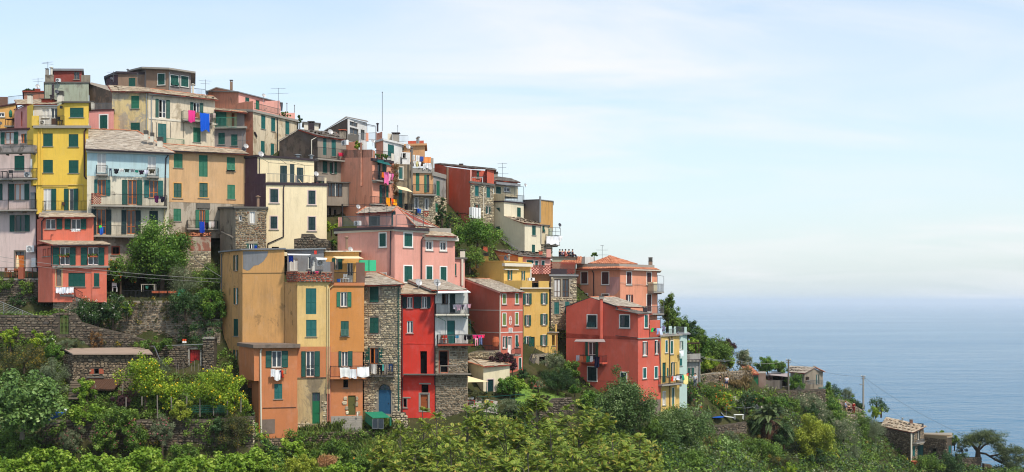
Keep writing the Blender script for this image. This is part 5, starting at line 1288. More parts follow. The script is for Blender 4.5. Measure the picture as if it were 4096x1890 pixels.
fs = h.block([(250,138.5),(540,133.2),(757,136.2)],[40,96,106],[240] * 3,'salmon',{1: [('c',568,122,622,148,D(s='T',trim=.05)),('c',635,127,657,165,D(s='T',trim=.06)),('c',688,128,710,168,D(s='T',trim=.06))]},dep=6,mats={1: 'pinkpale'},cap=False)
h.roof([(536,94,132.6),(768,106,135.8),(560,44,142),(250,30,138.5)],'slate_dark',.5,.4,limit=120); h.stones_on([(536,90,133),(765,102,136),(560,48,141),(265,32,138.4)],56); h.chimney(222,258,2,60,137,'brickred','open'); h.chimney(725,760,22,100,134,'pinkpale','open'); h.chimney(664,694,45,78,136.5,'brickred','open','slate_dark')
def lattice(hh,x0,x1,yt,yb,Y0,Y1,m='brickred'):
    b = MB(); a,c = P(x0,yb,Y0),P(x1,yb,Y1); hgt = M_(yb - yt,Y0); n = max(4,int((c - a).length / .17)); k = max(3,int(hgt / .14)); d = (c - a) / n
    for i in range(n):
        for j in range(k):
            if (i + j) % 2 == 0: b.box(a + d * i + Vector((0,0,hgt * j / k)),d * 1.02,(0,.12,0),(0,0,hgt / k * 1.02))
    b.box(a + Vector((0,0,hgt)),c - a,(0,.14,0),(0,0,.1)); return b.build('lattice_parapet',MATS[m],hh.o)
view('M')
h = House('square grey stone tower house with two tall curtained windows',860,880,132)
f,= h.block([(758,131.6),(963,132.8)],248,960,'mortar',{0: [('f',787,272,838,415,D(c='D',cur=1)),('f',852,272,903,415,D(c='D')),('c',787,455,825,548,D(s='T')),('c',873,450,908,545,D(s='T')),('d',830,680,880,825,D(grid='D'))]},dep=7,stone={0: 'mortar'},slimit=300); h.slab(th=.2,over=.25,m='slate_grey'); h.pipe(f,[(757,250),(757,640)],.06,'darktrim')
lattice(h,758,952,145,232,131.8,132.6,'lattice'); lattice(h,606,757,170,232,132.4,131.8,'lattice'); h.band(f,760,940,190,232,.02,'darktrim','parapet_board'); h.block([(606,132.8),(756,132.4)],232,300,'stone_warm',dep=3)

view('N')
h = House('big orange house with brown shutters, tiled hip roof and corner balconies',550,500,140)
fs = h.block([(205,142.4),(557,137.6),(850,142.2)],[205,200,208],[620] * 3,'salmon',{0: [('c',247,217,298,308,D(s='B',trim=.1)),('c',412,217,465,312,D(s='B',trim=.1)),('c',247,390,298,480,D(s='B',trim=.1)),('c',412,393,465,480,D(s='B',trim=.1))],1: [('c',608,217,645,313,D(s='B',trim=.1)),('c',768,220,803,313,D(s='B',trim=.1)),('o',613,395,643,458,20,20,D(s='B')),('c',768,393,802,530,D(s='B',trim=.1))]},dep=9,mats={1: 'salmon'})
h.slab(th=.12,over=.5,m='offwhite'); h.roof([(205,195,141.6),(552,188,136.8),(552,178,138.2),(215,182,142.4)],'terracotta',.3,.5,limit=80,tile=True); h.roof([(552,188,136.8),(868,200,141.8),(835,186,143),(552,178,138.2)],'terracotta',.3,.5,limit=80,tile=True)
h.block([(210,142.6),(550,138.4),(828,142.8)],[150,150,162],[185] * 3,'concrete',dep=8,cap=False)
h.roof([(300,152,142.5),(520,152,140),(475,90,146),(470,90,146)],'terracotta',.3,.42,limit=200,tile=True); h.roof([(520,152,140),(695,154,143),(480,90,146),(475,90,146)],'terracotta',.3,.42,limit=200,tile=True); h.ridge((520,150,139.9),(475,88,145.9))
h.chimney(782,811,98,185,143,'taupe','bands'); h.antenna(414,5,110,146,((.02,.2),(.35,.7),(.72,.8))); h.pipe(fs[0],[(332,205),(345,225),(346,410)],.06,'darktrim')
u = [fs[0].uz(x,y) for x,y in ((475,255),(552,255),(552,355),(530,385),(500,405),(443,380),(447,320),(470,315))]
b = MB(); b.poly([fs[0].pt(a,z,.012) for a,z in u][::-1]); b.poly([fs[0].pt(a,z,0) for a,z in u]); b.build('plaster_patch',MATS['lilacpatch'],h.o)
h.balcony(fs[1],822,905,310,372,1.1,'greyiron'); h.balcony(fs[1],806,905,488,545,1.1,'greyiron'); h.band(fs[1],820,850,295,372,1.0,'pale_yellow','balcony_screen')
b = MB()
for p in ([(852,240),(852,310)],[(902,250),(902,310)],[(852,240),(902,250)],[(852,390),(852,545)],[(902,430),(902,545)]): b.tube([P(*p[0],141.5),P(*p[1],141.5)],.025,4)
b.build('pergola_frame',MATS['greyiron'],h.o); h.pipe(fs[1],[(560,300),(850,330)],.02,'rope',.1,'cable')
view('N')
h = House('low pale terrace block with a tiled roof where five people sit',120,160,141)
h.block([(18,141.5),(205,141.8)],100,260,'palegreen',None,dep=4); h.slab(th=.12,over=.25,m='concrete_dark'); h.roof([(85,148,140),(250,150,140.4),(262,98,144),(150,98,143.6)],'terracotta',.3,.45,limit=90,tile=True); h.wpoly([(205,150,140.2),(278,150,140.4),(278,92,144),(250,98,144)],'slate_dark','roof_edge'); h.block([(280,144),(348,144.4)],95,165,'whitewall',dep=3)

view('N')
h = House('big red house with white-framed windows, slate roof and a laundry balcony',500,1200,124)
KP = lambda x: ((2250 + x / 2.4267) - 2200) * 1.98167
fs = h.block([(128,128.2),(698,121.4),(877,124.4)],[700,738,742],[1060] * 3,'red',{0: [('o',303,770,362,915,35,35,D(cur=0)),],1: [('o',738,770,765,875,10,12,D(trim=.08,s='K')),('o',835,762,852,862,14,14,D(trim=.08,s='K')),('c',738,978,762,1055,D(s='T',trim=.09)),('c',829,967,853,1055,D(s='T',trim=.09))]},dep=8,mats={1: 'red'})
f0,f1 = fs
view('P')
fs2 = h.block([((2200 + 128 / 1.98167 - 2250) * 2.4267,128.22),((2200 + 698 / 1.98167 - 2250) * 2.4267,121.42),((2200 + 877 / 1.98167 - 2250) * 2.4267,124.42)],[277.9,277.9,277.9],[478,500,480],'red',None,dep=8,mats={1: 'red'},cap=False)
h.block([((2200 + 128 / 1.98167 - 2250) * 2.4267,128.24),((2200 + 698 / 1.98167 - 2250) * 2.4267,121.44),((2200 + 877 / 1.98167 - 2250) * 2.4267,124.44)],[478,500,480],[760] * 3,'plinth',None,dep=8,cap=False,mats={0: 'red'})
for (x0,y0,x1,y1,t,kw) in ((248,168,333,300,'p',D(trim=.12)),(572,223,620,305,'c',D(trim=.1))):
    sp = h.winspec(f0,(t,x0,y0,x1,y1,kw)); a,b_,c,e = sp['u0'],sp['u1'],sp['z0'],sp['z1']
    M = f0.mtx((a + b_) / 2,c,.05); w,hh = q4(b_ - a),q4(e - c)
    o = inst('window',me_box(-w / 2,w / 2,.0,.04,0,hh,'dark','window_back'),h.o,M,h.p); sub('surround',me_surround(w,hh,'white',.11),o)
    for i in range(2): sub('shutter',me_shutter(q4(w / 2),hh,'navygreen'),o,Matrix.Translation((-w / 2 + i * w / 2,-.02,0)))
view('N')
up = h.block([(128,128.2),(698,121.4),(787,122.9)],[492,548,550],[738] * 3,'red',{0: [('p',297,557,370,655,D(trim=.11,s='K')),('o',553,557,630,655,0,0,D(c='G',trim=.1))],1: [('c',750,557,775,655,D(s='T',trim=.08))]},dep=7,peaks=[(0,320,420),(0,530,492)],mats={1: 'red'},cap=False)
inst('shutter',me_shutter(1.0,1.6,'navygreen'),h.o,up[0].mtx(*up[0].uz(592,655),-.03),h.p)
h.roof([(528,487,122.8),(768,499,127),(512,413,131.5),(318,418,126.6)],'slate',.42,.32,limit=300); h.ridge((318,416,126.6),(512,411,131.5)); h.roof([(700,549,120.9),(815,546,123.6),(640,513,126),(520,515,123)],'slate_dark',.42,.32,limit=100); h.wpoly([(98,494,128.2),(320,416,126.4),(528,486,122.6),(528,496,122.6),(320,428,126.4),(98,502,128.2)],'darktrim','roof_edge')
h.wpoly([(522,488,123),(640,490,125),(640,514,125),(522,514,123)],'greyiron','skylight'); h.chimney(738,768,490,545,124,'darktrim','open')
h.pipe(up[0],[(406,418),(406,745)],.2,'red',.14,'flue_pipe'); h.chimney(390,425,402,430,124.6,'concrete','open'); h.panel([(205,750,125.8),(428,748,123.6),(440,770,121.8),(192,766,124)],'awning_grey','awning',.04)
h.balcony(f0,232,416,878,930,.9,'iron','red'); h.band(f1,700,880,736,744,.15,'concrete','string_course'); h.pipe(f1,[(875,745),(868,780),(880,1060)],.05,'greyiron')
h.block([(790,126),(875,127.6)],600,740,'brickred',dep=2); h.roofrail([(788,738,123),(876,740,124.4)],h=M_(48,123)); h.pipe(up[0],[(520,720),(698,738)],.03,'darktrim',.05,'cable')
b = MB()
for p in ([(790,590),(790,740)],[(940,580),(940,700)],[(790,590),(945,580)],[(875,575),(875,700)]): b.tube([P(*p[0],124.5),P(*p[1],124.8)],.025,4)
b.build('pergola_frame',MATS['iron'],h.o)
laundry(f0,1.0,[(208,233,875,920,(206,200,206),'grey','towel'),(234,262,880,930,(226,130,90),'orange','towel'),(264,288,880,930,(206,96,60),'rust','towel'),(290,314,880,930,(60,140,110),'green','towel'),(316,340,880,928,(222,222,220),'white','towel'),(352,393,885,972,(28,28,52),'navy','sheet')],'the balcony of the big red house','laundry on the big red house')
laundry(f1,.3,[(802,822,658,690,(60,190,80),'green','shirt'),(822,840,660,686,(40,40,80),'navy','shirt'),(842,866,660,712,(150,170,210),'light blue','shirt'),(866,888,660,715,(196,204,220),'pale blue','shirt'),(888,912,645,688,(110,100,130),'mauve','shirt')],'the roof terrace of the big red house','laundry on the big red house')

view('O')
h = House('slim golden yellow house with a wide balcony, right of the red house',360,970,127)
f,= h.block([(284,125.4),(432,128.2)],[392,382],[1000,1000],'goldyellow',{0: [('c',320,420,338,515,D(s='T',trim=.07)),('c',362,427,380,525,D(s='T',trim=.07)),('g',297,597,325,757,D(m='green',n=2)),('o',368,597,385,700,8,14,D(trim=.05)),('c1',333,640,345,705,D(s='T')),('f',300,828,320,930,D(trim=.07,cur=1)),('c1',373,797,388,935,D(trim=.06,s='T')),('d',362,390,378,408)]},dep=6); h.slab(th=.14,over=.3,m='concrete')
h.balcony(f,296,470,700,765,1.1,'iron','concrete'); h.pipe(f,[(350,392),(355,420),(357,965)],.05,'darktrim')
h.roofrail([(348,385,126.4),(392,380,127.4)],'greyiron',h=M_(50,127))
b = MB()
for p in ([(412,595),(412,750)],[(372,595),(412,600)]): b.tube([P(*p[0],126),P(*p[1],126)],.03,4)
b.build('awning_frame',MATS['iron'],h.o)
laundry(f,1.2,[(366,380,706,745,(226,80,50),'red','towel'),(380,404,705,740,(226,220,226),'white','shirt'),(404,430,700,735,(216,216,222),'white','towel'),(432,452,700,725,(50,50,70),'dark','shirt'),(454,468,696,735,(40,150,120),'green','towel'),(466,500,690,768,(226,210,140),'cream yellow','sheet'),(486,506,680,700,(206,36,40),'bright red','shirt')],'the balcony line of the slim yellow house','laundry on the slim yellow house')
h = House('slim mint green house with a railed roof terrace',460,980,129)
f,= h.block([(432,128.6),(492,130.2)],[376,374],[1010,1010],'mint',{0: [('o',432,425,453,493,0,15),('c',431,565,453,622,D(s='T')),('d',432,755,445,775)]},dep=6); h.slab(th=.14,over=.35,m='slate_grey'); h.roofrail([(405,362,128),(470,365,129.6)],'greyiron',h=M_(48,129)); h.block([(470,129.6),(490,130)],315,372,'mint',dep=.3); h.block([(388,128),(405,128.2)],312,372,'mint',dep=.3); h.block([(345,127.4),(372,127.8)],308,372,'mint',dep=.3); h.pipe(f,[(435,380),(425,400),(426,570)],.05,'darktrim')
laundry(f,.5,[(432,465,500,548,(226,230,232),'white','shirt')],'the upper window of the slim mint house','laundry on the mint house')
h = House('small grey stone annex with a scalloped terrace parapet and a pergola',545,780,136)
f,= h.block([(488,137),(598,137.8)],582,800,'annexgrey',{0: [('o',511,640,528,705,15,18),('c1',497,640,503,705)]},dep=5); h.band(f,486,608,572,592,.4,'darktrim','terrace_edge'); h.block([(490,136.8),(598,137.6)],[530,525],[582,582],'annexgrey',dep=.3); h.pipe(f,[(590,590),(588,755)],.06,'greyiron')
for i in range(9): h.band(f,494 + i * 11,500 + i * 11,578,590,.55,'concrete','parapet_scallop')
b = MB()
for p in ([(498,445),(498,530)],[(560,445),(560,525)],[(585,440),(585,525)]): b = MB(); b.tube([P(*p[0],138),P(*p[1],138)],.06,5); b.build('pergola_post',MATS['darkwood'],h.o)
h.panel([(492,445,140),(592,440,140),(588,436,136.6),(490,440,136.6)],'darkwood','pergola_roof',.12)

# ================================================================ far right
view('W')
h = House('brown garden hut with a green door and orange tiled lean-to roof',620,460,152)
f,= h.block([(553,151),(690,151.6)],318,465,'hutbrown',{0: [('g',580,345,625,455,D(m='greendoor'))]},dep=4); h.roof([(545,320,150.4),(632,325,151),(560,258,156),(455,235,155)],'terracotta',.3,.42,limit=160,tile=True)
h = House('low shed with grey metal roof sheets beside the stone cottage',800,450,158)
h.block([(690,157),(895,158)],[345,330],[470,470],'hutbrown',{0: [('d',750,345,830,380),('d',835,350,880,430)]},dep=3); h.wpoly([(690,330,155.5),(900,350,156),(890,318,160),(705,310,160)],'awning_grey','roof'); h.wpoly([(735,318,158),(830,318,158),(820,300,161),(740,298,161)],'greyiron','roof')
for i in range(7): 
    a = P(690 + i * 20.5,455,154); b = MB(); b.box(a,(M_(19.6,154),0,0),(0,.05,0),(0,0,M_(74 + R.uniform(-4,4),154))); b.build('slab_panel',MATS['board'],h.o)
h = House('stone cottage with a stone-weighted slate roof and blue-green shutters, above the sea',1050,460,165)
fs = h.block([(905,168),(1030,162.6),(1192,167)],[315,312,312],[470] * 3,'grey_plaster',{0: [('o',990,345,1005,390,0,0)],1: [('d',1040,350,1072,380,D(grid='D')),('o',1137,327,1152,412,14,12,D(s='T'))]},dep=6,peaks=[(1,1110,270)],mats={0: 'mortar_light'},cap=False)
h.roof([(895,308,166.6),(1025,318,162),(1122,266,165),(885,256,171)],'slate',.42,.36,limit=200); h.roof([(1122,266,165),(1210,305,166.5),(1180,290,172),(1130,262,171)],'slate',.42,.36,limit=60); h.stones_on([(905,300,166.6),(1020,308,163),(1110,270,165.5),(895,262,170)],26); h.ridge((1120,264,164.8),(1208,303,166.3)); h.roofrail([(1060,415,161.5),(1195,415,164)],'greyiron',h=M_(38,163))
for i in range(10):
    a = P(1160 - i * 5.5,452 + i * 11,161 - i * .05); b = MB(); b.box(a,(1.0,0,0),(0,.5,0),(0,0,.12)); b.build('step',MATS['teal'],h.o)
view('X')
h = House('lone dark stone house with a pale slate roof near the point',700,1090,168)
fs = h.block([(470,175),(832,166),(958,169.4)],[745,808,765],[1120] * 3,'mortar_dark',{1: [('c',850,805,862,900,D(s='K')),('o',898,790,914,875,6,6,D(s='K')),('c',852,935,873,1030,D(s='T')),('g',897,925,962,1060,D(m='navygreen',n=2))]},dep=7,stone={0: 'mortar_dark',1: 'mortar'},smat='stone_brown',slimit=200,cap=False,peaks=[(1,925,760)])
h.roof([(536,738,172.4),(846,804,165.6),(985,742,169),(590,655,176)],'slate_warm',.4,.3,limit=300); h.stones_on([(545,736,172),(840,795,166),(970,742,169),(595,660,175)],40,'stone_brown')
h.chimney(824,848,676,716,170,'brownpanel','open'); h.flue(752,662,690,173,.1); h.dish(946,740,14,168.5,'dishdark',770); h.pipe(fs[1],[(838,812),(836,1085)],.12,'offwhite',.1); h.balcony(fs[1],890,968,875,900,.7,'greyiron',brackets=False)
f2 = h.block([(958,169.6),(1185,166.6),(1230,168)],[850,856,850],[1100] * 3,'mortar_dark',{0: [('d',1035,960,1078,1045)],1: [('c',1200,930,1222,1010,D(s='T'))]},dep=5,stone={0: 'mortar_dark'},smat='stone_brown',slimit=120); h.slab(th=.12,over=.1,m='mortar')
h.block([(958,169.5),(1183,166.5),(1232,168)],[822,838,830],[850,856,850],'stone_warm',dep=.3,cap=False)
# ---------------------------------------------------------------- ground, sea
view('*')
CP = [(-400,1110,126),(0,1112,125),(150,1112,124),(0,1275,116.5),(150,1275,116.5),(280,1265,116),
      (470,1200,123),(650,1200,123),(830,1205,122.5),(400,1410,115.5),(600,1420,115.5),(800,1430,115.5),
      (0,1490,111.5),(200,1495,111),(350,1500,110.8),(700,1520,111),(860,1500,113),(300,1585,107.5),(560,1600,107),(-300,1500,111),
      (150,1660,103.5),(300,1665,103.5),(600,1668,103.8),(800,1668,104),(980,1672,104.5),(-200,1700,103),
      (0,1900,99),(200,1885,100),(600,1885,100),(1000,1880,101),(0,1990,93),(500,1990,93),(1000,1985,94),
      (1040,1752,110.8),(1180,1712,111.5),(1400,1692,112),(1500,1680,112.5),(1600,1690,113),(1800,1668,113.6),(1040,1775,109),(1250,1752,109.6),(1400,1742,110),(1560,1712,110.6),
      (1100,1865,106),(1300,1852,106),(1500,1830,107),(1650,1790,109),(1300,1985,97),(1600,2150,84),(2000,2200,80),(2500,2150,84),(1000,2200,84),(500,2200,80),(0,2200,80),
      (1890,1622,114.5),(1980,1612,116),(2050,1600,117),(2150,1580,118.5),(2230,1602,117),(2080,1535,122),(2180,1520,124.5),(2220,1480,127),(2130,1620,115.6),(2230,1640,115),
      (1900,1700,111),(2100,1730,111),(2250,1730,112),(2350,1650,119),(2420,1700,116.5),(2560,1722,117),(2650,1700,122),(2750,1650,128.5),
      (2450,1850,105),(2650,1840,110),(2800,1770,124),(2820,1640,133.5),(2860,1674,135.9),(2900,1676,136.8),(2960,1678,138.4),(2995,1668,141),(2780,1555,135),
      (2830,1562,143.5),(2960,1560,147),(3080,1562,151),(2830,1490,147.5),(2980,1482,149.5),(3060,1500,156),(2880,1450,150),
      (3150,1540,160),(3250,1540,166),(3130,1590,152),(3270,1610,160),(3400,1680,166),(3460,1690,169),
      (3080,1790,138.5),(3000,1810,130),(3250,1810,141),(3400,1790,155),(3480,1765,163),(3560,1850,165),(3650,1850,166),(3780,1850,167),(3900,1890,168),(4000,1880,172),(4090,1890,174),
      (800,1088,124.8),(870,1080,127),(2850,1960,108),(3200,1960,122),(3500,1920,145),(3800,1960,150),(4096,1980,150),
      (400,900,138),(200,800,136),(700,800,140),(850,620,147),(1000,950,132),(1250,800,143),(1500,1050,130),(1780,960,136),(1900,1000,136),(2100,1060,138),(2280,1180,139),(2480,1260,140),
      (2650,1330,149),(2740,1420,151),(2850,1470,153),(2980,1480,158),(300,520,150),(600,420,155),(1000,460,156),(1400,580,152),(1900,800,150)]
cp = np.array([[(x - HX) / F * Y,Y,CZ - (y - HY) / F * Y] for x,y,Y in CP])
extra = [(X,205,45) for X in (-100,-60,-20,20,50)] + [(X,240,0) for X in range(-120,61,30)] + [(X,280,-12) for X in range(-120,181,40)] + \
        [(75,195,55),(90,200,40),(110,195,30),(120,175,60),(130,150,55),(110,215,-5),(150,190,-10),(160,150,20),(150,110,30),(90,90,55),(60,70,62),(0,55,68),(-60,60,70),(-110,90,78),(-130,130,92),(-130,170,90),(110,60,40),(180,240,-15),(180,60,5),
         (40,168,70),(25,172,78),(0,178,88),(-30,182,92),(-70,182,96),(55,178,72)]
# ground steps at the garden walls: (x, depth, y of the ground above, y of the ground below), source pixels
WL = [[(-92,121.5,1117,1264),(60,121.2,1117,1264),(206,120.6,1117,1264)],[(376,117.6,1204,1392),(530,117.9,1204,1400),(682,118.3,1204,1420),(830,118.6,1285,1430)],
      [(-20,113.2,1275,1388),(200,113.3,1278,1398),(310,113.4,1310,1405),(430,113.6,1350,1430),(550,113.8,1375,1460),(700,114,1400,1500),(810,114.2,1400,1510)],
      [(-100,102.4,1686,1850),(170,102.6,1686,1855),(420,102.8,1684,1862),(640,103,1682,1866),(830,103.1,1680,1866),(1006,103.2,1672,1866)],
      [(1060,108.5,1764,1822),(1200,109,1756,1818),(1340,109.6,1738,1812),(1520,110.3,1732,1800)],[(2160,114.2,1646,1700),(2280,114.9,1600,1700)],
      [(2804,146,1496,1562),(2900,147.6,1490,1562),(3000,149.4,1486,1562)],[(2910,150.6,1568,1615),(3030,153,1570,1622),(3150,156,1566,1626),(3290,159.6,1560,1634)],
      [(2858,134.2,1706,1762),(2980,137.3,1694,1756)],[(2750,130.5,1650,1696),(2805,131.4,1650,1694)],[(3356,165,1600,1662),(3440,170,1636,1672)],[(3388,163,1662,1706),(3458,166,1668,1712)]]
for ln in WL:
    for x,Y,yt,yb in ln:
        extra += [((x - HX) / F * Y,Y - .35,CZ - (yb - HY) / F * Y),((x - HX) / F * Y,Y + .75,CZ - (yt - HY) / F * Y)]
cp = np.vstack([cp,np.array(extra,float)])
def rbf_fit(c):
    d = np.linalg.norm(c[:,None,:2] - c[None,:,:2],axis=2)
    n = len(c); A = np.zeros((n + 3,n + 3)); A[:n,:n] = d + np.eye(n) * 0.02; A[:n,n] = 1; A[:n,n + 1:] = c[:,:2]; A[n,:n] = 1; A[n + 1:,:n] = c[:,:2].T
    return np.linalg.solve(A,np.concatenate([c[:,2],np.zeros(3)]))
RW = rbf_fit(cp)
def H(X,Y):
    X,Y = np.atleast_1d(np.asarray(X,float)),np.atleast_1d(np.asarray(Y,float))
    d = np.sqrt((X[...,None] - cp[:,0]) ** 2 + (Y[...,None] - cp[:,1]) ** 2)
    return d @ RW[:len(cp)] + RW[len(cp)] + X * RW[-2] + Y * RW[-1]
def soil_material():
    m,nt,b,out = newmat('soil')
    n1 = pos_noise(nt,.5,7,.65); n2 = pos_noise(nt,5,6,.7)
    c = ramp(nt,n1,[(0.3,srgb(60,58,36)),(0.5,srgb(54,66,32)),(0.62,srgb(86,80,54)),(0.75,srgb(46,62,30))])  # soil tones darkened so gaps between plants read as shade
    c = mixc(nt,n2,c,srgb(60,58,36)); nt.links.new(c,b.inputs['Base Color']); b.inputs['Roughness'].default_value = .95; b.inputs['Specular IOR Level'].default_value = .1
    bump(nt,b,n2,.8,.2); MATS['soil'] = m
    m,nt,b,out = newmat('lawn')
    n1 = pos_noise(nt,1.5,6,.65)
    c = ramp(nt,n1,[(0.3,srgb(86,122,40)),(0.7,srgb(126,156,60))]); nt.links.new(c,b.inputs['Base Color']); b.inputs['Roughness'].default_value = .95
    bump(nt,b,pos_noise(nt,18,4,.7),.8,.08); MATS['lawn'] = m
    m,nt,b,out = newmat('sea')
    g = N(nt,'ShaderNodeNewGeometry')
    n1 = pos_noise(nt,.0016,5,.6,st=(.35,1,1)); c = mixc(nt,n1,srgb(14,82,116),srgb(24,98,132)); nt.links.new(c,b.inputs['Base Color'])
    wp = pos_noise(nt,.0022,4,.6,st=(.3,1,1),dist=.6); nt.links.new(ramp(nt,wp,[(.36,G1(.13)),(.66,G1(.22))]),b.inputs['Roughness']); b.inputs['IOR'].default_value = 1.333; b.inputs['Specular IOR Level'].default_value = .42
    h1 = pos_noise(nt,.09,6,.62,st=(.55,1,1)); h2 = pos_noise(nt,.012,4,.6,st=(.4,1,1)); 
    ad = N(nt,'ShaderNodeMath',operation='MULTIPLY_ADD'); nt.links.new(h2,ad.inputs[0]); ad.inputs[1].default_value = 3.0; nt.links.new(h1,ad.inputs[2])
    bump(nt,b,ad.outputs[0],1.0,4.0); MATS['sea'] = m
soil_material()
xs = np.arange(-140,190,1.4); ys = np.arange(52,284,1.4)
GX,GY = np.meshgrid(xs,ys); GZ = H(GX,GY) + (np.sin(GX * 1.3) * np.cos(GY * 1.7) + np.sin(GX * .5 + GY * .7)) * .06
nx_,ny_ = len(xs),len(ys)
idx = np.arange(nx_ * ny_).reshape(ny_,nx_)
fq = np.stack([idx[:-1,:-1],idx[:-1,1:],idx[1:,1:],idx[1:,:-1]],-1).reshape(-1,4)
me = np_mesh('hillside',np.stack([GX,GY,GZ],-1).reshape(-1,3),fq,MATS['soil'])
me.polygons.foreach_set('use_smooth',[True] * len(fq))
o = bpy.data.objects.new('hillside',me); COL.objects.link(o); o['kind'] = 'structure'; WO[o.name] = Vector((0,0,0))
rad = np.concatenate([[20],np.geomspace(60,42000,40)]); na = 96
V = [(r * math.cos(2 * math.pi * k / na),r * math.sin(2 * math.pi * k / na),0.0) for r in rad for k in range(na)]
Q = [(i * na + k,i * na + (k + 1) % na,(i + 1) * na + (k + 1) % na,(i + 1) * na + k) for i in range(len(rad) - 1) for k in range(na)]
me = np_mesh('sea',V,Q,MATS['sea'])
o = bpy.data.objects.new('sea',me); COL.objects.link(o); o['kind'] = 'structure'
# the air over the water
hm = bpy.data.materials.new('air'); hm.use_nodes = True; nt = hm.node_tree; nt.nodes.clear()
po = N(nt,'ShaderNodeOutputMaterial'); pv_ = N(nt,'ShaderNodeVolumePrincipled'); nt.links.new(pv_.outputs[0],po.inputs['Volume'])
pv_.inputs['Color'].default_value = (.93,.96,1.0,1); pv_.inputs['Density'].default_value = HAZE; pv_.inputs['Anisotropy'].default_value = 0.2
b = MB(); b.cbox(-43000,43000,-43000,43000,-24,150)
o = b.build('haze',hm,None,(0,0,-24)); o['kind'] = 'stuff'
# ---------------------------------------------------------------- garden and retaining walls
def gwall(label,tops,Y0,Y1,base,m='mortar_dark',sm='stone_dark',limit=300,th=.5,name='stone_wall',ls=(.15,.58),hs=(.1,.28),holes=()):
    """tops: local pixel outline of the wall head from left to right; base: local pixel y"""
    t = thing(name,label,'wall',P((tops[0][0] + tops[-1][0]) / 2,base,(Y0 + Y1) / 2))
    a,c = [Vector(((T(x,0)[0] - HX) / F * Y,Y)) for x,Y in ((tops[0][0],Y0),(tops[-1][0],Y1))]
    fc = Fac(a,c); pts = [fc.uz(x,y) for x,y in tops]
    zb = min(fc.uz(tops[0][0],base)[1],fc.uz(tops[-1][0],base)[1])
    def top(u):
        for (p,zp),(q,zq) in zip(pts,pts[1:]):
            if u <= q: return zp + (zq - zp) * (u - p) / max(.01,q - p)
        return pts[-1][1]
    fc.top = top
    hol = [fc.rect(*r) for r in holes]
    b = MB()
    us = sorted({p[0] for p in pts} | {v for h_ in hol for v in h_[:2]})
    for u0,u1 in zip(us,us[1:]):
        um = (u0 + u1) / 2; z = zb; col = []
        for h0,h1 in sorted(h_[2:] for h_ in hol if h_[0] < um < h_[1]): col.append((z,h0,z,h0)); z = h1
        col.append((z,top(u1),z,top(u0)))
        for za,zc,_,zd in col:
            q = [fc.pt(u0,za),fc.pt(u1,za),fc.pt(u1,zc),fc.pt(u0,zd)]; r = [p - fc.n3() * th for p in q]
            b.poly(q); b.poly(r[::-1]); b.poly([q[3],q[2],r[2],r[3]]); b.poly([q[0],q[3],r[3],r[0]]); b.poly([q[1],r[1],r[2],q[2]])
    w = b.build('masonry',MATS[m],t)
    stonework(fc,w,zb,top,sm,[(h_[0],h_[1],h_[2],h_[3]) for h_ in hol],limit=limit,ls=ls,hs=hs)
    return t,fc
view('F')
w1,fw1 = gwall('rough stone terrace wall under the lilac house, hung with green plants',[(-220,1036),(490,1036)],121.5,120.6,1400,limit=300)
view('F')
b = MB(); q = [P(-220,1034,121.4),P(490,1034,120.5),P(490,1034,125.5),P(-220,1034,126)]
b.poly(q); b.poly([c - Vector((0,0,.15)) for c in q][::-1]); b.poly([q[0] - Vector((0,0,.15)),q[1] - Vector((0,0,.15)),q[1],q[0]]); b.build('terrace_paving',MATS['concrete'],w1)
House.railing(Bare(w1),[P(x,1030,Y) for x,Y in ((-220,121.5),(180,121),(480,120.6))],M_(98,121),'iron',.14)
bb = MB(); c = P(206,1040,120.9); bb.cbox(c.x - .28,c.x + .28,c.y - .25,c.y + .25,c.z,c.z + M_(112,121)); bp_ = bb.build('brick_pillar',MATS['brick'],w1)
view('Q')
w2,_ = gwall('stone pedestal with steps under the coral red house',[(632,318),(905,318),(905,350),(985,352)],116,115.4,560,'mortar_light','stone_brown',limit=120,th=2.0)
def rails(parent,pts,h,m='iron',gap=.14,**k):
    return House.railing(Bare(parent),pts,h,m,gap,**k)
rails(w2,[P(880,318,115.5),P(980,372,114.6)],M_(100,115))
b = MB(); b.box(P(660,318,115.6),P(875,318,115.4) - P(660,318,115.6),(0,.4,0),(0,0,M_(24,115))); b.build('planter_box',MATS['concrete'],w2)
view('R')
w3,fw3 = gwall('high rough stone retaining wall under the railed garden',[(-130,372),(780,366),(1075,470),(1170,590),(1368,585)],117.6,118.6,940,'mortar','stone_brown',limit=300)
rails(w3,[P(205,358,118.1),P(770,358,118.3)],M_(112,118),'iron',.14)
view('Q')
w4,fw4 = gwall('long stepped garden wall with a small barred gate and a sloping top',[(-60,535),(600,545),(640,520),(700,508),(880,514),(915,560),(960,620),(1180,690),(1486,760),(1870,880),(2260,912),(2420,895)],113.2,114.2,1200,'mortar_dark','stone_dark',limit=300,holes=[(708,540,818,770),(2256,945,2376,1189)])
def on_fac(fc,x0,y0,x1,y1,out,m,name,parent,inn=0.0):
    u0,u1,z0,z1 = fc.rect(x0,y0,x1,y1); b = MB(); b.box(fc.pt(u0,z0,-inn),fc.U3() * (u1 - u0),fc.n3() * (out + inn),(0,0,z1 - z0)); return b.build(name,MATS[m],parent)
gt = thing('garden_gate','rusty barred iron gate in the stepped garden wall','gate',fw4.pt(*fw4.uz(762,770)))
for i in range(7): on_fac(fw4,712 + i * 16,545,716 + i * 16,765,-.15,'olive','bar',gt,.19)
for y in (552,655,750): on_fac(fw4,709,y,817,y + 6,-.14,'olive','rail',gt,.2)
dr = thing('garden_door','old red plank door set in the stone garden wall','door',fw4.pt(*fw4.uz(2316,1189)))
for i in range(5): on_fac(fw4,2258 + i * 23.6,950,2280 + i * 23.6,1186,-.2,'reddoor','plank',dr,.25)
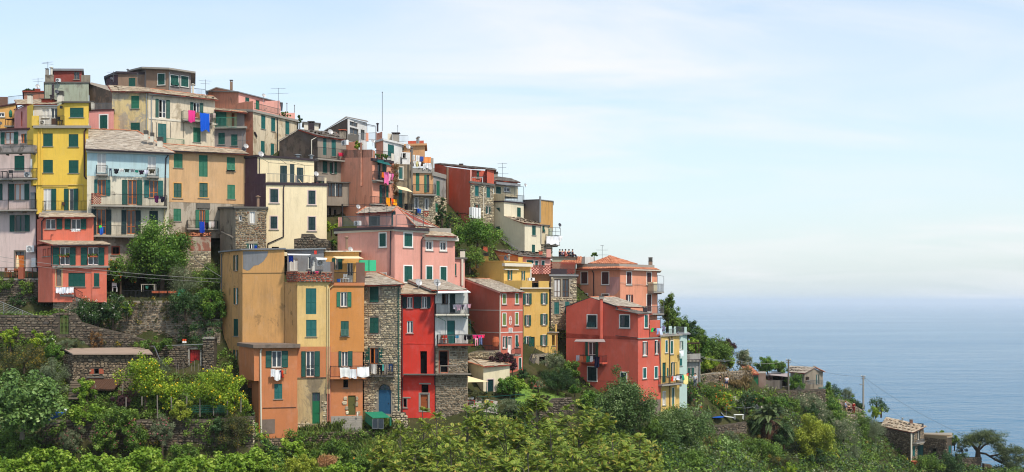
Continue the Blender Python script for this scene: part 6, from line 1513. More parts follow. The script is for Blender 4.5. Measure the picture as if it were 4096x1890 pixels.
on_fac(fw4,2258,1088,2374,1094,-.18,'darktrim','crossbar',dr,.22)
on_fac(fw4,2240,925,2400,945,.04,'concrete','lintel',dr,.2); on_fac(fw4,2236,945,2255,1189,.04,'concrete','jamb',dr,.2); on_fac(fw4,2378,945,2400,1189,.04,'concrete','jamb',dr,.2)
view('R')
pi,fpi = gwall('stone shrine pillar holding a small white statue niche',[(1162,818),(1295,818)],113.8,113.8,1260,'mortar_dark','stone_dark',limit=80,th=1.2,name='shrine_pillar')
on_fac(fpi,1155,800,1300,820,.12,'concrete','cap',pi,1.2)
nb = MB(); c = fpi.pt(*fpi.uz(1232,800)); c = c - fpi.n3() * .5
for sx in (-1,1): nb.box(c + fpi.U3() * sx * .22 - fpi.U3() * .06,fpi.U3() * .12,-fpi.n3() * .4,(0,0,.85))
nb.box(c - fpi.U3() * .3 + Vector((0,0,.85)),fpi.U3() * .6,-fpi.n3() * .42,(0,0,.1)); nb.box(c - fpi.U3() * .28 - fpi.n3() * .4,fpi.U3() * .56,-fpi.n3() * .05,(0,0,.9)); nb.build('niche',MATS['stone_grey'],pi)
sb = MB(); sb.lathe(c - Vector((0,0,-.0)) - fpi.n3() * .12,[(.12,0),(.14,.05),(.1,.2),(.13,.42),(.09,.5),(.045,.54),(.075,.6),(.08,.66),(.03,.72)],10)
tag(sb.build('statue',MATS['offwhite']),'small pale robed figure standing in the shrine niche','statue')
sg = thing('sign','two small red and white notices on a stick above the garden wall','sign',P(943,905,113.9))
for i,x in enumerate((920,945)):
    a = P(x,870,113.9); b = MB(); w_,h_ = M_(22,114),M_(26,114)
    b.box(a + Vector((0,0,h_ * .8)),(w_,0,0),(0,.03,0),(0,0,h_)); b.build('sign_board',MATS['signred'],sg)
    b = MB(); b.box(a,(w_,0,0),(0,.03,0),(0,0,h_ * .8)); b.build('sign_board',MATS['signwhite'],sg)
    b = MB(); b.box(a + Vector((w_ * .3,-.01,h_ * 1.1)),(w_ * .4,0,0),(0,.01,0),(0,0,h_ * .35)); b.build('sign_mark',MATS['signyellow'],sg)
b = MB(); b.tube([P(943,910,113.92),P(943,868,113.92)],.02,5); b.build('stick',MATS['greywood'],sg)
# stone shed with flat roof
view('S')
h = House('low stone shed with a flat slab roof and a rusty corrugated lean-to',900,560,108,name='stone_shed',cat='shed')
fs = h.block([(560,111.5),(648,107.6),(1330,108.2)],[150,152,150],[420,620,600],'mortar_dark',{1: [('d',830,278,868,322,D(trim=.0)),('d',1135,262,1190,318)]},dep=5.5,stone={0: 'mortar_dark',1: 'mortar_dark'},smat='stone_brown',slimit=300,capm='concrete'); h.panel([(640,156,107.1),(1345,154,107.7),(1292,99,113.2),(545,106,112.8)],'shedroof','roof',.12)
f = fs[1]
h.band(f,790,826,278,322,.05,'brick','brick_pier'); h.band(f,872,912,278,322,.05,'brick','brick_pier'); h.band(f,760,910,348,360,.3,'concrete_dark','ledge'); h.band(f,775,890,362,395,.12,'brick','brick_oven')
u0,u1,z0,z1 = f.rect(800,372,1085,440); sl = MB()
n = 16
for i in range(n):
    a = f.pt(u0 + (u1 - u0) * i / n,z1,.05); e = f.pt(u0 + (u1 - u0) * i / n - .3,z1 - .85 + R.uniform(-.05,.05),1.9); sl.tube([a,e],(u1 - u0) / n * .62,6)
sl.build('corrugated_roof',MATS['darkwood'],h.o)
for x in (840,1080): h.pipe(f,[(x,420),(x,560)],.07,'greywood',1.7,'post')
for i in range(11): h.band(f,1040 + i * 15,1053 + i * 15,470 + R.uniform(-8,8),575,1.5,'darkwood','plank',inn=-1.44)
view('T')
w6,fw6 = gwall('long mossy terrace wall below the lemon trees, ending in a square corner',[(-640,735),(0,735),(400,730),(800,725),(1215,700)],102.6,103.2,1240,'mortar_dark','stone_dark',limit=300,th=1.0)
w6b,_ = gwall('short return of the terrace wall beside the orange wing',[(1216,700),(1222,780),(1256,960)],103.2,106,1240,'mortar_dark','stone_grey',limit=60)
view('U')
w7,fw7 = gwall('low crumbling wall overgrown with grass in front of the orange and stone houses',[(140,790),(430,775),(800,760),(920,705),(1500,690),(1700,700)],108.4,110.4,920,'mortar_dark','stone_brown',limit=160)
w8,_ = gwall('stone planter wall with ferns beside the bright red house',[(1735,470),(1900,470),(1925,540)],111.2,111.4,720,'mortar_dark','stone_grey',limit=80,th=1.2)
st = thing('stone_steps','short flight of old stone steps up to the olive door','steps',P(1250,640,110.8))
for i in range(5):
    a = P(1115 + i * 22,630 - i * 27,110.6 + i * .16); b = MB(); b.box(a,P(1360,630,110.8) - P(1115 + i * 22,630,110.8),(0,1.3 - i * .16,0),(0,0,-.5)); b.build('step',MATS['concrete'],st)
view('V')
w9,_ = gwall('stony bank wall under the lawn edge',[(1690,440),(1870,292),(2100,278),(2130,440)],114.2,115,640,'mortar_dark','stone_dark',limit=140)
w10,_ = gwall('grey patio wall at the foot of the bare stone base',[(825,400),(985,385)],113.4,113.6,640,'mortar','stone_grey',limit=60)
view('W')
w11,_ = gwall('tall stone terrace wall behind the two walkers',[(118,330),(240,310),(400,300),(555,292)],146,149.5,480,'mortar','stone_brown',limit=200)
w12,_ = gwall('long stone wall below the shed and cottage',[(340,478),(480,500),(600,478),(840,470),(1215,452)],150.5,160,620,'mortar_dark','stone_dark',limit=200)
w13,_ = gwall('garden wall behind the palm tree',[(232,775),(330,775),(520,745)],134,137.5,900,'mortar_dark','stone_dark',limit=120)
w14,_ = gwall('low wall of the flower pot terrace beside the mint house',[(0,655),(130,650)],130.5,131.5,760,'mortar_dark','stone_dark',limit=60)
w15,_ = gwall('path parapet wall behind the three people on the right',[(1330,545),(1400,560),(1541,640)],165,171,740,'mortar','stone_brown',limit=80)
w15b,_ = gwall('low path wall below the three people on the right',[(1400,672),(1560,690)],163,166,800,'mortar','stone_brown',limit=50)
view('X')
w16,_ = gwall('broken dark wall by the pine on the point',[(1285,1010),(1350,1015),(1352,1045),(1520,1045)],168,169.5,1130,'mortar_dark','stone_dark',limit=60)
w17,_ = gwall('ruined dark wall at the lower right corner',[(1545,1105),(1590,1110),(1610,1118),(1640,1150),(1790,1160)],167,168,1240,'mortar_dark','stone_dark',limit=50)
w18,_ = gwall('stone block with a small opening under the path, left of the lone stone house',[(345,925),(500,918),(515,1060)],163,165,1090,'mortar','stone_brown',limit=60)
# lawn, path and garden paving sheets lie on the hillside
def patch(name,x0,x1,Y0,Y1,m,lift=.05,nx=14,ny=10):
    v = []; 
    for j in range(ny + 1):
        for i in range(nx + 1):
            Y = Y0 + (Y1 - Y0) * j / ny; px = x0 + (x1 - x0) * i / nx; v.append(((px - HX) / F * Y,Y))
    v = np.array(v); z = H(v[:,0],v[:,1]) + lift
    q = [(j * (nx + 1) + i,j * (nx + 1) + i + 1,(j + 1) * (nx + 1) + i + 1,(j + 1) * (nx + 1) + i) for j in range(ny) for i in range(nx)]
    me = np_mesh(name,np.column_stack([v,z]),q,MATS[m]); o = bpy.data.objects.new(name,me); COL.objects.link(o); o['kind'] = 'structure'; return o
patch('lawn',2060,2260,115.3,122,'lawn',.12)
patch('patio',1870,1990,113.5,116.2,'concrete',.1)
patch('path',2800,3100,144.3,145.6,'concrete',.12)
patch('garden_path',3350,3470,163.6,165.2,'concrete',.12)
# ---------------------------------------------------------------- vegetation
L_ = leafmat
L_('lf_bright',(44,80,24),(92,130,42),(144,170,70)); L_('lf_lemon',(78,112,24),(138,162,38),(184,190,64)); L_('lf_dark',(28,52,26),(58,88,42),(98,124,64),.2); L_('lf_mid',(52,80,28),(100,130,46),(148,168,76))
L_('lf_olive',(74,88,58),(118,130,94),(160,166,132)); L_('lf_fig',(58,88,40),(112,142,70),(170,188,124)); L_('lf_ailan',(88,112,36),(140,156,56),(186,156,78)); L_('lf_round',(52,80,38),(96,122,62),(150,164,108)); L_('lf_vine',(76,112,28),(132,162,50),(178,194,86),.34)
L_('lf_gorse',(50,60,34),(84,88,46),(176,148,40)); L_('lf_yellow',(100,120,34),(156,166,54),(190,192,86)); L_('lf_purple',(52,32,38),(76,48,50),(98,66,62)); L_('lf_pine',(44,58,34),(84,98,54),(118,128,78),.15); L_('lf_grass',(60,84,30),(108,126,54),(160,152,92)); L_('lf_dry',(110,92,54),(150,128,84),(176,152,106))
L_('lf_palm',(54,74,40),(92,112,66),(134,140,88)); L_('lf_rust',(96,70,34),(134,96,48),(150,120,60)); L_('fl_pink',(190,70,96),(214,110,130),(226,150,160),.3); L_('fl_white',(220,216,200),(230,226,214)); L_('fl_red',(200,60,50),(220,90,70)); L_('fl_cream',(196,178,150),(214,200,170)); L_('fl_magenta',(140,34,70),(170,50,96)); L_('fl_yellow',(214,170,40),(226,190,60)); L_('straw',(160,116,74),(190,146,100))
def leaves(C,rad,per,size,up=.35,aspect=.5,jit=.35,tone=None,flat=0.0,droop=0.0):
    """leaf blades spread through clumps: C (n,3) centres, rad (n,) radii; returns verts, quads, tone per vertex"""
    C = np.asarray(C,float); n = len(C); rad = np.asarray(rad,float)
    N_ = n * per
    d = rng.normal(size=(N_,3)); d /= np.linalg.norm(d,axis=1)[:,None]
    r = rng.random(N_) ** .45
    ci = np.repeat(np.arange(n),per)
    pos = C[ci] + d * (r * rad[ci])[:,None] * np.array([1,1,1 - flat])
    nor = d * .55 + np.array([0,0,up]) + rng.normal(size=(N_,3)) * .45
    nor /= np.linalg.norm(nor,axis=1)[:,None]
    t = rng.normal(size=(N_,3)); t[:,2] -= droop * 2; t -= (t * nor).sum(1)[:,None] * nor; t /= np.linalg.norm(t,axis=1)[:,None]
    b = np.cross(nor,t)
    s = (size * (1 + rng.normal(size=N_) * jit * .6)).clip(size * .4,size * 2)[:,None]
    a = pos - t * s * .5; tip = pos + t * s * .5 - nor * s * .12; l = pos + b * s * aspect * .5 + nor * s * .05; rr = pos - b * s * aspect * .5 + nor * s * .05
    V = np.stack([a,l,tip,rr],1).reshape(-1,3); Q = np.arange(N_ * 4).reshape(-1,4)
    ct = rng.random(n) if tone is None else np.asarray(tone)
    rn = (ct[ci] * .55 + rng.random(N_) * .5).clip(0,1); rn = np.repeat(rn,4)
    return V,Q,rn
def join(parts):
    V,Q,T_ = [],[],[]; k = 0
    for v,q,t in parts: V.append(v); Q.append(q + k); T_.append(t); k += len(v)
    return np.concatenate(V),np.concatenate(Q),np.concatenate(T_)
def link_np(name,parts,m,parent=None,org=None):
    V,Q,T_ = parts if isinstance(parts,tuple) else join(parts)
    if org is None: org = WO[parent.name] if parent is not None else Vector(V.mean(0))
    me = np_mesh(name,V - np.array(org),Q,MATS[m],T_)
    return _finish(bpy.data.objects.new(name,me),parent,Vector(org))
KIND = {  # leaf size, leaves per clump, clump radius factor, material, clumps, up, aspect
    'bright': (.17,150,.30,'lf_bright',60,.5,.5),'lemon': (.15,130,.27,'lf_lemon',55,.5,.55),'dark': (.15,140,.30,'lf_dark',50,.4,.5),'mid': (.16,140,.29,'lf_mid',55,.45,.5),
    'olive': (.12,170,.27,'lf_olive',50,.3,.3),'fig': (.26,90,.26,'lf_fig',70,.55,.7),'vine': (.2,110,.26,'lf_vine',55,.6,.8),'gorse': (.1,200,.3,'lf_gorse',40,.4,.4),'yellow': (.2,130,.27,'lf_yellow',50,.4,.3),
    'purple': (.16,140,.3,'lf_purple',40,.4,.5),'juniper': (.1,240,.26,'lf_dark',70,.5,.35),'round': (.16,140,.27,'lf_round',60,.5,.5),'oleander': (.14,140,.28,'lf_olive',50,.35,.35)}
def tree(label,x,y,rx,ry,Y,kind,base=None,n=None,cat='tree',name='tree',group=None,trunk=True,lean=0,fruit=None,flower=None,seed=0,ry3=None,limbs=7,shape=1.0,ls=1.0,per=None,bark='bark'):
    ls_,pc,cr,m,nc,up,asp = KIND[kind]; nc = n or nc
    c = P(x,y,Y); a = M_(rx,Y); h = M_(ry,Y); dpt = ry3 or max(1.0,min(a * .9,4.5))
    bz = P(x,base,Y).z if base is not None else c.z - h * 1.15
    root = thing(name,label,cat,(c.x + lean,Y,bz),group)
    d = rng.normal(size=(nc,3)); d /= np.linalg.norm(d,axis=1)[:,None]; rr = rng.random(nc) ** .33
    lump = 1 + .28 * np.sin(d[:,0] * 5 + seed) * np.cos(d[:,2] * 4 + seed * 2) + rng.normal(size=nc) * .12
    C = np.array(c) + d * (rr * lump)[:,None] * np.array([a * .92,dpt * .92,h * .92])
    keep = C[:,2] > c.z - h * .95; C = C[keep]
    rad = cr * min(a,h * 1.2) * (.75 + rng.random(len(C)) * .6)
    area = a * h; per_ = per or int(pc * 1.15 * min(2.2,max(.35,area / 9)) ** .5)
    link_np('crown',leaves(C,rad,per_,ls_ * ls * 1.3 * (.8 + .2 * min(1.6,(area / 8) ** .3)),up,asp),m,root)
    if trunk:
        b = MB(); bs = Vector((c.x + lean,Y,bz)); tk = Vector((c.x,Y,c.z - h * .35)); r0 = max(.06,min(.3,h * .07))
        mid = bs.lerp(tk,.5) + Vector((R.uniform(-.15,.15) * a * .4,R.uniform(-.1,.1),0))
        b.tube([bs - Vector((0,0,.4)),mid,tk,c + Vector((0,0,h * .3))],[r0 * 1.25,r0,r0 * .8,r0 * .25],8)
        for i in range(min(limbs,len(C))):
            e = Vector(C[i]); s0 = bs.lerp(tk,R.uniform(.55,1)); m_ = s0.lerp(e,.5) + Vector((0,0,R.uniform(-.1,.25) * h * .3))
            b.tube([s0,m_,e],[r0 * .5,r0 * .32,r0 * .1],5,caps=False)
        b.build('trunk',MATS[bark],root)
    def dots(nm,k,size,mm):
        i = rng.integers(0,len(C),k); dd = rng.normal(size=(k,3)); dd /= np.linalg.norm(dd,axis=1)[:,None]; dd[:,1] = -abs(dd[:,1])
        p = C[i] + dd * rad[i][:,None] * .95
        b = MB()
        for q in p: b.lathe(q,[(size * .2,-size),(size * .85,-size * .5),(size,0),(size * .8,size * .55),(size * .15,size)],6)
        o = b.build(nm,MATS[mm],root); o['kind'] = 'stuff'
    if fruit: dots('lemons' if fruit[1] == 'lemon' else 'fruit',fruit[0],.075,fruit[1])
    if flower:
        k,mm,sz = flower; i = rng.integers(0,len(C),k); dd = rng.normal(size=(k,3)); dd /= np.linalg.norm(dd,axis=1)[:,None]; dd[:,2] = abs(dd[:,2]) * .8; dd[:,1] = -abs(dd[:,1])
        dd /= np.linalg.norm(dd,axis=1)[:,None]
        o = link_np('blossom',leaves(C[i] + dd * rad[i][:,None],np.full(k,sz),7,sz * .8,.6,.8),mm,root); o['kind'] = 'stuff'
    return root
def bush(label,*a,**k):
    k.setdefault('cat','bush'); k.setdefault('name','bush'); k.setdefault('trunk',True); k.setdefault('limbs',5); return tree(label,*a,**k)
def fronds(root,c,n,L,mat_,rise=.9,leaflets=14,w=.5,hw=.045,droop=1.0,start=0.0,spread=(0,6.283),tones=(0,1)):
    """pinnate leaves: an arched midrib with paired leaflets"""
    V,Q,Tn = [],[],[]; k = 0
    for i in range(n):
        az = R.uniform(*spread); el = R.uniform(.05,rise); l = L * R.uniform(.75,1.1); tn = R.uniform(*tones)
        dh = Vector((math.cos(az),math.sin(az),0)); sd_ = Vector((-math.sin(az),math.cos(az),0))
        def pt(t): return Vector(c) + dh * l * t * math.cos(el) * (1 - .15 * t) + Vector((0,0,1)) * l * (math.sin(el) * t - droop * .55 * t * t)
        for j in range(leaflets):
            t = start + (1 - start) * (j + 1) / leaflets
            p = pt(t); tg = (pt(min(1,t + .05)) - pt(t - .05)).normalized(); ll = w * math.sin(math.pi * (.18 + .78 * t)) * l * .36
            for sg_ in (-1,1):
                dr = (sd_ * sg_ + tg * .55 + Vector((0,0,-.18 + R.uniform(-.15,.15)))).normalized(); tip = p + dr * ll; wv = tg * hw * (l ** .5)
                V += [p - wv * .3,p + dr * ll * .5 - wv,tip,p + dr * ll * .5 + wv]; Q.append((k,k + 1,k + 2,k + 3)); Tn += [min(1,max(0,tn + R.uniform(-.15,.2)))] * 4; k += 4
        for j in range(5):
            p,q = pt(j / 5),pt((j + 1) / 5); u = Vector((0,0,.02)) + sd_ * .012
            V += [p - u,q - u,q + u,p + u]; Q.append((k,k + 1,k + 2,k + 3)); Tn += [.1] * 4; k += 4
    return np.array([tuple(v) for v in V]),np.array(Q),np.array(Tn)
def ailanthus(label,x,ytop,Y,base,width,n=9,seed=0,group='young trees with feathery leaves in the foreground'):
    """slender stems, each topped by a whorl of long feather leaves, the newest ones reddish"""
    tp = P(x,ytop,Y); bz = P(x,base,Y).z; root = thing('feather_leaf_tree',label,'tree',(tp.x,Y,bz),group)
    W = M_(width,Y); Hh = tp.z - bz; parts = []; b = MB()
    b.tube([(tp.x,Y,bz - .3),(tp.x + .15,Y,bz + Hh * .5),(tp.x,Y + .05,tp.z - .5)],[.10,.07,.03],6)
    for i in range(n):
        f = math.sqrt(R.random()) if i else 0; az = R.uniform(0,6.28); rr = W * f
        e = Vector((tp.x + math.cos(az) * rr,Y + math.sin(az) * rr * .8,tp.z - .2 - f * f * Hh * .32 - R.random() ** 1.5 * Hh * .42 * (1 if i else 0)))
        s0 = Vector((tp.x,Y,max(bz + Hh * .15,e.z - rr * .8 - .5)))
        if i < 14: b.tube([s0,s0.lerp(e,.55) + Vector((0,0,.1)),e],[.045,.035,.018],5,caps=False)
        parts.append(fronds(root,e,10,1.0,'lf_ailan',1.05,11,.62,.045,.7,.1,tones=(.05,.85)))
        if i % 3 == 0: parts.append(fronds(root,e + Vector((0,0,.05)),3,.5,'lf_ailan',1.5,6,.5,.06,.3,.15,tones=(.8,1)))
    link_np('crown',join(parts),'lf_ailan',root); b.build('trunk',MATS['bark_grey'],root)
def scatter(name,m,x0,x1,Y0,Y1,n,size,h=.35,up=.6,aspect=.5,per=10,r=.3,bladed=False,excl=()):
    """low growth following the hillside; nobody could count it"""
    px = rng.uniform(x0,x1,n); Y = rng.uniform(Y0,Y1,n); X = (px - HX) / F * Y; Z = H(X,Y)
    C = np.column_stack([X,Y,Z + rng.random(n) * h])
    py = HY + (CZ - C[:,2]) * F / Y
    ok = np.ones(n,bool)
    for a,b_,c,d,*e in excl: ok &= ~((px > a) & (px < b_) & (py > c) & (py < d) & (Y < (e[0] if e else 999)))
    C = C[ok]; n = len(C)
    if bladed:
        k = n * per; ci = np.repeat(np.arange(n),per); p = C[ci] + rng.normal(size=(k,3)) * np.array([r,r,0]); l = size * (.6 + rng.random(k) * .8)
        d = rng.normal(size=(k,3)) * .4; d[:,2] = 1; d /= np.linalg.norm(d,axis=1)[:,None]; s = rng.normal(size=(k,3)); s[:,2] = 0; s /= np.linalg.norm(s,axis=1)[:,None]
        w = .03 * (size / .5) ** .5
        V = np.stack([p - s * w,p + s * w,p + d * l[:,None] * .6 + s * w * .7,p + d * l[:,None] + d[:,[1,0,2]] * 0],1)
        V[:,3] += s * l[:,None] * .25; V[:,3,2] -= l * .05
        parts = (V.reshape(-1,3),np.arange(k * 4).reshape(-1,4),np.repeat((rng.random(n)[ci] * .6 + rng.random(k) * .4),4))
    else:
        parts = leaves(C,np.full(n,r),per,size,up,aspect)
    o = link_np(name,parts,m); o['kind'] = 'stuff'; return o
def hang(name,label,fc,x0,x1,y0,y1,n,m,size=.16,r=.3,per=30,off=.15,cat='plant',dens=None):
    """creeper hanging on a wall face"""
    u0,u1,z0,z1 = fc.rect(x0,y0,x1,y1); C = []
    for _ in range(n):
        a = R.random(); bb = R.random() ** 1.2; w = math.sqrt(max(0,1 - (2 * a - 1) ** 2)) * .9 + .15
        C.append(tuple(fc.pt(u0 + (u1 - u0) * a,z1 - (z1 - z0) * bb * w,off + R.uniform(0,.35))))
    o = link_np(name,leaves(C,np.full(n,r),per,size,.2,.6,droop=.5),m); return tag(o,label,cat)
# ---- left gardens
view('*')
t = tree('big dense bright green tree rising from the railed garden',645,1005,122,118,121.5,'bright',base=1200,n=130,seed=2,limbs=9)
tree('small orange tree with a forked trunk beside the coral red house',482,1075,66,48,120.5,'bright',base=1175,n=34,seed=3,fruit=(22,'orangefruit'))
tree('broad grey green shrub under the big garden tree',735,1130,76,74,120,'olive',base=1215,n=55,seed=4)
bush('glossy mid green shrub left of the ochre house corner',830,1125,76,80,120.8,'mid',base=1240,n=44,seed=5); bush('light green feathery shrub hanging over the wall at the ochre house corner',842,1215,56,76,117.8,'bright',base=1300,n=44,seed=6)
bush('dark glossy bush spilling over the high retaining wall',742,1215,72,54,117,'dark',base=1270,n=44,seed=7)
bush('white flowering dark climber below the coral red house',352,1252,64,54,115,'dark',base=1310,n=44,flower=(40,'fl_white',.09),seed=8); bush('second white flowering climber with a rusty trunk, beside the first',452,1232,52,58,115.4,'dark',base=1330,n=40,flower=(36,'fl_white',.09),seed=9); bush('yellow green shrub at the foot of the garden railing',508,1232,24,34,116.6,'lemon',base=1270,n=18,seed=10)
view('Q')
hang('creeper','pale green creeper tuft hanging at the far left of the terrace wall',fw1,-20,150,115,245,26,'lf_mid'); hang('creeper','middle green creeper tuft on the terrace wall under the lilac house',fw1,270,410,150,300,22,'lf_mid'); hang('creeper','long dark creeper hanging at the corner of the terrace wall',fw1,490,650,140,500,60,'lf_dark')
view('*')
bush('yellow green shrub against the stepped wall at the left edge',42,1352,32,38,111.5,'lemon',base=1400,n=24,seed=11); bush('tiny yellow green shrub cut by the left edge',-4,1340,18,26,111.5,'lemon',base=1400,n=12,seed=12); bush('yellow green shrub left of the garden gate',152,1362,30,38,111.3,'lemon',base=1405,n=24,seed=13); bush('white calla clump beside the yellow green shrub',202,1368,26,20,111.2,'mid',base=1395,n=14,flower=(8,'fl_white',.12),seed=14)
bush('long low gorse hedge with yellow flecks at left',96,1436,112,50,109.5,'gorse',base=1480,n=60,flower=(60,'fl_yellow',.06),seed=15); bush('bright green grassy shrub left of the stone shed',212,1412,36,40,109,'bright',base=1460,n=26,seed=16)
tree('round silvery olive tree left of the stone shed',210,1500,62,78,106,'olive',base=1610,n=60,seed=17)
tree('large fig tree with pale broad leaves at the left edge',88,1605,132,118,97.5,'fig',base=1740,n=95,seed=18,limbs=12,bark='bark_grey')
tree('tall lemon tree in front of the stone shed',585,1500,84,84,104.8,'lemon',base=1640,n=70,fruit=(40,'lemon'),seed=19); tree('smaller lemon tree with low branches beside the tall one',668,1570,62,56,104.2,'lemon',base=1650,n=44,fruit=(40,'lemon'),seed=20)
tree('wide lemon tree beside the ochre house',868,1552,118,76,104.4,'lemon',base=1655,n=85,fruit=(70,'lemon'),seed=21); tree('low lemon branches at the corner of the terrace wall',940,1620,54,42,103.8,'lemon',base=1668,n=30,fruit=(26,'lemon'),seed=22)
bush('green shrub against the door wall behind the lemon trees',640,1470,44,44,108,'olive',base=1520,n=30,seed=23); bush('brown dry shrub under the corrugated lean-to',490,1605,34,28,104.5,'purple',base=1640,n=18,seed=24)
bush('yellow leaved vine climbing beside the garden steps',345,1560,36,48,105,'vine',base=1620,n=26,seed=25); bush('leafy mound of nasturtium and vine below the garden steps',330,1655,70,44,102.2,'vine',base=1700,n=40,ls=.8,seed=26)
bush('trailing green mound over the middle of the long terrace wall',470,1665,90,42,102,'mid',base=1710,n=50,seed=27); bush('yellow ivy spilling over the wall under the lemon trees',720,1640,44,40,102.6,'yellow',base=1690,n=26,seed=28); bush('dark ivy hanging at the right corner of the terrace wall',950,1720,64,70,102,'gorse',base=1800,n=44,seed=29)
for i,(x,y,rx,ry,k) in enumerate(((285,1760,56,60,'olive'),(420,1740,62,70,'mid'),(540,1750,52,62,'mid'),(650,1725,50,58,'olive'))):
    bush(('pink valerian bush at the left of the terrace wall','pink valerian bush with upright flower heads, second from the left','pink valerian bush in the middle of the terrace wall','pink valerian bush under the yellow ivy')[i],x,y,rx,ry,101.4,k,base=1830,n=40,flower=(26,'fl_pink',.1),seed=30 + i,group='pink valerian on the terrace wall')
bush('dark hanging growth below the fig tree',60,1780,90,70,99,'mid',base=1850,n=40,seed=40); bush('dark green tuft under the middle of the terrace wall',880,1700,40,34,102.2,'dark',base=1740,n=20,seed=41)
for i,x in enumerate((20,190,380,560,760,940)):
    bush(('vine mass at the lower left corner','vine mass second from the left along the bottom edge','vine mass below the pink valerian','vine mass in the middle of the bottom left','vine mass below the lemon trees along the bottom edge','vine mass at the foot of the wall corner')[i],x,1872 - (10 if i % 2 else 0),118,(40,62,48,70,44,58)[i],95 + (i % 2) * 1.5,'vine',base=1985,n=75,seed=50 + i,group='grapevines along the bottom left',name='grapevine',cat='vine')
# ---- foreground centre
scatter('grass','lf_grass',1010,1620,107.5,112.6,1500,.5,.0,per=9,r=.25,bladed=True)
view('U')
hang('creeper','grassy creeper draped over the low crumbling wall',fw7,420,1640,680,880,130,'lf_mid',.15,.3,26)
view('*')
bush('dark shrub at the corner of the orange wing',1085,1830,60,56,105,'dark',base=1890,n=40,seed=60); bush('light leafy shrub beside the dark corner shrub',1175,1800,56,54,105,'vine',base=1870,n=36,seed=61); bush('yellow green shrub at the bottom below the orange wing',1040,1870,60,44,98,'vine',base=1930,n=36,seed=62); bush('ferny shrub left of the heap of dry stalks',1200,1865,80,46,99,'yellow',base=1940,n=46,seed=63)
bush('round green orange bush right of the dry stalks',1460,1850,66,50,101,'mid',base=1920,n=40,fruit=(6,'orangefruit'),seed=64); bush('low mixed shrub in front of the crumbling wall',1330,1800,90,40,104.5,'mid',base=1850,n=46,seed=65); bush('leafy shrub at the bottom edge below the dry stalks',1360,1885,80,40,97,'vine',base=1950,n=40,ls=.9,seed=66)
V,Q,Tn = leaves([P(1310 + R.uniform(-30,30),1842 + R.uniform(-12,16),99.5) for _ in range(40)],np.full(40,.35),24,.5,.2,.08); tag(link_np('hay_heap',(V,Q,Tn),'straw'),'heap of dry reddish stalks among the shrubs','hay heap')
scatter('reeds','lf_grass',1460,1640,104.5,109,260,1.3,.0,per=9,r=.25,bladed=True)
AI = [(1530,1770,92,70,'yellow green feather-leaf sapling left of the stone planter wall'),(1690,1635,100,50,'feather-leaf sapling in front of the bright red house door'),(1745,1655,98,50,'feather-leaf sapling right of the bright red house'),(1865,1625,96,62,'feather-leaf sapling before the bare stone base'),
      (1945,1612,92,95,'tall feather-leaf tree below the patio'),(2020,1680,88,110,'feather-leaf tree in the middle of the thicket'),(2145,1585,93,80,'slim feather-leaf tree standing up against the lawn'),(2200,1690,87,110,'broad feather-leaf tree under the lawn bank'),
      (2310,1605,96,90,'feather-leaf tree left of the big red house trees'),(2390,1640,92,100,'reddish tipped feather-leaf tree before the round dark tree'),(2450,1745,86,110,'feather-leaf tree at the right of the thicket'),(2110,1790,80,130,'feather-leaf tree at the bottom of the thicket, middle'),
      (1800,1740,86,110,'feather-leaf tree at the left of the thicket'),(1920,1790,81,130,'feather-leaf tree at the bottom left of the thicket'),(2290,1800,80,130,'feather-leaf tree at the bottom right of the thicket'),(2520,1830,84,100,'lowest feather-leaf tree at the right end of the thicket'),(1660,1800,84,100,'lowest feather-leaf tree at the left end of the thicket'),(2560,1740,92,80,'small feather-leaf tree below the round dark tree'),(1600,1690,100,50,'small bright feather-leaf sapling over the planter')]
for i,(x,yt,Y,w,lb) in enumerate(AI): ailanthus(lb,x,yt,Y,yt + 330,w * 1.05,14 if w < 70 else 46,i)
scatter('undergrowth','lf_ailan',1500,2650,84,108,700,.26,2.2,per=44,r=.9)
# ---- centre gardens
tree('tall dark cypress-like column left of the slope behind the rose pink house',1768,855,20,66,132,'juniper',base=940,n=40,seed=70,ry3=.7,name='column_tree'); tree('shorter dark column tree beside the tall one',1796,890,17,54,132.4,'juniper',base=950,n=30,seed=71,ry3=.6,name='column_tree'); bush('dark ivy bush left of the tall column tree',1748,875,14,40,132.6,'dark',base=930,n=16,seed=72)
tree('big spreading green tree between the rose pink and ivory houses',1910,930,84,58,131.5,'bright',base=1060,n=75,seed=73); bush('leafy undergrowth below the big spreading tree',1878,1030,56,44,128,'mid',base=1080,n=34,seed=74); bush('light green creeper on the steps behind the grey stone tower slope',1835,945,36,44,132,'bright',base=1010,n=26,seed=75)
bush('bright climbing bush beside the grey loggia house',1325,910,22,22,130,'lemon',base=940,n=16,seed=76); bush('small green bush in front of the rose pink house wall',1335,975,14,22,122,'bright',base=1000,n=12,seed=77)
view('M')
bush('bright green bush beside the cream garden house',410,1115,80,62,117.2,'bright',base=1175,n=50,seed=80); bush('second light green bush left of the lawn',500,1110,60,52,117.4,'vine',base=1170,n=36,seed=81); bush('dark purple bougainvillea over the cream garden house',380,895,95,40,120,'purple',base=980,n=46,flower=(30,'fl_magenta',.09),seed=82); bush('dark bougainvillea column beside the cream garden house',455,960,30,66,120.4,'purple',base=1050,n=26,flower=(16,'fl_magenta',.09),seed=83)
bush('tall rose bush with pink roses by the yellow house steps',525,1040,52,62,121,'dark',base=1110,n=36,flower=(22,'fl_red',.11),seed=84); bush('low rose bush with pink roses on the lawn',660,1112,52,38,119,'olive',base=1150,n=30,flower=(22,'fl_red',.1),seed=85); bush('round hedge between the roses and the dark juniper',625,1075,50,40,121,'mid',base=1120,n=26,seed=86)
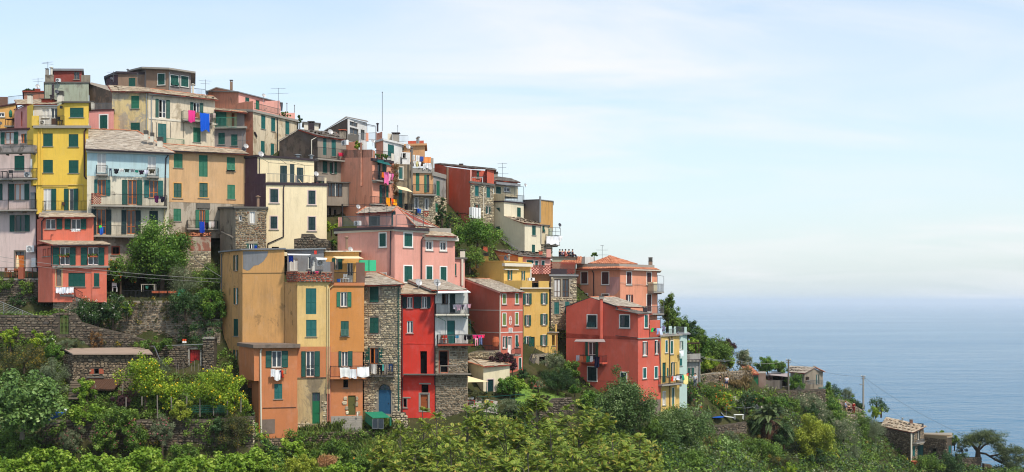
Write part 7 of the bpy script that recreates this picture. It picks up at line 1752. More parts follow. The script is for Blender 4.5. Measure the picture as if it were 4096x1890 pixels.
bush('huge rounded dark juniper bush on the lawn',815,1075,140,92,120.5,'juniper',base=1165,n=110,seed=87,name='juniper_bush'); tree('loose olive green tree behind the dark juniper',800,920,95,72,124,'olive',base=1020,n=55,seed=88); tree('grey green tree in front of the big red house wall',925,1000,70,90,123,'mid',base=1100,n=46,seed=89); bush('bright yellow green bush right of the dark juniper',948,1148,44,36,119,'bright',base=1190,n=24,seed=90)
view('*')
bush('clipped rosemary hedge under the cream shade sail',1912,1582,66,24,115.2,'gorse',base=1610,n=36,seed=91); bush('spiky grey shrub below the patio railing',2040,1632,52,36,113.6,'olive',base=1680,n=30,seed=92); bush('dark bush on the bank under the lawn',2090,1640,44,34,113.6,'dark',base=1690,n=26,seed=93); bush('brown dry tuft at the lawn edge',2180,1592,26,16,115.4,'gorse',base=1610,n=14,seed=94)
bush('light green bank shrub right of the stony wall',2345,1610,50,56,117,'bright',base=1680,n=34,seed=95)
tree('large round dark tree with pale blossom in front of the big red house',2492,1625,122,132,114.5,'round',base=1810,n=150,seed=96,flower=(30,'fl_cream',.08)); tree('round dark tree below the slim yellow house',2705,1728,125,98,118,'round',base=1860,n=130,seed=97); bush('mid green shrub low between the two dark trees',2600,1720,50,60,115,'mid',base=1800,n=36,seed=98)
bush('hedge below the round dark tree at the bottom edge',2720,1850,120,46,112,'mid',base=1910,n=60,seed=99); bush('low thicket right of the feather-leaf trees at the bottom edge',2610,1860,70,44,108,'mid',base=1920,n=36,seed=100)
# ---- right hillside
view('Y')
tree('dark conifer rising behind the big orange house',215,415,100,165,148,'mid',base=620,n=110,seed=110); bush('green laurel bushes below the dark conifer',320,590,140,95,147,'mid',base=700,n=70,seed=111); tree('hillside tree above the mint house roof',450,650,110,110,148,'dark',base=760,n=70,seed=112); bush('bushy tree right of the mint house',570,740,110,110,148.5,'mid',base=850,n=70,seed=113); bush('vine covered slope behind the grey annex',490,850,100,90,146,'vine',base=950,n=50,seed=114)
tree('broad olive green tree on the hillside over the terrace wall',780,900,190,150,150,'mid',base=1060,n=120,seed=115); tree('rounded green tree between the bushy tree and the broad olive green one',640,840,100,110,149.4,'bright',base=960,n=60,seed=122); tree('dark purple leaved tree against the sea',910,860,105,85,153,'purple',base=990,n=60,seed=116); tree('pale flowering oleander at the end of the hillside',1110,990,100,95,154,'oleander',base=1090,n=60,flower=(50,'fl_cream',.13),seed=117); bush('yellow green bushes on top of the terrace wall',690,1060,125,90,147.8,'lemon',base=1150,n=60,seed=118); bush('yellow green climber at the right foot of the hillside',940,1040,90,55,151,'vine',base=1100,n=34,seed=119); bush('light green thicket behind the grey annex roof',620,980,90,110,148.6,'bright',base=1090,n=46,seed=123)
scatter('grass','lf_dry',2830,2995,147.5,152,500,.7,0,per=9,r=.35,bladed=True)
tree('green fruit tree between the hut and the utility pole',1400,1070,140,80,157,'bright',base=1150,n=55,seed=120); tree('small green tree just left of the cottage roof',1560,1095,85,68,160,'mid',base=1170,n=36,seed=121)
view('W')
tree('orange tree heavy with fruit below the two walkers',190,520,120,108,139,'mid',base=640,n=60,fruit=(40,'orangefruit'),seed=130); tree('second orange tree in the pot garden',320,560,90,96,138.4,'lemon',base=670,n=44,fruit=(36,'orangefruit'),seed=131); tree('dark orange tree behind the washing line',525,560,79,72,141,'dark',base=640,n=36,fruit=(10,'orangefruit'),seed=132)
bush('pink geraniums at the mint house corner',20,510,41,58,132.5,'dark',base=570,n=24,flower=(14,'fl_magenta',.1),seed=133); bush('climbing roses on the pergola behind the palm',640,545,96,48,144,'bright',base=600,n=30,flower=(14,'fl_pink',.1),seed=134); bush('banana-like green clump behind the palm',810,575,79,55,146,'bright',base=640,n=26,seed=135)
bush('climbing green plant on the cottage terrace',940,395,79,79,158,'bright',base=470,n=34,seed=136); bush('red leaved creeper over the shed roof edge',700,365,31,31,156,'purple',base=400,n=12,seed=137); bush('green bush under the utility pole',920,590,72,55,150,'mid',base=650,n=24,seed=138)
tree('large flowering oleander below the cottage, left half',1040,590,120,108,152,'oleander',base=720,n=60,flower=(60,'fl_cream',.13),seed=139); tree('flowering oleander below the cottage, right half',1160,650,108,114,151,'oleander',base=770,n=55,flower=(50,'fl_cream',.13),seed=140); tree('dark green shrub beneath the oleanders',1080,680,72,84,149,'dark',base=770,n=30,seed=141)
tree('bright conical green tree beside the path',1285,640,74,132,156,'bright',base=770,n=46,seed=142); tree('pale flowering oleander near the bottom right',1370,820,144,108,150,'oleander',base=930,n=65,flower=(60,'fl_cream',.13),seed=143); tree('feathery yellow bamboo clump beside the palm',1120,890,180,174,139,'yellow',base=1060,n=100,seed=144,ls=1.2); tree('thin green tree at the top of the slope beside the path',1240,470,60,72,163,'mid',base=560,n=30,seed=145)
tree('dark green tree between the palm and the bamboo',850,860,102,96,137,'dark',base=960,n=50,seed=146); bush('dark ivy bush right behind the palm trunk',600,800,91,72,138.5,'dark',base=880,n=36,seed=147); bush('light grey shrub under the garden wall',370,870,72,53,132,'olive',base=920,n=26,seed=148)
tree('broad pale leaved fig bush on the slope below the garden wall',300,1030,228,144,126,'fig',base=1150,n=100,seed=149,ls=.8); tree('thin brown trunked tree below the palm',650,1000,192,108,130,'mid',base=1180,n=60,seed=150); bush('dry orange flowered scrub left of the fig bush',150,930,96,72,124,'gorse',base=1000,n=30,flower=(16,'fl_red',.08),seed=151); bush('green scrub at the bottom left of the right slope',60,1120,144,96,120,'mid',base=1210,n=50,seed=152)
bush('dry grassy bank below the palm',800,1090,156,60,128,'gorse',base=1150,n=30,seed=153); bush('hanging dark ivy under the bamboo',1130,1080,72,96,137,'dark',base=1170,n=30,seed=154); bush('bright low shrub at the bottom below the palm',900,1160,72,48,124,'lemon',base=1210,n=20,seed=155); bush('purple green thicket left of the palm trunk',620,930,96,60,134,'gorse',base=990,n=30,seed=156)
tree('round grey olive tree at the bottom right slope',1340,1110,126,132,146,'olive',base=1230,n=70,seed=157); tree('taller grey olive tree behind the round one',1440,1040,102,144,149,'olive',base=1190,n=60,seed=158); tree('green tree at the edge of the path by the oleander',1520,790,84,132,160,'mid',base=930,n=46,seed=159)
view('X')
bush('green scrub left of the lone stone house',400,1010,70,60,162,'mid',base=1090,n=34,seed=210); bush('silvery scrub under the wall of the lone stone house',560,1090,80,40,161,'olive',base=1140,n=34,seed=211); bush('low green scrub at the corner of the lone stone house',650,1120,60,30,162,'bright',base=1160,n=24,seed=212)
tree('dark evergreen at the head of the path',40,420,106,83,172,'dark',base=490,n=46,seed=160); tree('pale evergreen on the ridge above the path',200,430,73,66,173,'olive',base=510,n=40,seed=161); tree('creeper covered slope above the three people',210,500,94,54,172,'mid',base=560,n=36,seed=162); bush('dark bush beside the tall pole',320,555,66,59,172,'dark',base=620,n=30,seed=163); bush('yellow green bush under the fan palm',490,600,66,54,173.5,'lemon',base=650,n=26,seed=164)
tree('leaning olive tree in front of the lone stone house',430,770,153,130,163,'olive',base=920,n=75,seed=165); bush('small bush at the foot of the lone stone house wall',720,1055,47,35,164.4,'mid',base=1090,n=18,seed=166)
bush('pine scrub in front of the stone annex, left',1010,1110,130,94,158,'mid',base=1190,n=50,seed=167); bush('pine scrub in front of the stone annex, right',1240,1100,130,106,158.5,'dark',base=1190,n=50,seed=168); bush('leafy scrub behind the stone annex',1255,880,54,71,173,'mid',base=960,n=26,seed=169); bush('small treetop behind the flat roof of the annex',1110,808,54,24,176,'mid',base=850,n=12,seed=170); bush('thin scrub below the pine',1330,960,59,78,171,'olive',base=1040,n=22,seed=171)
bush('vegetable bed green in front of the lone stone house',480,1110,94,42,160,'bright',base=1160,n=24,seed=172); bush('flowering scrub at the bottom in front of the annex',700,1165,106,42,155,'vine',base=1210,n=26,seed=173)
KEEP = [(2985,3165,1600,1775,139.5),(2800,3010,1478,1560),(3360,3440,1610,1660),(2745,2825,1620,1690,131),(2840,3000,1640,1750,141),(3090,3310,1450,1590),(2980,3140,1480,1560),(3560,3720,1660,1830,166)]
for m_,n_ in (('lf_mid',900),('lf_dark',600),('lf_vine',300),('lf_olive',330)): scatter('undergrowth',m_,2660,3520,108,168,n_,.30,.3,.5,.6,34,.72,excl=KEEP)
for m_,n_ in (('lf_mid',520),('lf_gorse',260),('lf_dark',320)): scatter('undergrowth',m_,3300,4120,138,176,n_,.30,.3,.5,.6,32,.72,excl=KEEP)
scatter('grass','lf_grass',2700,3700,118,165,1100,.7,0,per=8,r=.4,bladed=True,excl=KEEP)
scatter('undergrowth','lf_mid',2640,3450,150.5,178,900,.32,.8,per=28,r=.9,excl=KEEP)
scatter('undergrowth','lf_dark',2640,3050,148,170,380,.32,1.0,per=30,r=1.0,excl=KEEP)
for m_,n_,y0_,y1_ in (('lf_mid',800,103.6,108),('lf_grass',300,103.6,112),('lf_mid',700,93,102),('lf_vine',420,93,101),('lf_dark',420,93,102),('lf_mid',700,108,112.8),('lf_gorse',300,109,112.8),('lf_mid',420,114.6,117)): scatter('undergrowth',m_,-60,1010,y0_,y1_,n_,.23,.4,per=20,r=.48)
for m_,n_ in (('lf_mid',560),('lf_vine',300),('lf_bright',260),('lf_dark',240)): scatter('undergrowth',m_,1000,1800,92,108,n_,.27,.6,.5,.6,28,.65)
for m_,n_ in (('lf_mid',360),('lf_dark',260)): scatter('undergrowth',m_,1850,2700,98,114,n_,.28,.7,.5,.6,30,.75)
for m_ in ('lf_mid','lf_dark'): scatter('undergrowth',m_,-1500,-80,92,150,420,.5,.6,.5,.6,20,1.3)
scatter('undergrowth','lf_mid',1700,2420,119,142,420,.28,.4,.5,.6,28,.6,excl=[(1860,2080,1400,1620),(2080,2330,1320,1640,128)])
view('*')
bush('rambling shrub on the bank above the shed roof',625,1378,74,26,112.5,'mid',base=1410,n=34,seed=220); bush('low grey green shrub under the stepped wall by the gate',270,1378,64,22,111.8,'olive',base=1405,n=28,seed=221); bush('green shrub at the foot of the long terrace wall under the lemon trees',728,1815,66,44,101.2,'mid',base=1870,n=34,seed=222)
hang('creeper','dark ivy along the foot of the terrace wall under the lilac house',fw1,40,215,1180,1262,44,'lf_dark',.2,.36,24)
hang('creeper','ivy trailing down the left of the high retaining wall',fw3,380,520,1200,1330,46,'lf_mid',.2,.35,26); hang('creeper','patchy green weeds in the middle of the high retaining wall',fw3,520,690,1195,1300,30,'lf_gorse',.18,.3,24); hang('creeper','dark ivy at the right end of the high retaining wall',fw3,690,860,1225,1400,60,'lf_dark',.2,.38,26)
hang('creeper','weeds along the foot of the stepped wall at the left edge',fw4,-10,230,1330,1420,44,'lf_mid',.18,.3,24); hang('creeper','red and yellow creeper on the stepped wall above the shed',fw4,365,420,1330,1400,18,'lf_rust',.16,.26,22); hang('creeper','low weeds on the stepped wall above the shed roof',fw4,420,640,1365,1410,24,'lf_gorse',.16,.25,22); hang('creeper','ivy over the pillar end of the stepped wall',fw4,770,884,1290,1400,40,'lf_dark',.18,.32,26)
hang('creeper','thick ivy on the left of the long terrace wall',fw6,-10,260,1680,1850,90,'lf_mid',.2,.4,28); hang('creeper','ivy and weeds in the middle of the long terrace wall',fw6,470,690,1675,1830,60,'lf_gorse',.2,.36,26); hang('creeper','ivy on the right of the long terrace wall',fw6,740,1005,1675,1840,70,'lf_mid',.18,.36,26)
scatter('grass','lf_grass',2060,2260,115.4,122,700,.16,0,per=9,r=.2,bladed=True)
# palm
view('W')
pc = P(722,745,138.6); root = thing('palm_tree','date palm with long arching fronds in the right garden','tree',(pc.x,pc.y,P(722,910,138.6).z))
b = MB(); bz = P(722,915,138.6).z; b.tube([(pc.x,pc.y,bz - .4),(pc.x,pc.y,bz + (pc.z - bz) * .5),(pc.x,pc.y,pc.z - .3),(pc.x,pc.y,pc.z + .3)],[1.0,1.25,1.05,.5],12); b.build('trunk',MATS['darkwood'],root)
b = MB()
for i in range(110):
    a = R.uniform(0,6.28); z = R.uniform(bz,pc.z); r = 1.14; c = Vector((pc.x + math.cos(a) * r,pc.y + math.sin(a) * r,z)); d = Vector((math.cos(a),math.sin(a),.8)); b.tube([c - d * .1,c + d * .22],[.12,.05],4)
o = b.build('boot_scales',MATS['bark'],root); o['kind'] = 'stuff'
link_np('crown',join([fronds(root,pc + Vector((0,0,.3)),54,4.7,'lf_palm',1.35,34,.34,.03,1.1,.12,tones=(.0,.8)),fronds(root,pc,16,3.8,'lf_palm',.3,24,.34,.035,1.0,.12,tones=(.4,.7))]),'lf_palm',root)
view('X')
for k,(x,y) in enumerate(((500,508),(545,560))):
    pc = P(x,y,174.5); root = thing('fan_palm',('small fan palm against the sea right of the pole','lower fan palm leaning out beside the first one')[k],'tree',(pc.x,pc.y,P(x,640,174.5).z)); b = MB(); b.tube([(pc.x,pc.y,P(x,660,174.5).z),tuple(pc)],.14,7); b.build('trunk',MATS['bark'],root); link_np('crown',leaves([pc + Vector((math.cos(t) * .8,math.sin(t) * .8,R.uniform(-.5,.4))) for t in np.linspace(0,6.2,12)],np.full(12,.55),26,.6,.3,.14),'lf_dark',root)
# umbrella pine leaning over the sea
root = thing('pine_tree','dark leaning pine over the sea at the right edge','tree',P(1485,1040,170))
b = MB(); tr = [P(*q,170) for q in ((1485,1045),(1483,975),(1440,930),(1400,880),(1395,840))]; b.tube(tr,[.42,.34,.22,.14,.08],8)
for br in ([(1484,985),(1540,930),(1620,890),(1680,850)],[(1484,975),(1520,880),(1530,830)],[(1485,1000),(1560,1010),(1640,1060),(1720,1085),(1800,1100)],[(1600,1035),(1720,1010),(1850,990)],[(1640,1060),(1760,1120),(1850,1130)]):
    n = len(br); b.tube([P(x,y,170 + i * .3) for i,(x,y) in enumerate(br)],[.18 - .13 * i / n for i in range(n)],6)
b.build('trunk',MATS['bark'],root)
C,rad = [],[]
for x,y,rx,ry,n in ((1440,846,120,34,44),(1560,818,120,34,44),(1660,866,95,44,36),(1390,890,90,40,24),(1500,890,150,40,30),(1730,985,110,36,34),(1860,975,85,36,26),(1780,1060,120,56,36),(1900,1070,75,54,24),(1690,930,60,30,16),(1810,1120,110,34,20)):
    for _ in range(n): C.append(P(x + R.gauss(0,rx * .48),y + R.gauss(0,ry * .45),169.6 + R.uniform(-2.5,2))); rad.append(R.uniform(.5,.95))
link_np('crown',leaves(C,rad,46,.40,.6,.16,flat=.4),'lf_pine',root)
# roof and window plants
view('D')
for i,(x,y,Y) in enumerate(((500,478,133.8),(540,485,134.4),(585,490,135))): bush(('pot plant at the left of the coral house roof terrace','trailing pot plant in the middle of the coral house roof terrace','pot plant at the right of the coral house roof terrace')[i],x,y,26,22,Y,'mid',base=512,n=10,cat='plant',name='pot_plant',seed=180 + i,ls=.7)
bush('tall yellowing creeper on the coral house roof',312,385,40,40,138.4,'lemon',base=430,n=14,cat='plant',name='pot_plant',seed=184); hang('creeper','dry creeper climbing the narrow grey house',PF((640,136.2),(700,136.5)),640,690,560,900,34,'lf_rust',.14,.3,24)
view('C'); tree('thin dark cypress behind the worn beige house',830,610,24,55,153,'juniper',base=680,n=22,seed=185,ry3=.5); bush('flower pots on the pink rooftop terrace',690,565,60,24,151,'mid',base=600,n=14,cat='plant',name='pot_plant',flower=(10,'fl_red',.08),seed=186,ls=.7)
view('A'); bush('green bush behind the terracotta rooftop at upper left',260,350,70,28,153,'dark',base=385,n=20,seed=187)
view('F')
for i,x in enumerate((590,640,858,900)): bush(('red potted greenery in the left window of the coral red house, left box','potted greenery in the left window of the coral red house, right box','potted greenery in the right window of the coral red house, left box','potted greenery in the right window of the coral red house, right box')[i],x,812,26,16,115.1,'mid',base=820,n=8,cat='plant',name='pot_plant',seed=190 + i,ls=.6,trunk=False)
view('N'); bush('small tree behind the low terrace block on the skyline',350,80,26,24,146,'mid',base=110,n=14,seed=194)
# ---------------------------------------------------------------- free-standing things
def limb_mesh(name,verts,edges,rads,m,parent,org,root=0,lvl=1):
    """one continuous skinned surface over a jointed skeleton"""
    me = bpy.data.meshes.new(name); me.from_pydata([tuple(Vector(v)) for v in verts],edges,[]); me.update()
    o = bpy.data.objects.new(name,me); COL.objects.link(o)
    md = o.modifiers.new('skin','SKIN'); md.use_smooth_shade = True
    sv = me.skin_vertices[0].data
    for i,r in enumerate(rads): sv[i].radius = (r,r) if not isinstance(r,tuple) else r; sv[i].use_root = (i == root)
    sd_ = o.modifiers.new('sub','SUBSURF'); sd_.levels = lvl; sd_.render_levels = lvl
    o.data.materials.append(MATS[m] if isinstance(m,str) else m)
    o.parent = parent; o.location = Vector(org) - WO[parent.name]; WO[o.name] = Vector(org)
    return o
def person(label,x,yfeet,Y,face=0.0,pose='stand',top=(40,40,46),legs=(50,60,84),height=1.72,skirt=False,z=None,hair='hair',bare_legs=False,bare_arms=True,group=None):
    p = P(x,yfeet,Y)
    if z is not None: p.z = z
    root = thing('person',label,'person',p,group)
    s = height / 1.72; ca,sa = math.cos(face),math.sin(face)
    def w(v): return (ca * v[0] * s - sa * v[1] * s,sa * v[0] * s + ca * v[1] * s,v[2] * s)
    if pose == 'sit':
        hz = .12; J = [(0,0,hz),(0,.03,hz + .28),(0,.0,hz + .48),(0,-.02,hz + .58),(0,-.04,hz + .72),
             (-.1,-.05,hz),(-.13,-.42,hz + .12),(-.13,-.55,hz - .3),(-.13,-.68,hz - .32),(.1,-.05,hz),(.13,-.42,hz + .12),(.13,-.55,hz - .3),(.13,-.68,hz - .32),
             (-.19,0,hz + .47),(-.25,-.04,hz + .2),(-.16,-.26,hz + .14),(-.12,-.34,hz + .13),(.19,0,hz + .47),(.25,-.04,hz + .2),(.16,-.26,hz + .14),(.12,-.34,hz + .13)]
    else:
        st = .16 if pose == 'walk' else 0.02
        J = [(0,0,.92),(0,.02,1.15),(0,.01,1.40),(0,0,1.50),(0,-.02,1.62),
             (-.09,0,.88),(-.1,-st,.48),(-.1,-st * .5 + (.1 if st > .1 else 0),.07),(-.1,-.14 - st * .5,.03),(.09,0,.88),(.1,st * .4,.48),(.1,st * 1.3,.07),(.1,st * 1.3 - .14,.03),
             (-.19,.01,1.39),(-.24,st * .5,1.12),(-.24,-.05 + st * .6,.88),(-.23,-.08 + st * .6,.80),(.19,.01,1.39),(.24,-st * .5,1.12),(.24,-.05 - st * .9,.88),(.23,-.08 - st * .9,.80)]
    E = [(0,1),(1,2),(2,3),(3,4),(0,5),(5,6),(6,7),(7,8),(0,9),(9,10),(10,11),(11,12),(2,13),(13,14),(14,15),(15,16),(2,17),(17,18),(18,19),(19,20)]
    rd = [.13,.12,.13,.055,.10,.09,.062,.042,.035,.09,.062,.042,.035,.06,.045,.034,.03,.06,.045,.034,.03]
    limb_mesh('body',[w(v) for v in J],E,[r * s for r in rd],'skin',root,p)
    ti = [0,1,2,13,14,17,18] if bare_arms else [0,1,2,13,14,15,17,18,19]
    mp = {k: i for i,k in enumerate(ti)}; limb_mesh('shirt',[w(J[i]) for i in ti],[(mp[a],mp[b]) for a,b in E if a in mp and b in mp],[rd[i] * s * 1.14 + .008 for i in ti],cloth_mat(top),root,p)
    li = [0,5,6,9,10] if bare_legs else [0,5,6,7,9,10,11]
    J2 = list(J)
    if bare_legs:
        for a,b in ((5,6),(9,10)): J2[b] = tuple((Vector(J[a]) * .35 + Vector(J[b]) * .65))
    mp = {k: i for i,k in enumerate(li)}; limb_mesh('shorts' if bare_legs else 'trousers',[w(J2[i]) for i in li],[(mp[a],mp[b]) for a,b in E if a in mp and b in mp],[rd[i] * s * 1.16 + .008 for i in li],cloth_mat(legs),root,p)
    hc = Vector(J[4]); b = MB()
    b.lathe(Vector(p) + Vector(w((hc.x,hc.y + .025,hc.z - .02))),[(.06 * s,-.05),(.108 * s,.0),(.112 * s,.06),(.085 * s,.11),(.02,.135)],10); b.build('hair',MATS[hair],root,p)
    return root
view('N')
for i,(x,yb,top,lg,lb) in enumerate(((77,93,(30,32,44),(40,44,60),'person in a dark top sitting at the left end of the low terrace roof'),(98,93,(120,90,110),(60,50,60),'person in mauve sitting second from left on the low terrace roof'),(122,93,(206,120,100),(190,110,96),'person in salmon clothes sitting in the middle on the low terrace roof'),(150,93,(40,44,60),(30,30,40),'person in navy sitting fourth from left on the low terrace roof'),(178,93,(70,60,76),(40,40,50),'person leaning at the right end of the low terrace roof'))):
    person(lb,x,yb,141.6,math.pi * .9 if i % 2 else math.pi * .6,'sit',top,lg,group='people sitting on the terrace roof',z=P(x,99,141).z + .12)
view('O'); person('person in a pale shirt on the pot terrace beside the mint house',556,792,134,2.6,'stand',(206,204,210),(84,88,100))
view('W')
person('walker in a black dress on the path below the tall stone wall',288,442,146,1.5,'walk',(26,24,30),(26,24,30),1.68,group='walkers on the path',bare_legs=True)
person('walker in a white top with shorts on the path below the tall stone wall',343,455,144.6,3.0,'walk',(216,210,214),(46,54,84),1.76,bare_legs=True,group='walkers on the path')
view('X'); person('fair haired person in a light blue top on the right hand path',200,604,166,1.2,'walk',(130,160,200),(60,90,140),1.68,bare_legs=True,hair='wood',group='people on the right path'); person('person crouching low between the two standing people on the right path',232,606,166,.5,'sit',(96,60,50),(60,44,40),group='people on the right path',z=P(232,606,166).z + .25); person('person in a red shirt on the right hand path',278,618,165,2.2,'stand',(180,34,34),(120,40,40),1.75,group='people on the right path')
# ---- wires and poles
def wire(label,pts,sag=.4,r=.02,m='wire',name='cable'):
    b = MB(); w = [P(*p) for p in pts]; L = []
    for p,q in zip(w,w[1:]):
        for i in range(10): L.append(p.lerp(q,i / 10) - Vector((0,0,sag * (1 - (i / 5 - 1) ** 2))))
    L.append(w[-1]); b.tube(L,r,5); return tag(b.build(name,MATS[m]),label,'cable')
view('*')
wire('upper pale cable crossing in front of the coral red house',[(-30,1023,112),(880,1117,116)],.35,.02,'rope'); wire('lower pale cable crossing in front of the coral red house',[(-30,1040,112),(880,1130,116)],.35,.015,'rope'); wire('twin cable running down from the garden to the ochre house corner',[(740,1008,123),(884,1108,117)],.1,.022,'rope'); wire('cables sloping down from the ivory house to the salmon roof',[(1985,940,141),(2085,1005,136)],.1,.03,'rope'); wire('second sloping cable from the ivory house towards the salmon roof',[(1980,930,141),(2110,1012,136)],.2,.03,'rope')
view('Y'); wire('double cable from the grey annex to the first utility pole',[(440,900,137),(1010,1010,150),(1645,1022,155)],.5,.025,'rope'); wire('lower cable from the grey annex along the terrace wall',[(440,915,137),(1000,1020,150)],.5,.025,'rope')
view('W')
def pole(label,x,yt,yb,Y,r=.13,m='bark_grey'):
    a,t = P(x,yb,Y),P(x,yt,Y); root = thing('utility_pole',label,'pole',a); b = MB(); b.tube([a - Vector((0,0,.6)),t],[r * 1.2,r * .8],9); b.build('post',MATS[m],root)
    for dz in (.12,.45):
        b = MB(); c = t - Vector((0,0,dz)); b.cbox(c.x - .32,c.x + .32,c.y - .05,c.y + .05,c.z - .04,c.z + .04); b.build('crossarm',MATS['greywood'],root)
    for dx in (-.26,.26):
        b = MB(); b.lathe((t.x + dx,t.y,t.z - .08),[(.03,0),(.06,.05),(.06,.12),(.02,.16)],7); b.build('insulator',MATS['offwhite'],root)
    return root
pole('wooden utility pole in front of the shed and cottage',889,195,600,153); view('X'); q = pole('tall utility pole with a lamp arm standing against the sea',372,252,625,171,.14,'concrete')
b = MB(); b.tube([P(372,338,170.9),P(345,336,170.4)],.04,5); b.tube([P(352,336,170.4),P(340,338,170.3)],.1,6); b.build('lamp_arm',MATS['galv'],q)
view('*'); wire('cable between the two utility poles',[(3153,1442,153),(3451,1506,171)],.6,.015); wire('upper cable from the tall pole down to the pine',[(3453,1508,171),(3850,1738,170)],.6,.02); wire('cable from the tall pole down to the lone stone house',[(3453,1510,171),(3612,1676,172)],.6,.014); wire('cable running through the pine branches to the right edge',[(3850,1738,169),(4110,1830,166)],.2,.015)
# stakes along the terrace edge with wire netting
view('T')
for i,(x,yt,yb) in enumerate(((97,528,630),(237,522,600),(375,512,715),(498,528,705),(630,522,690),(748,540,700),(868,528,690),(990,540,690),(1108,520,660))):
    b = MB(); b.tube([P(x,yb,103.2),P(x + R.uniform(-3,3),yt,103.2)],.06,6); tag(b.build('stake',MATS['greywood']),['weathered stake left of the lean-to','stake beside the brown dry shrub','tall grey stake before the tall lemon tree','stake between the two left lemon trees','stake right of the smaller lemon tree','stake at the left of the wide lemon tree','stake in the middle of the wide lemon tree','stake at the right of the wide lemon tree','last stake near the terrace corner'][i],'stake','stakes along the terrace edge')
b = MB()
for y in (608,625,642,660): b.tube([P(500,y,103.3),P(990,y - 10,103.3)],.01,4)
for i in range(60): b.tube([P(500 + i * 8.2,600,103.3),P(500 + i * 8.2,670,103.3)],.006,3)
tag(b.build('wire_netting',MATS['seagreen']),'thin green wire netting between the stakes','netting')
for i,(x,yt,yb) in enumerate(((540,195,310),(556,235,312),(600,215,330),(672,245,300),(700,205,300),(732,235,300),(790,225,290),(835,262,300))):
    b = MB(); b.tube([P(x,yb,109.5),P(x + R.uniform(-4,4),yt,109.5)],.025,5); tag(b.build('bean_pole',MATS['greywood']),'thin bare cane standing in the plot before the red garden door','cane','canes before the red garden door')
b = MB(); b.tube([P(430,280,109),P(345,78,111)],.04,5); tag(b.build('leaning_pole',MATS['greyiron']),'metal pole leaning across the stepped wall beside the shed','pole')
b = MB(); b.tube([P(278,82,112.6),P(776,62,112.8)],.045,5); tag(b.build('pipe_rail',MATS['galv']),'long thin pipe resting on the wall head above the red door','pipe')
# staircase rail at the left edge
view('Q'); root = thing('stair_railing','slanting grey metal stair railing at the left edge','railing',P(0,530,114.5))
for k in range(7): b = MB(); b.tube([P(-60,352 + k * 24,114.5),P(400 - k * 52,540 - k * 4,114.8)],.03 if k == 0 else .016,5); b.build('rail',MATS['galv'],root)
for x,yt,yb in ((45,398,525),(268,488,530),(-50,360,530)): b = MB(); b.tube([P(x,yb,114.6),P(x,yt,114.6)],.035,5); b.build('post',MATS['galv'],root)
# ---- furniture
def chair(label,x,yb,Y,m,face=0,s=1.0,group=None):
    p = P(x,yb,Y); root = thing('chair',label,'chair',p,group); Rm = Matrix.Rotation(face,4,'Z')
    def part(n,x0,x1,y0,y1,z0,z1,mm=None):
        b = MB(); b.cbox(x0 * s,x1 * s,y0 * s,y1 * s,z0 * s,z1 * s); b.v = [tuple(p + (Rm @ Vector(v))) for v in b.v]; b.build(n,MATS[mm or m],root)
    part('seat',-.22,.22,-.22,.22,.42,.46); part('backrest',-.22,.22,.19,.23,.56,.9)
    for ax in (-.22,.18):
        for ay in (-.22,.18): part('leg',ax,ax + .04,ay,ay + .04,0,.42 if ay < 0 else .9)
    return root
def table(label,x,yb,Y,m,w=1.0,d=.7,h=.74,cat='table',group=None):
    p = P(x,yb,Y); root = thing('table',label,cat,p,group)
    b = MB(); b.cbox(p.x - w / 2,p.x + w / 2,p.y - d / 2,p.y + d / 2,p.z + h - .04,p.z + h); b.build('tabletop',MATS[m],root)
    for ax in (-1,1):
        for ay in (-1,1):
            b = MB(); cx,cy = p.x + ax * (w / 2 - .06),p.y + ay * (d / 2 - .06); b.cbox(cx - .025,cx + .025,cy - .025,cy + .025,p.z,p.z + h - .045); b.build('leg',MATS[m],root)
    return root
def parasol(label,x,yt,yb,Y,m,r=.18):
    a,t = P(x,yb,Y),P(x,yt,Y); root = thing('parasol',label,'parasol',a); hh = t.z - a.z
    b = MB(); b.tube([a,t],.03,6); b.build('pole',MATS['greywood'],root)
    b = MB(); b.lathe((a.x,a.y,a.z),[(r * .5,hh * .12),(r,hh * .3),(r * .7,hh * .34),(r * .95,hh * .5),(r * .8,hh * .75),(r * .35,hh * .95),(.02,hh)],10); b.build('canopy',MATS[m],root)
    return root
view('F')
chair('folding wooden chair left of the small terrace table',78,1026,123.2,'wood',2.4,1.25,'terrace chairs under the lilac house'); chair('folding wooden chair right of the brick pillar',285,1026,122.8,'wood',-1.2,1.25,'terrace chairs under the lilac house'); chair('wooden chair between the terrace table and the brick pillar',155,1026,123.4,'wood',.4,1.15,'terrace chairs under the lilac house'); table('wooden table on the terrace under the lilac house',128,1026,123.4,'wood',1.0,.7,.82); parasol('closed cream parasol before the arched orange door',167,812,1024,124,'creamcloth',.2)
f_ = PF((340,120.6),(480,120.5))
laundry(f_,.1,[(358,408,935,968,(30,80,190),'blue','towel'),(411,448,932,988,(224,222,220),'white','towel')],'the railing beside the coral red house','laundry beside the coral red house')
view('Q'); f_ = PF((655,115.4),(880,115.2)); laundry(f_,.1,[(660,704,204,276,(226,226,228),'white','towel'),(706,742,206,286,(222,222,226),'white','towel'),(742,782,206,282,(220,224,232),'bluish white','towel'),(784,824,204,280,(226,226,230),'white','towel'),(826,874,202,276,(228,226,228),'white','towel')],'the line below the coral red house','white towels under the coral red house'); cloth_line(f_,.1,650,204,885,202,'clothes line with white towels at the foot of the coral red house')
view('F'); f_ = PF((670,117.6),(780,117.6)); laundry(f_,.3,[(682,722,562,588,(228,228,226),'white','towel'),(724,764,562,587,(224,224,222),'white','towel')],'the coral red house upper window','laundry on the coral red house')
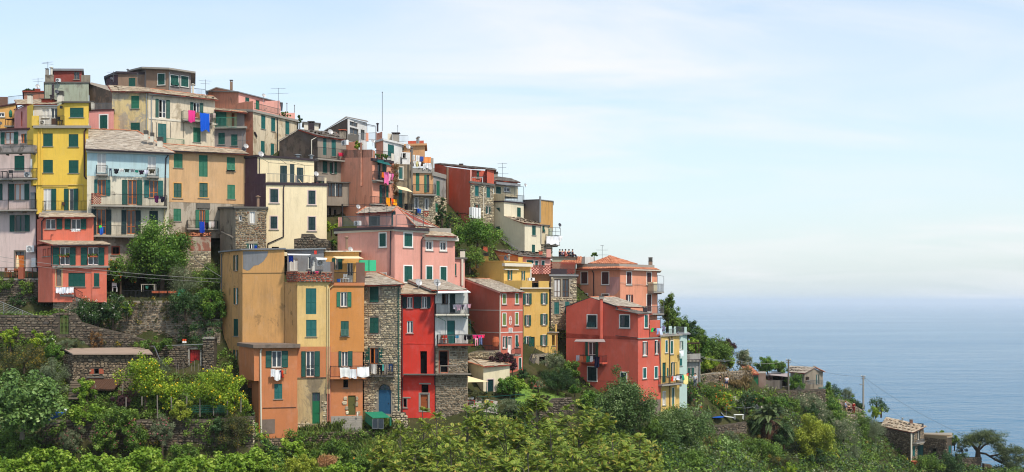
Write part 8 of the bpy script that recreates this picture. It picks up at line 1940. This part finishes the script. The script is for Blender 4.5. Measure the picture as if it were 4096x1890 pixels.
view('A'); parasol('closed green parasol on the orange house terrace',101,522,605,133,'midgreen',.22); table('round table on the orange house terrace',102,672,133.2,'darkwood',1.1,.8); chair('dark chair on the orange house terrace',138,672,133.2,'iron',.5); chair('dark folding chair on the yellow tower balcony',560,668,125,'iron',.8,1.1,'chairs on the yellow tower balcony'); chair('second dark chair tipped against the yellow tower balcony rail',590,668,125,'iron',-.6,1.1,'chairs on the yellow tower balcony'); table('small bistro table on the top lilac balcony',42,1172,123.6,'iron',.7,.5); chair('metal chair on the top lilac balcony',100,1172,123.6,'iron',.3)
view('G')
chair('white plastic garden chair under the small orange tree',20,1160,120,'plastic_white',.5,1.1); chair('metal chair on the lowest balcony of the light blue house',245,605,121.6,'iron',.5)
view('R'); table('white slab table in the railed garden',520,258,120,'offwhite',1.5,.7,.8)
for i,x in enumerate((608,688,800)):
    b = MB(); a = P(x,278,119); b.cbox(a.x - .42,a.x + .42,a.y - .15,a.y + .15,a.z,a.z + .24); tag(b.build('flower_box',MATS['pot']),['terracotta flower box at the left on the garden railing','terracotta flower box in the middle of the garden railing','terracotta flower box at the right of the garden railing'][i],'flower box','flower boxes by the garden railing')
b = MB(); a = P(498,225,119.9); b.lathe(a,[(.12,0),(.2,.3),(.19,.3),(.12,.05)],10); tag(b.build('bucket',MATS['seagreen']),'turquoise bucket on the white slab table','bucket')
b = MB(); b.box(P(860,310,118.6),P(935,310,118.4) - P(860,310,118.6),(0,.7,M_(80,118)),(0,.03,.0)); tag(b.build('green_board',MATS['greenroof']),'dark green board leaning by the garden bush','board')
view('S'); b = MB(); b.lathe(P(415,735,99.5),[(.2,0),(1.0,.3),(1.5,.62),(1.55,.64),(1.0,.4),(.1,.12)],14); tag(b.build('blue_boat_tarp',MATS['bluetarp']),'bright blue tub half hidden behind the fig tree','tub')
b = MB(); 
for x in (375,): b.tube([P(x,800,99),P(x,720,99)],.08,6)
b.box(P(180,768,99),P(500,768,99) - P(180,768,99),(0,.12,0),(0,0,.16)); tag(b.build('wooden_rail',MATS['greywood']),'grey wooden rail and post below the blue tub','fence')
root = thing('garden_lamp','small white globe garden lamp beside the steps','lamp',P(575,700,101)); b = MB(); b.tube([P(575,705,101),P(575,655,101)],.03,6); b.build('post',MATS['iron'],root); b = MB(); b.lathe(P(575,655,101),[(.06,0),(.13,.08),(.14,.18),(.09,.28),(.02,.3)],10); b.build('globe',MATS['plastic_white'],root)
st = thing('garden_steps','mossy stone garden steps beside the shed','steps',P(650,540,105))
for i in range(7): b = MB(); b.box(P(600 + i * 3,545 - i * 24,104.5 + i * .5),(M_(95,105),0,0),(0,.7,0),(0,0,.14)); b.build('step',MATS['stone_dark'],st)
# green dog-house-like shelter
view('U')
root = thing('green_shelter','small green corrugated shelter with glazed doors by the grey stone house','shelter',P(1560,660,110)); a = P(1490,655,109.6); w_ = M_(225,110); h_ = M_(130,110)
b = MB(); b.box(P(1400,462,111.6),P(1610,455,111.6) - P(1400,462,111.6),P(1495,532,109.5) - P(1400,462,111.6),(0,0,.06)); b.build('roof',MATS['greenroof'],root)
for q in ([(1405,470,111.6),(1490,540,109.5),(1490,640,109.5),(1405,570,111.6)],[(1700,530,109.6),(1718,520,110.4),(1718,620,110.4),(1700,625,109.6)]):
    b = MB(); pp = [P(*c) for c in q]; b.poly(pp); b.poly([c + Vector((.05,0,0)) for c in pp][::-1]); b.build('side_panel',MATS['greenroof'],root)
for x0,x1 in ((1490,1558),(1565,1632)):
    o_ = MB(); o_.box(P(x0,655,109.5),(M_(x1 - x0,109.5),0,0),(0,.04,0),(0,0,M_(118,109.5))); do = o_.build('door',MATS['glass'],root)
    b = MB()
    for xx in (x0,x1 - 6): b.box(P(xx,656,109.45),(M_(6,109.5),0,0),(0,.06,0),(0,0,M_(120,109.5)))
    b.box(P(x0,660,109.44),(M_(x1 - x0,109.5),0,0),(0,.06,0),(0,0,M_(7,109.5))); b.build('door_frame',MATS['greyiron'],do)
b = MB(); b.lathe(P(1310,505,111),[(.09,0),(.1,.2),(.05,.36),(.035,.45)],8); tag(b.build('stone_bottle',MATS['offwhite']),'pale bottle standing on the stone step by the olive door','bottle')
view('V')
table('red slatted bench on the patio',870,372,114.6,'redpaint',.8,.5,.5,'bench'); b = MB(); b.lathe(P(880,305,114.5),[(.05,0),(.16,.05),(.18,.18),(.1,.3),(.02,.34)],8); tag(b.build('white_bundle',MATS['plastic_white']),'white bundle lying on the red bench','bundle')
b = MB(); b.lathe(P(1115,362,115.2),[(.12,0),(.2,.3),(.22,.3),(.18,.34),(.05,.28)],10); tag(b.build('flower_pot',MATS['pot']),'terracotta pot at the patio railing','flower pot')
root = thing('patio_railing','thin dark green railing along the patio and lawn','railing',P(1100,330,114.5)); rails(root,[P(845,330,114.2),P(1170,318,114.6),P(1520,290,115)],M_(55,114.5),'green',1.2)
view('M')
root = thing('shade_sail','cream triangular shade sail beside the cream garden house','shade sail',P(180,1160,116)); b = MB(); q = [P(100,1040,118),P(266,1086,115.4),P(100,1090,115.6)]; b.poly(q); b.poly([c - Vector((0,0,.02)) for c in q][::-1]); b.build('sail',MATS['creamcloth'],root); b = MB(); b.tube([P(250,1175,115.4),P(252,1086,115.4)],.04,6); b.build('post',MATS['green'],root)
view('W')
root = thing('washing_frame','rotary washing frame with pale cloths in the right garden','washing frame',P(500,720,138.4)); b = MB(); b.tube([P(505,725,138.4),P(505,600,138.4)],.05,6); b.build('post',MATS['dishdark'],root)
for p_,q_ in (((340,605,137.4),(505,625,138.4)),((505,625,138.4),(565,615,139)),((505,625,138.4),(480,575,139.4))): b = MB(); b.tube([P(*p_),P(*q_)],.02,5); b.build('arm',MATS['galv'],root)
b = MB(); b.tube([P(340,690,137.4),P(340,603,137.4)],.03,5); b.build('post',MATS['galv'],root); 
root = thing('lounger','white sun lounger on the lower right garden terrace','lounger',P(350,710,136.6)); b = MB(); b.box(P(330,700,136.7),P(410,712,136.4) - P(330,700,136.7),(0,.6,0),(0,0,.08)); b.build('seat',MATS['plastic_white'],root); b = MB(); b.box(P(296,665,136.9),P(330,702,136.7) - P(296,665,136.9),(0,.6,0),(0,0,.08)); b.build('backrest',MATS['plastic_white'],root)
table('small table with a checked cloth beside the lounger',452,722,137.8,'awning_white',1.2,.7,.6); b = MB(); b.lathe(P(245,708,136),[(.1,0),(1.0,.05),(1.1,.12),(.9,.1),(.1,.05)],12); tag(b.build('paddling_pool',MATS['bluetarp']),'flat blue paddling pool left of the lounger','pool')
for i,(x,y,r) in enumerate(((30,648,.34),(73,645,.22),(105,640,.38),(105,440,.32))):
    b = MB(); b.lathe(P(x,y,132.6 if y > 500 else 134.5),[(r * .6,0),(r,r * 1.1),(r * 1.08,r * 1.15),(r * .8,r * 1.1),(r * .3,r * .9)],10); tag(b.build('flower_pot',MATS['pot']),['big clay pot at the left of the pot terrace','small clay pot between the two big ones','big clay pot at the right of the pot terrace','clay pot on the upper terrace by the person'][i],'flower pot','clay pots by the mint house')
bush('greenery in the right big clay pot',105,615,26,22,132.6,'lemon',base=635,n=10,cat='plant',name='pot_plant',seed=200); bush('round clipped plant in the upper clay pot',105,415,26,18,134.5,'mid',base=430,n=10,cat='plant',name='pot_plant',seed=201); bush('red flowers in the left big clay pot',30,620,26,18,132.6,'mid',base=635,n=10,cat='plant',name='pot_plant',flower=(12,'fl_red',.1),seed=202)
view('M'); b = MB(); b.lathe(P(323,805,120.2),[(.3,0),(.42,.5),(.36,.9),(.26,1.0),(.34,1.1),(.2,1.05)],12); tag(b.build('clay_urn',MATS['pot']),'big clay urn on the terrace of the dark red house','urn')
w_t,_ = gwall('stone terrace wall beside the dark red house',[(105,860),(160,842),(345,838)],121.2,120,900,'mortar','stone_grey',limit=60); rails(w_t,[P(165,838,120.8),P(345,838,120)],M_(40,120),'iron',.16)
view('X'); b = MB(); b.lathe(P(872,1130,163),[(.4,0),(.55,.7),(.6,.75),(.4,.7)],10); tag(b.build('flower_pot',MATS['pot']),'large clay pot before the lone stone house','flower pot'); b = MB(); b.lathe(P(440,918,164.6),[(.3,0),(.55,.4),(.5,.8),(.3,.95),(.1,1.0)],10); tag(b.build('clay_urn',MATS['pot']),'orange clay urn under the leaning olive tree','urn')
view('H'); root = thing('deck_chair','cream reclining deck chair on the cream house roof terrace','deck chair',P(790,280,127.5)); b = MB(); b.box(P(770,268,127.4),P(840,264,127.4) - P(770,268,127.4),(0,.5,0),(0,0,.06)); b.build('seat',MATS['creamcloth'],root); b = MB(); b.box(P(745,232,127.4),P(772,268,127.4) - P(745,232,127.4),(0,.5,0),(0,0,.06)); b.build('backrest',MATS['creamcloth'],root); b = MB(); b.tube([P(775,282,127.4),P(835,262,127.4)],.025,5); b.tube([P(835,284,127.4),P(780,262,127.4)],.025,5); b.build('frame',MATS['greywood'],root)
for i,(x,m) in enumerate(((885,'redpaint'),(925,'redpaint'),(966,'pot'))):
    b = MB(); b.lathe(P(x,284,126.9),[(.1,0),(.16,.22),(.18,.24),(.1,.2)],8); tag(b.build('flower_pot',MATS[m]),['small red pot at the left of the cream house terrace','small red pot in the middle of the cream house terrace','clay pot with a plant at the right of the cream house terrace'][i],'flower pot','pots on the cream house terrace')
bush('plant in the clay pot on the cream house terrace',966,264,14,12,126.9,'mid',base=276,n=6,cat='plant',name='pot_plant',seed=205,ls=.6)
view('E'); table('white plastic table on the recessed red balcony',378,362,141,'plastic_white',1.5,.7,.7)
view('J'); chair('pale chair on the orange tower roof terrace',1040,300,114,'plastic_white',.6,1,'chairs on the orange tower terrace'); chair('second pale chair on the orange tower roof terrace',1018,300,113.4,'plastic_white',-.8,1,'chairs on the orange tower terrace')
b = MB(); b.lathe(P(980,302,112.6),[(.14,0),(.2,.4),(.18,.4),(.1,.05)],10); tag(b.build('bucket',MATS['bluetarp']),'blue bucket on the orange tower roof terrace','bucket')
view('L'); chair('red chair on the lower balcony of the pale blue house',718,585,112.9,'redpaint',.3); chair('yellow backed chair on the lower balcony of the pale blue house',692,585,112.9,'wood',-.3)
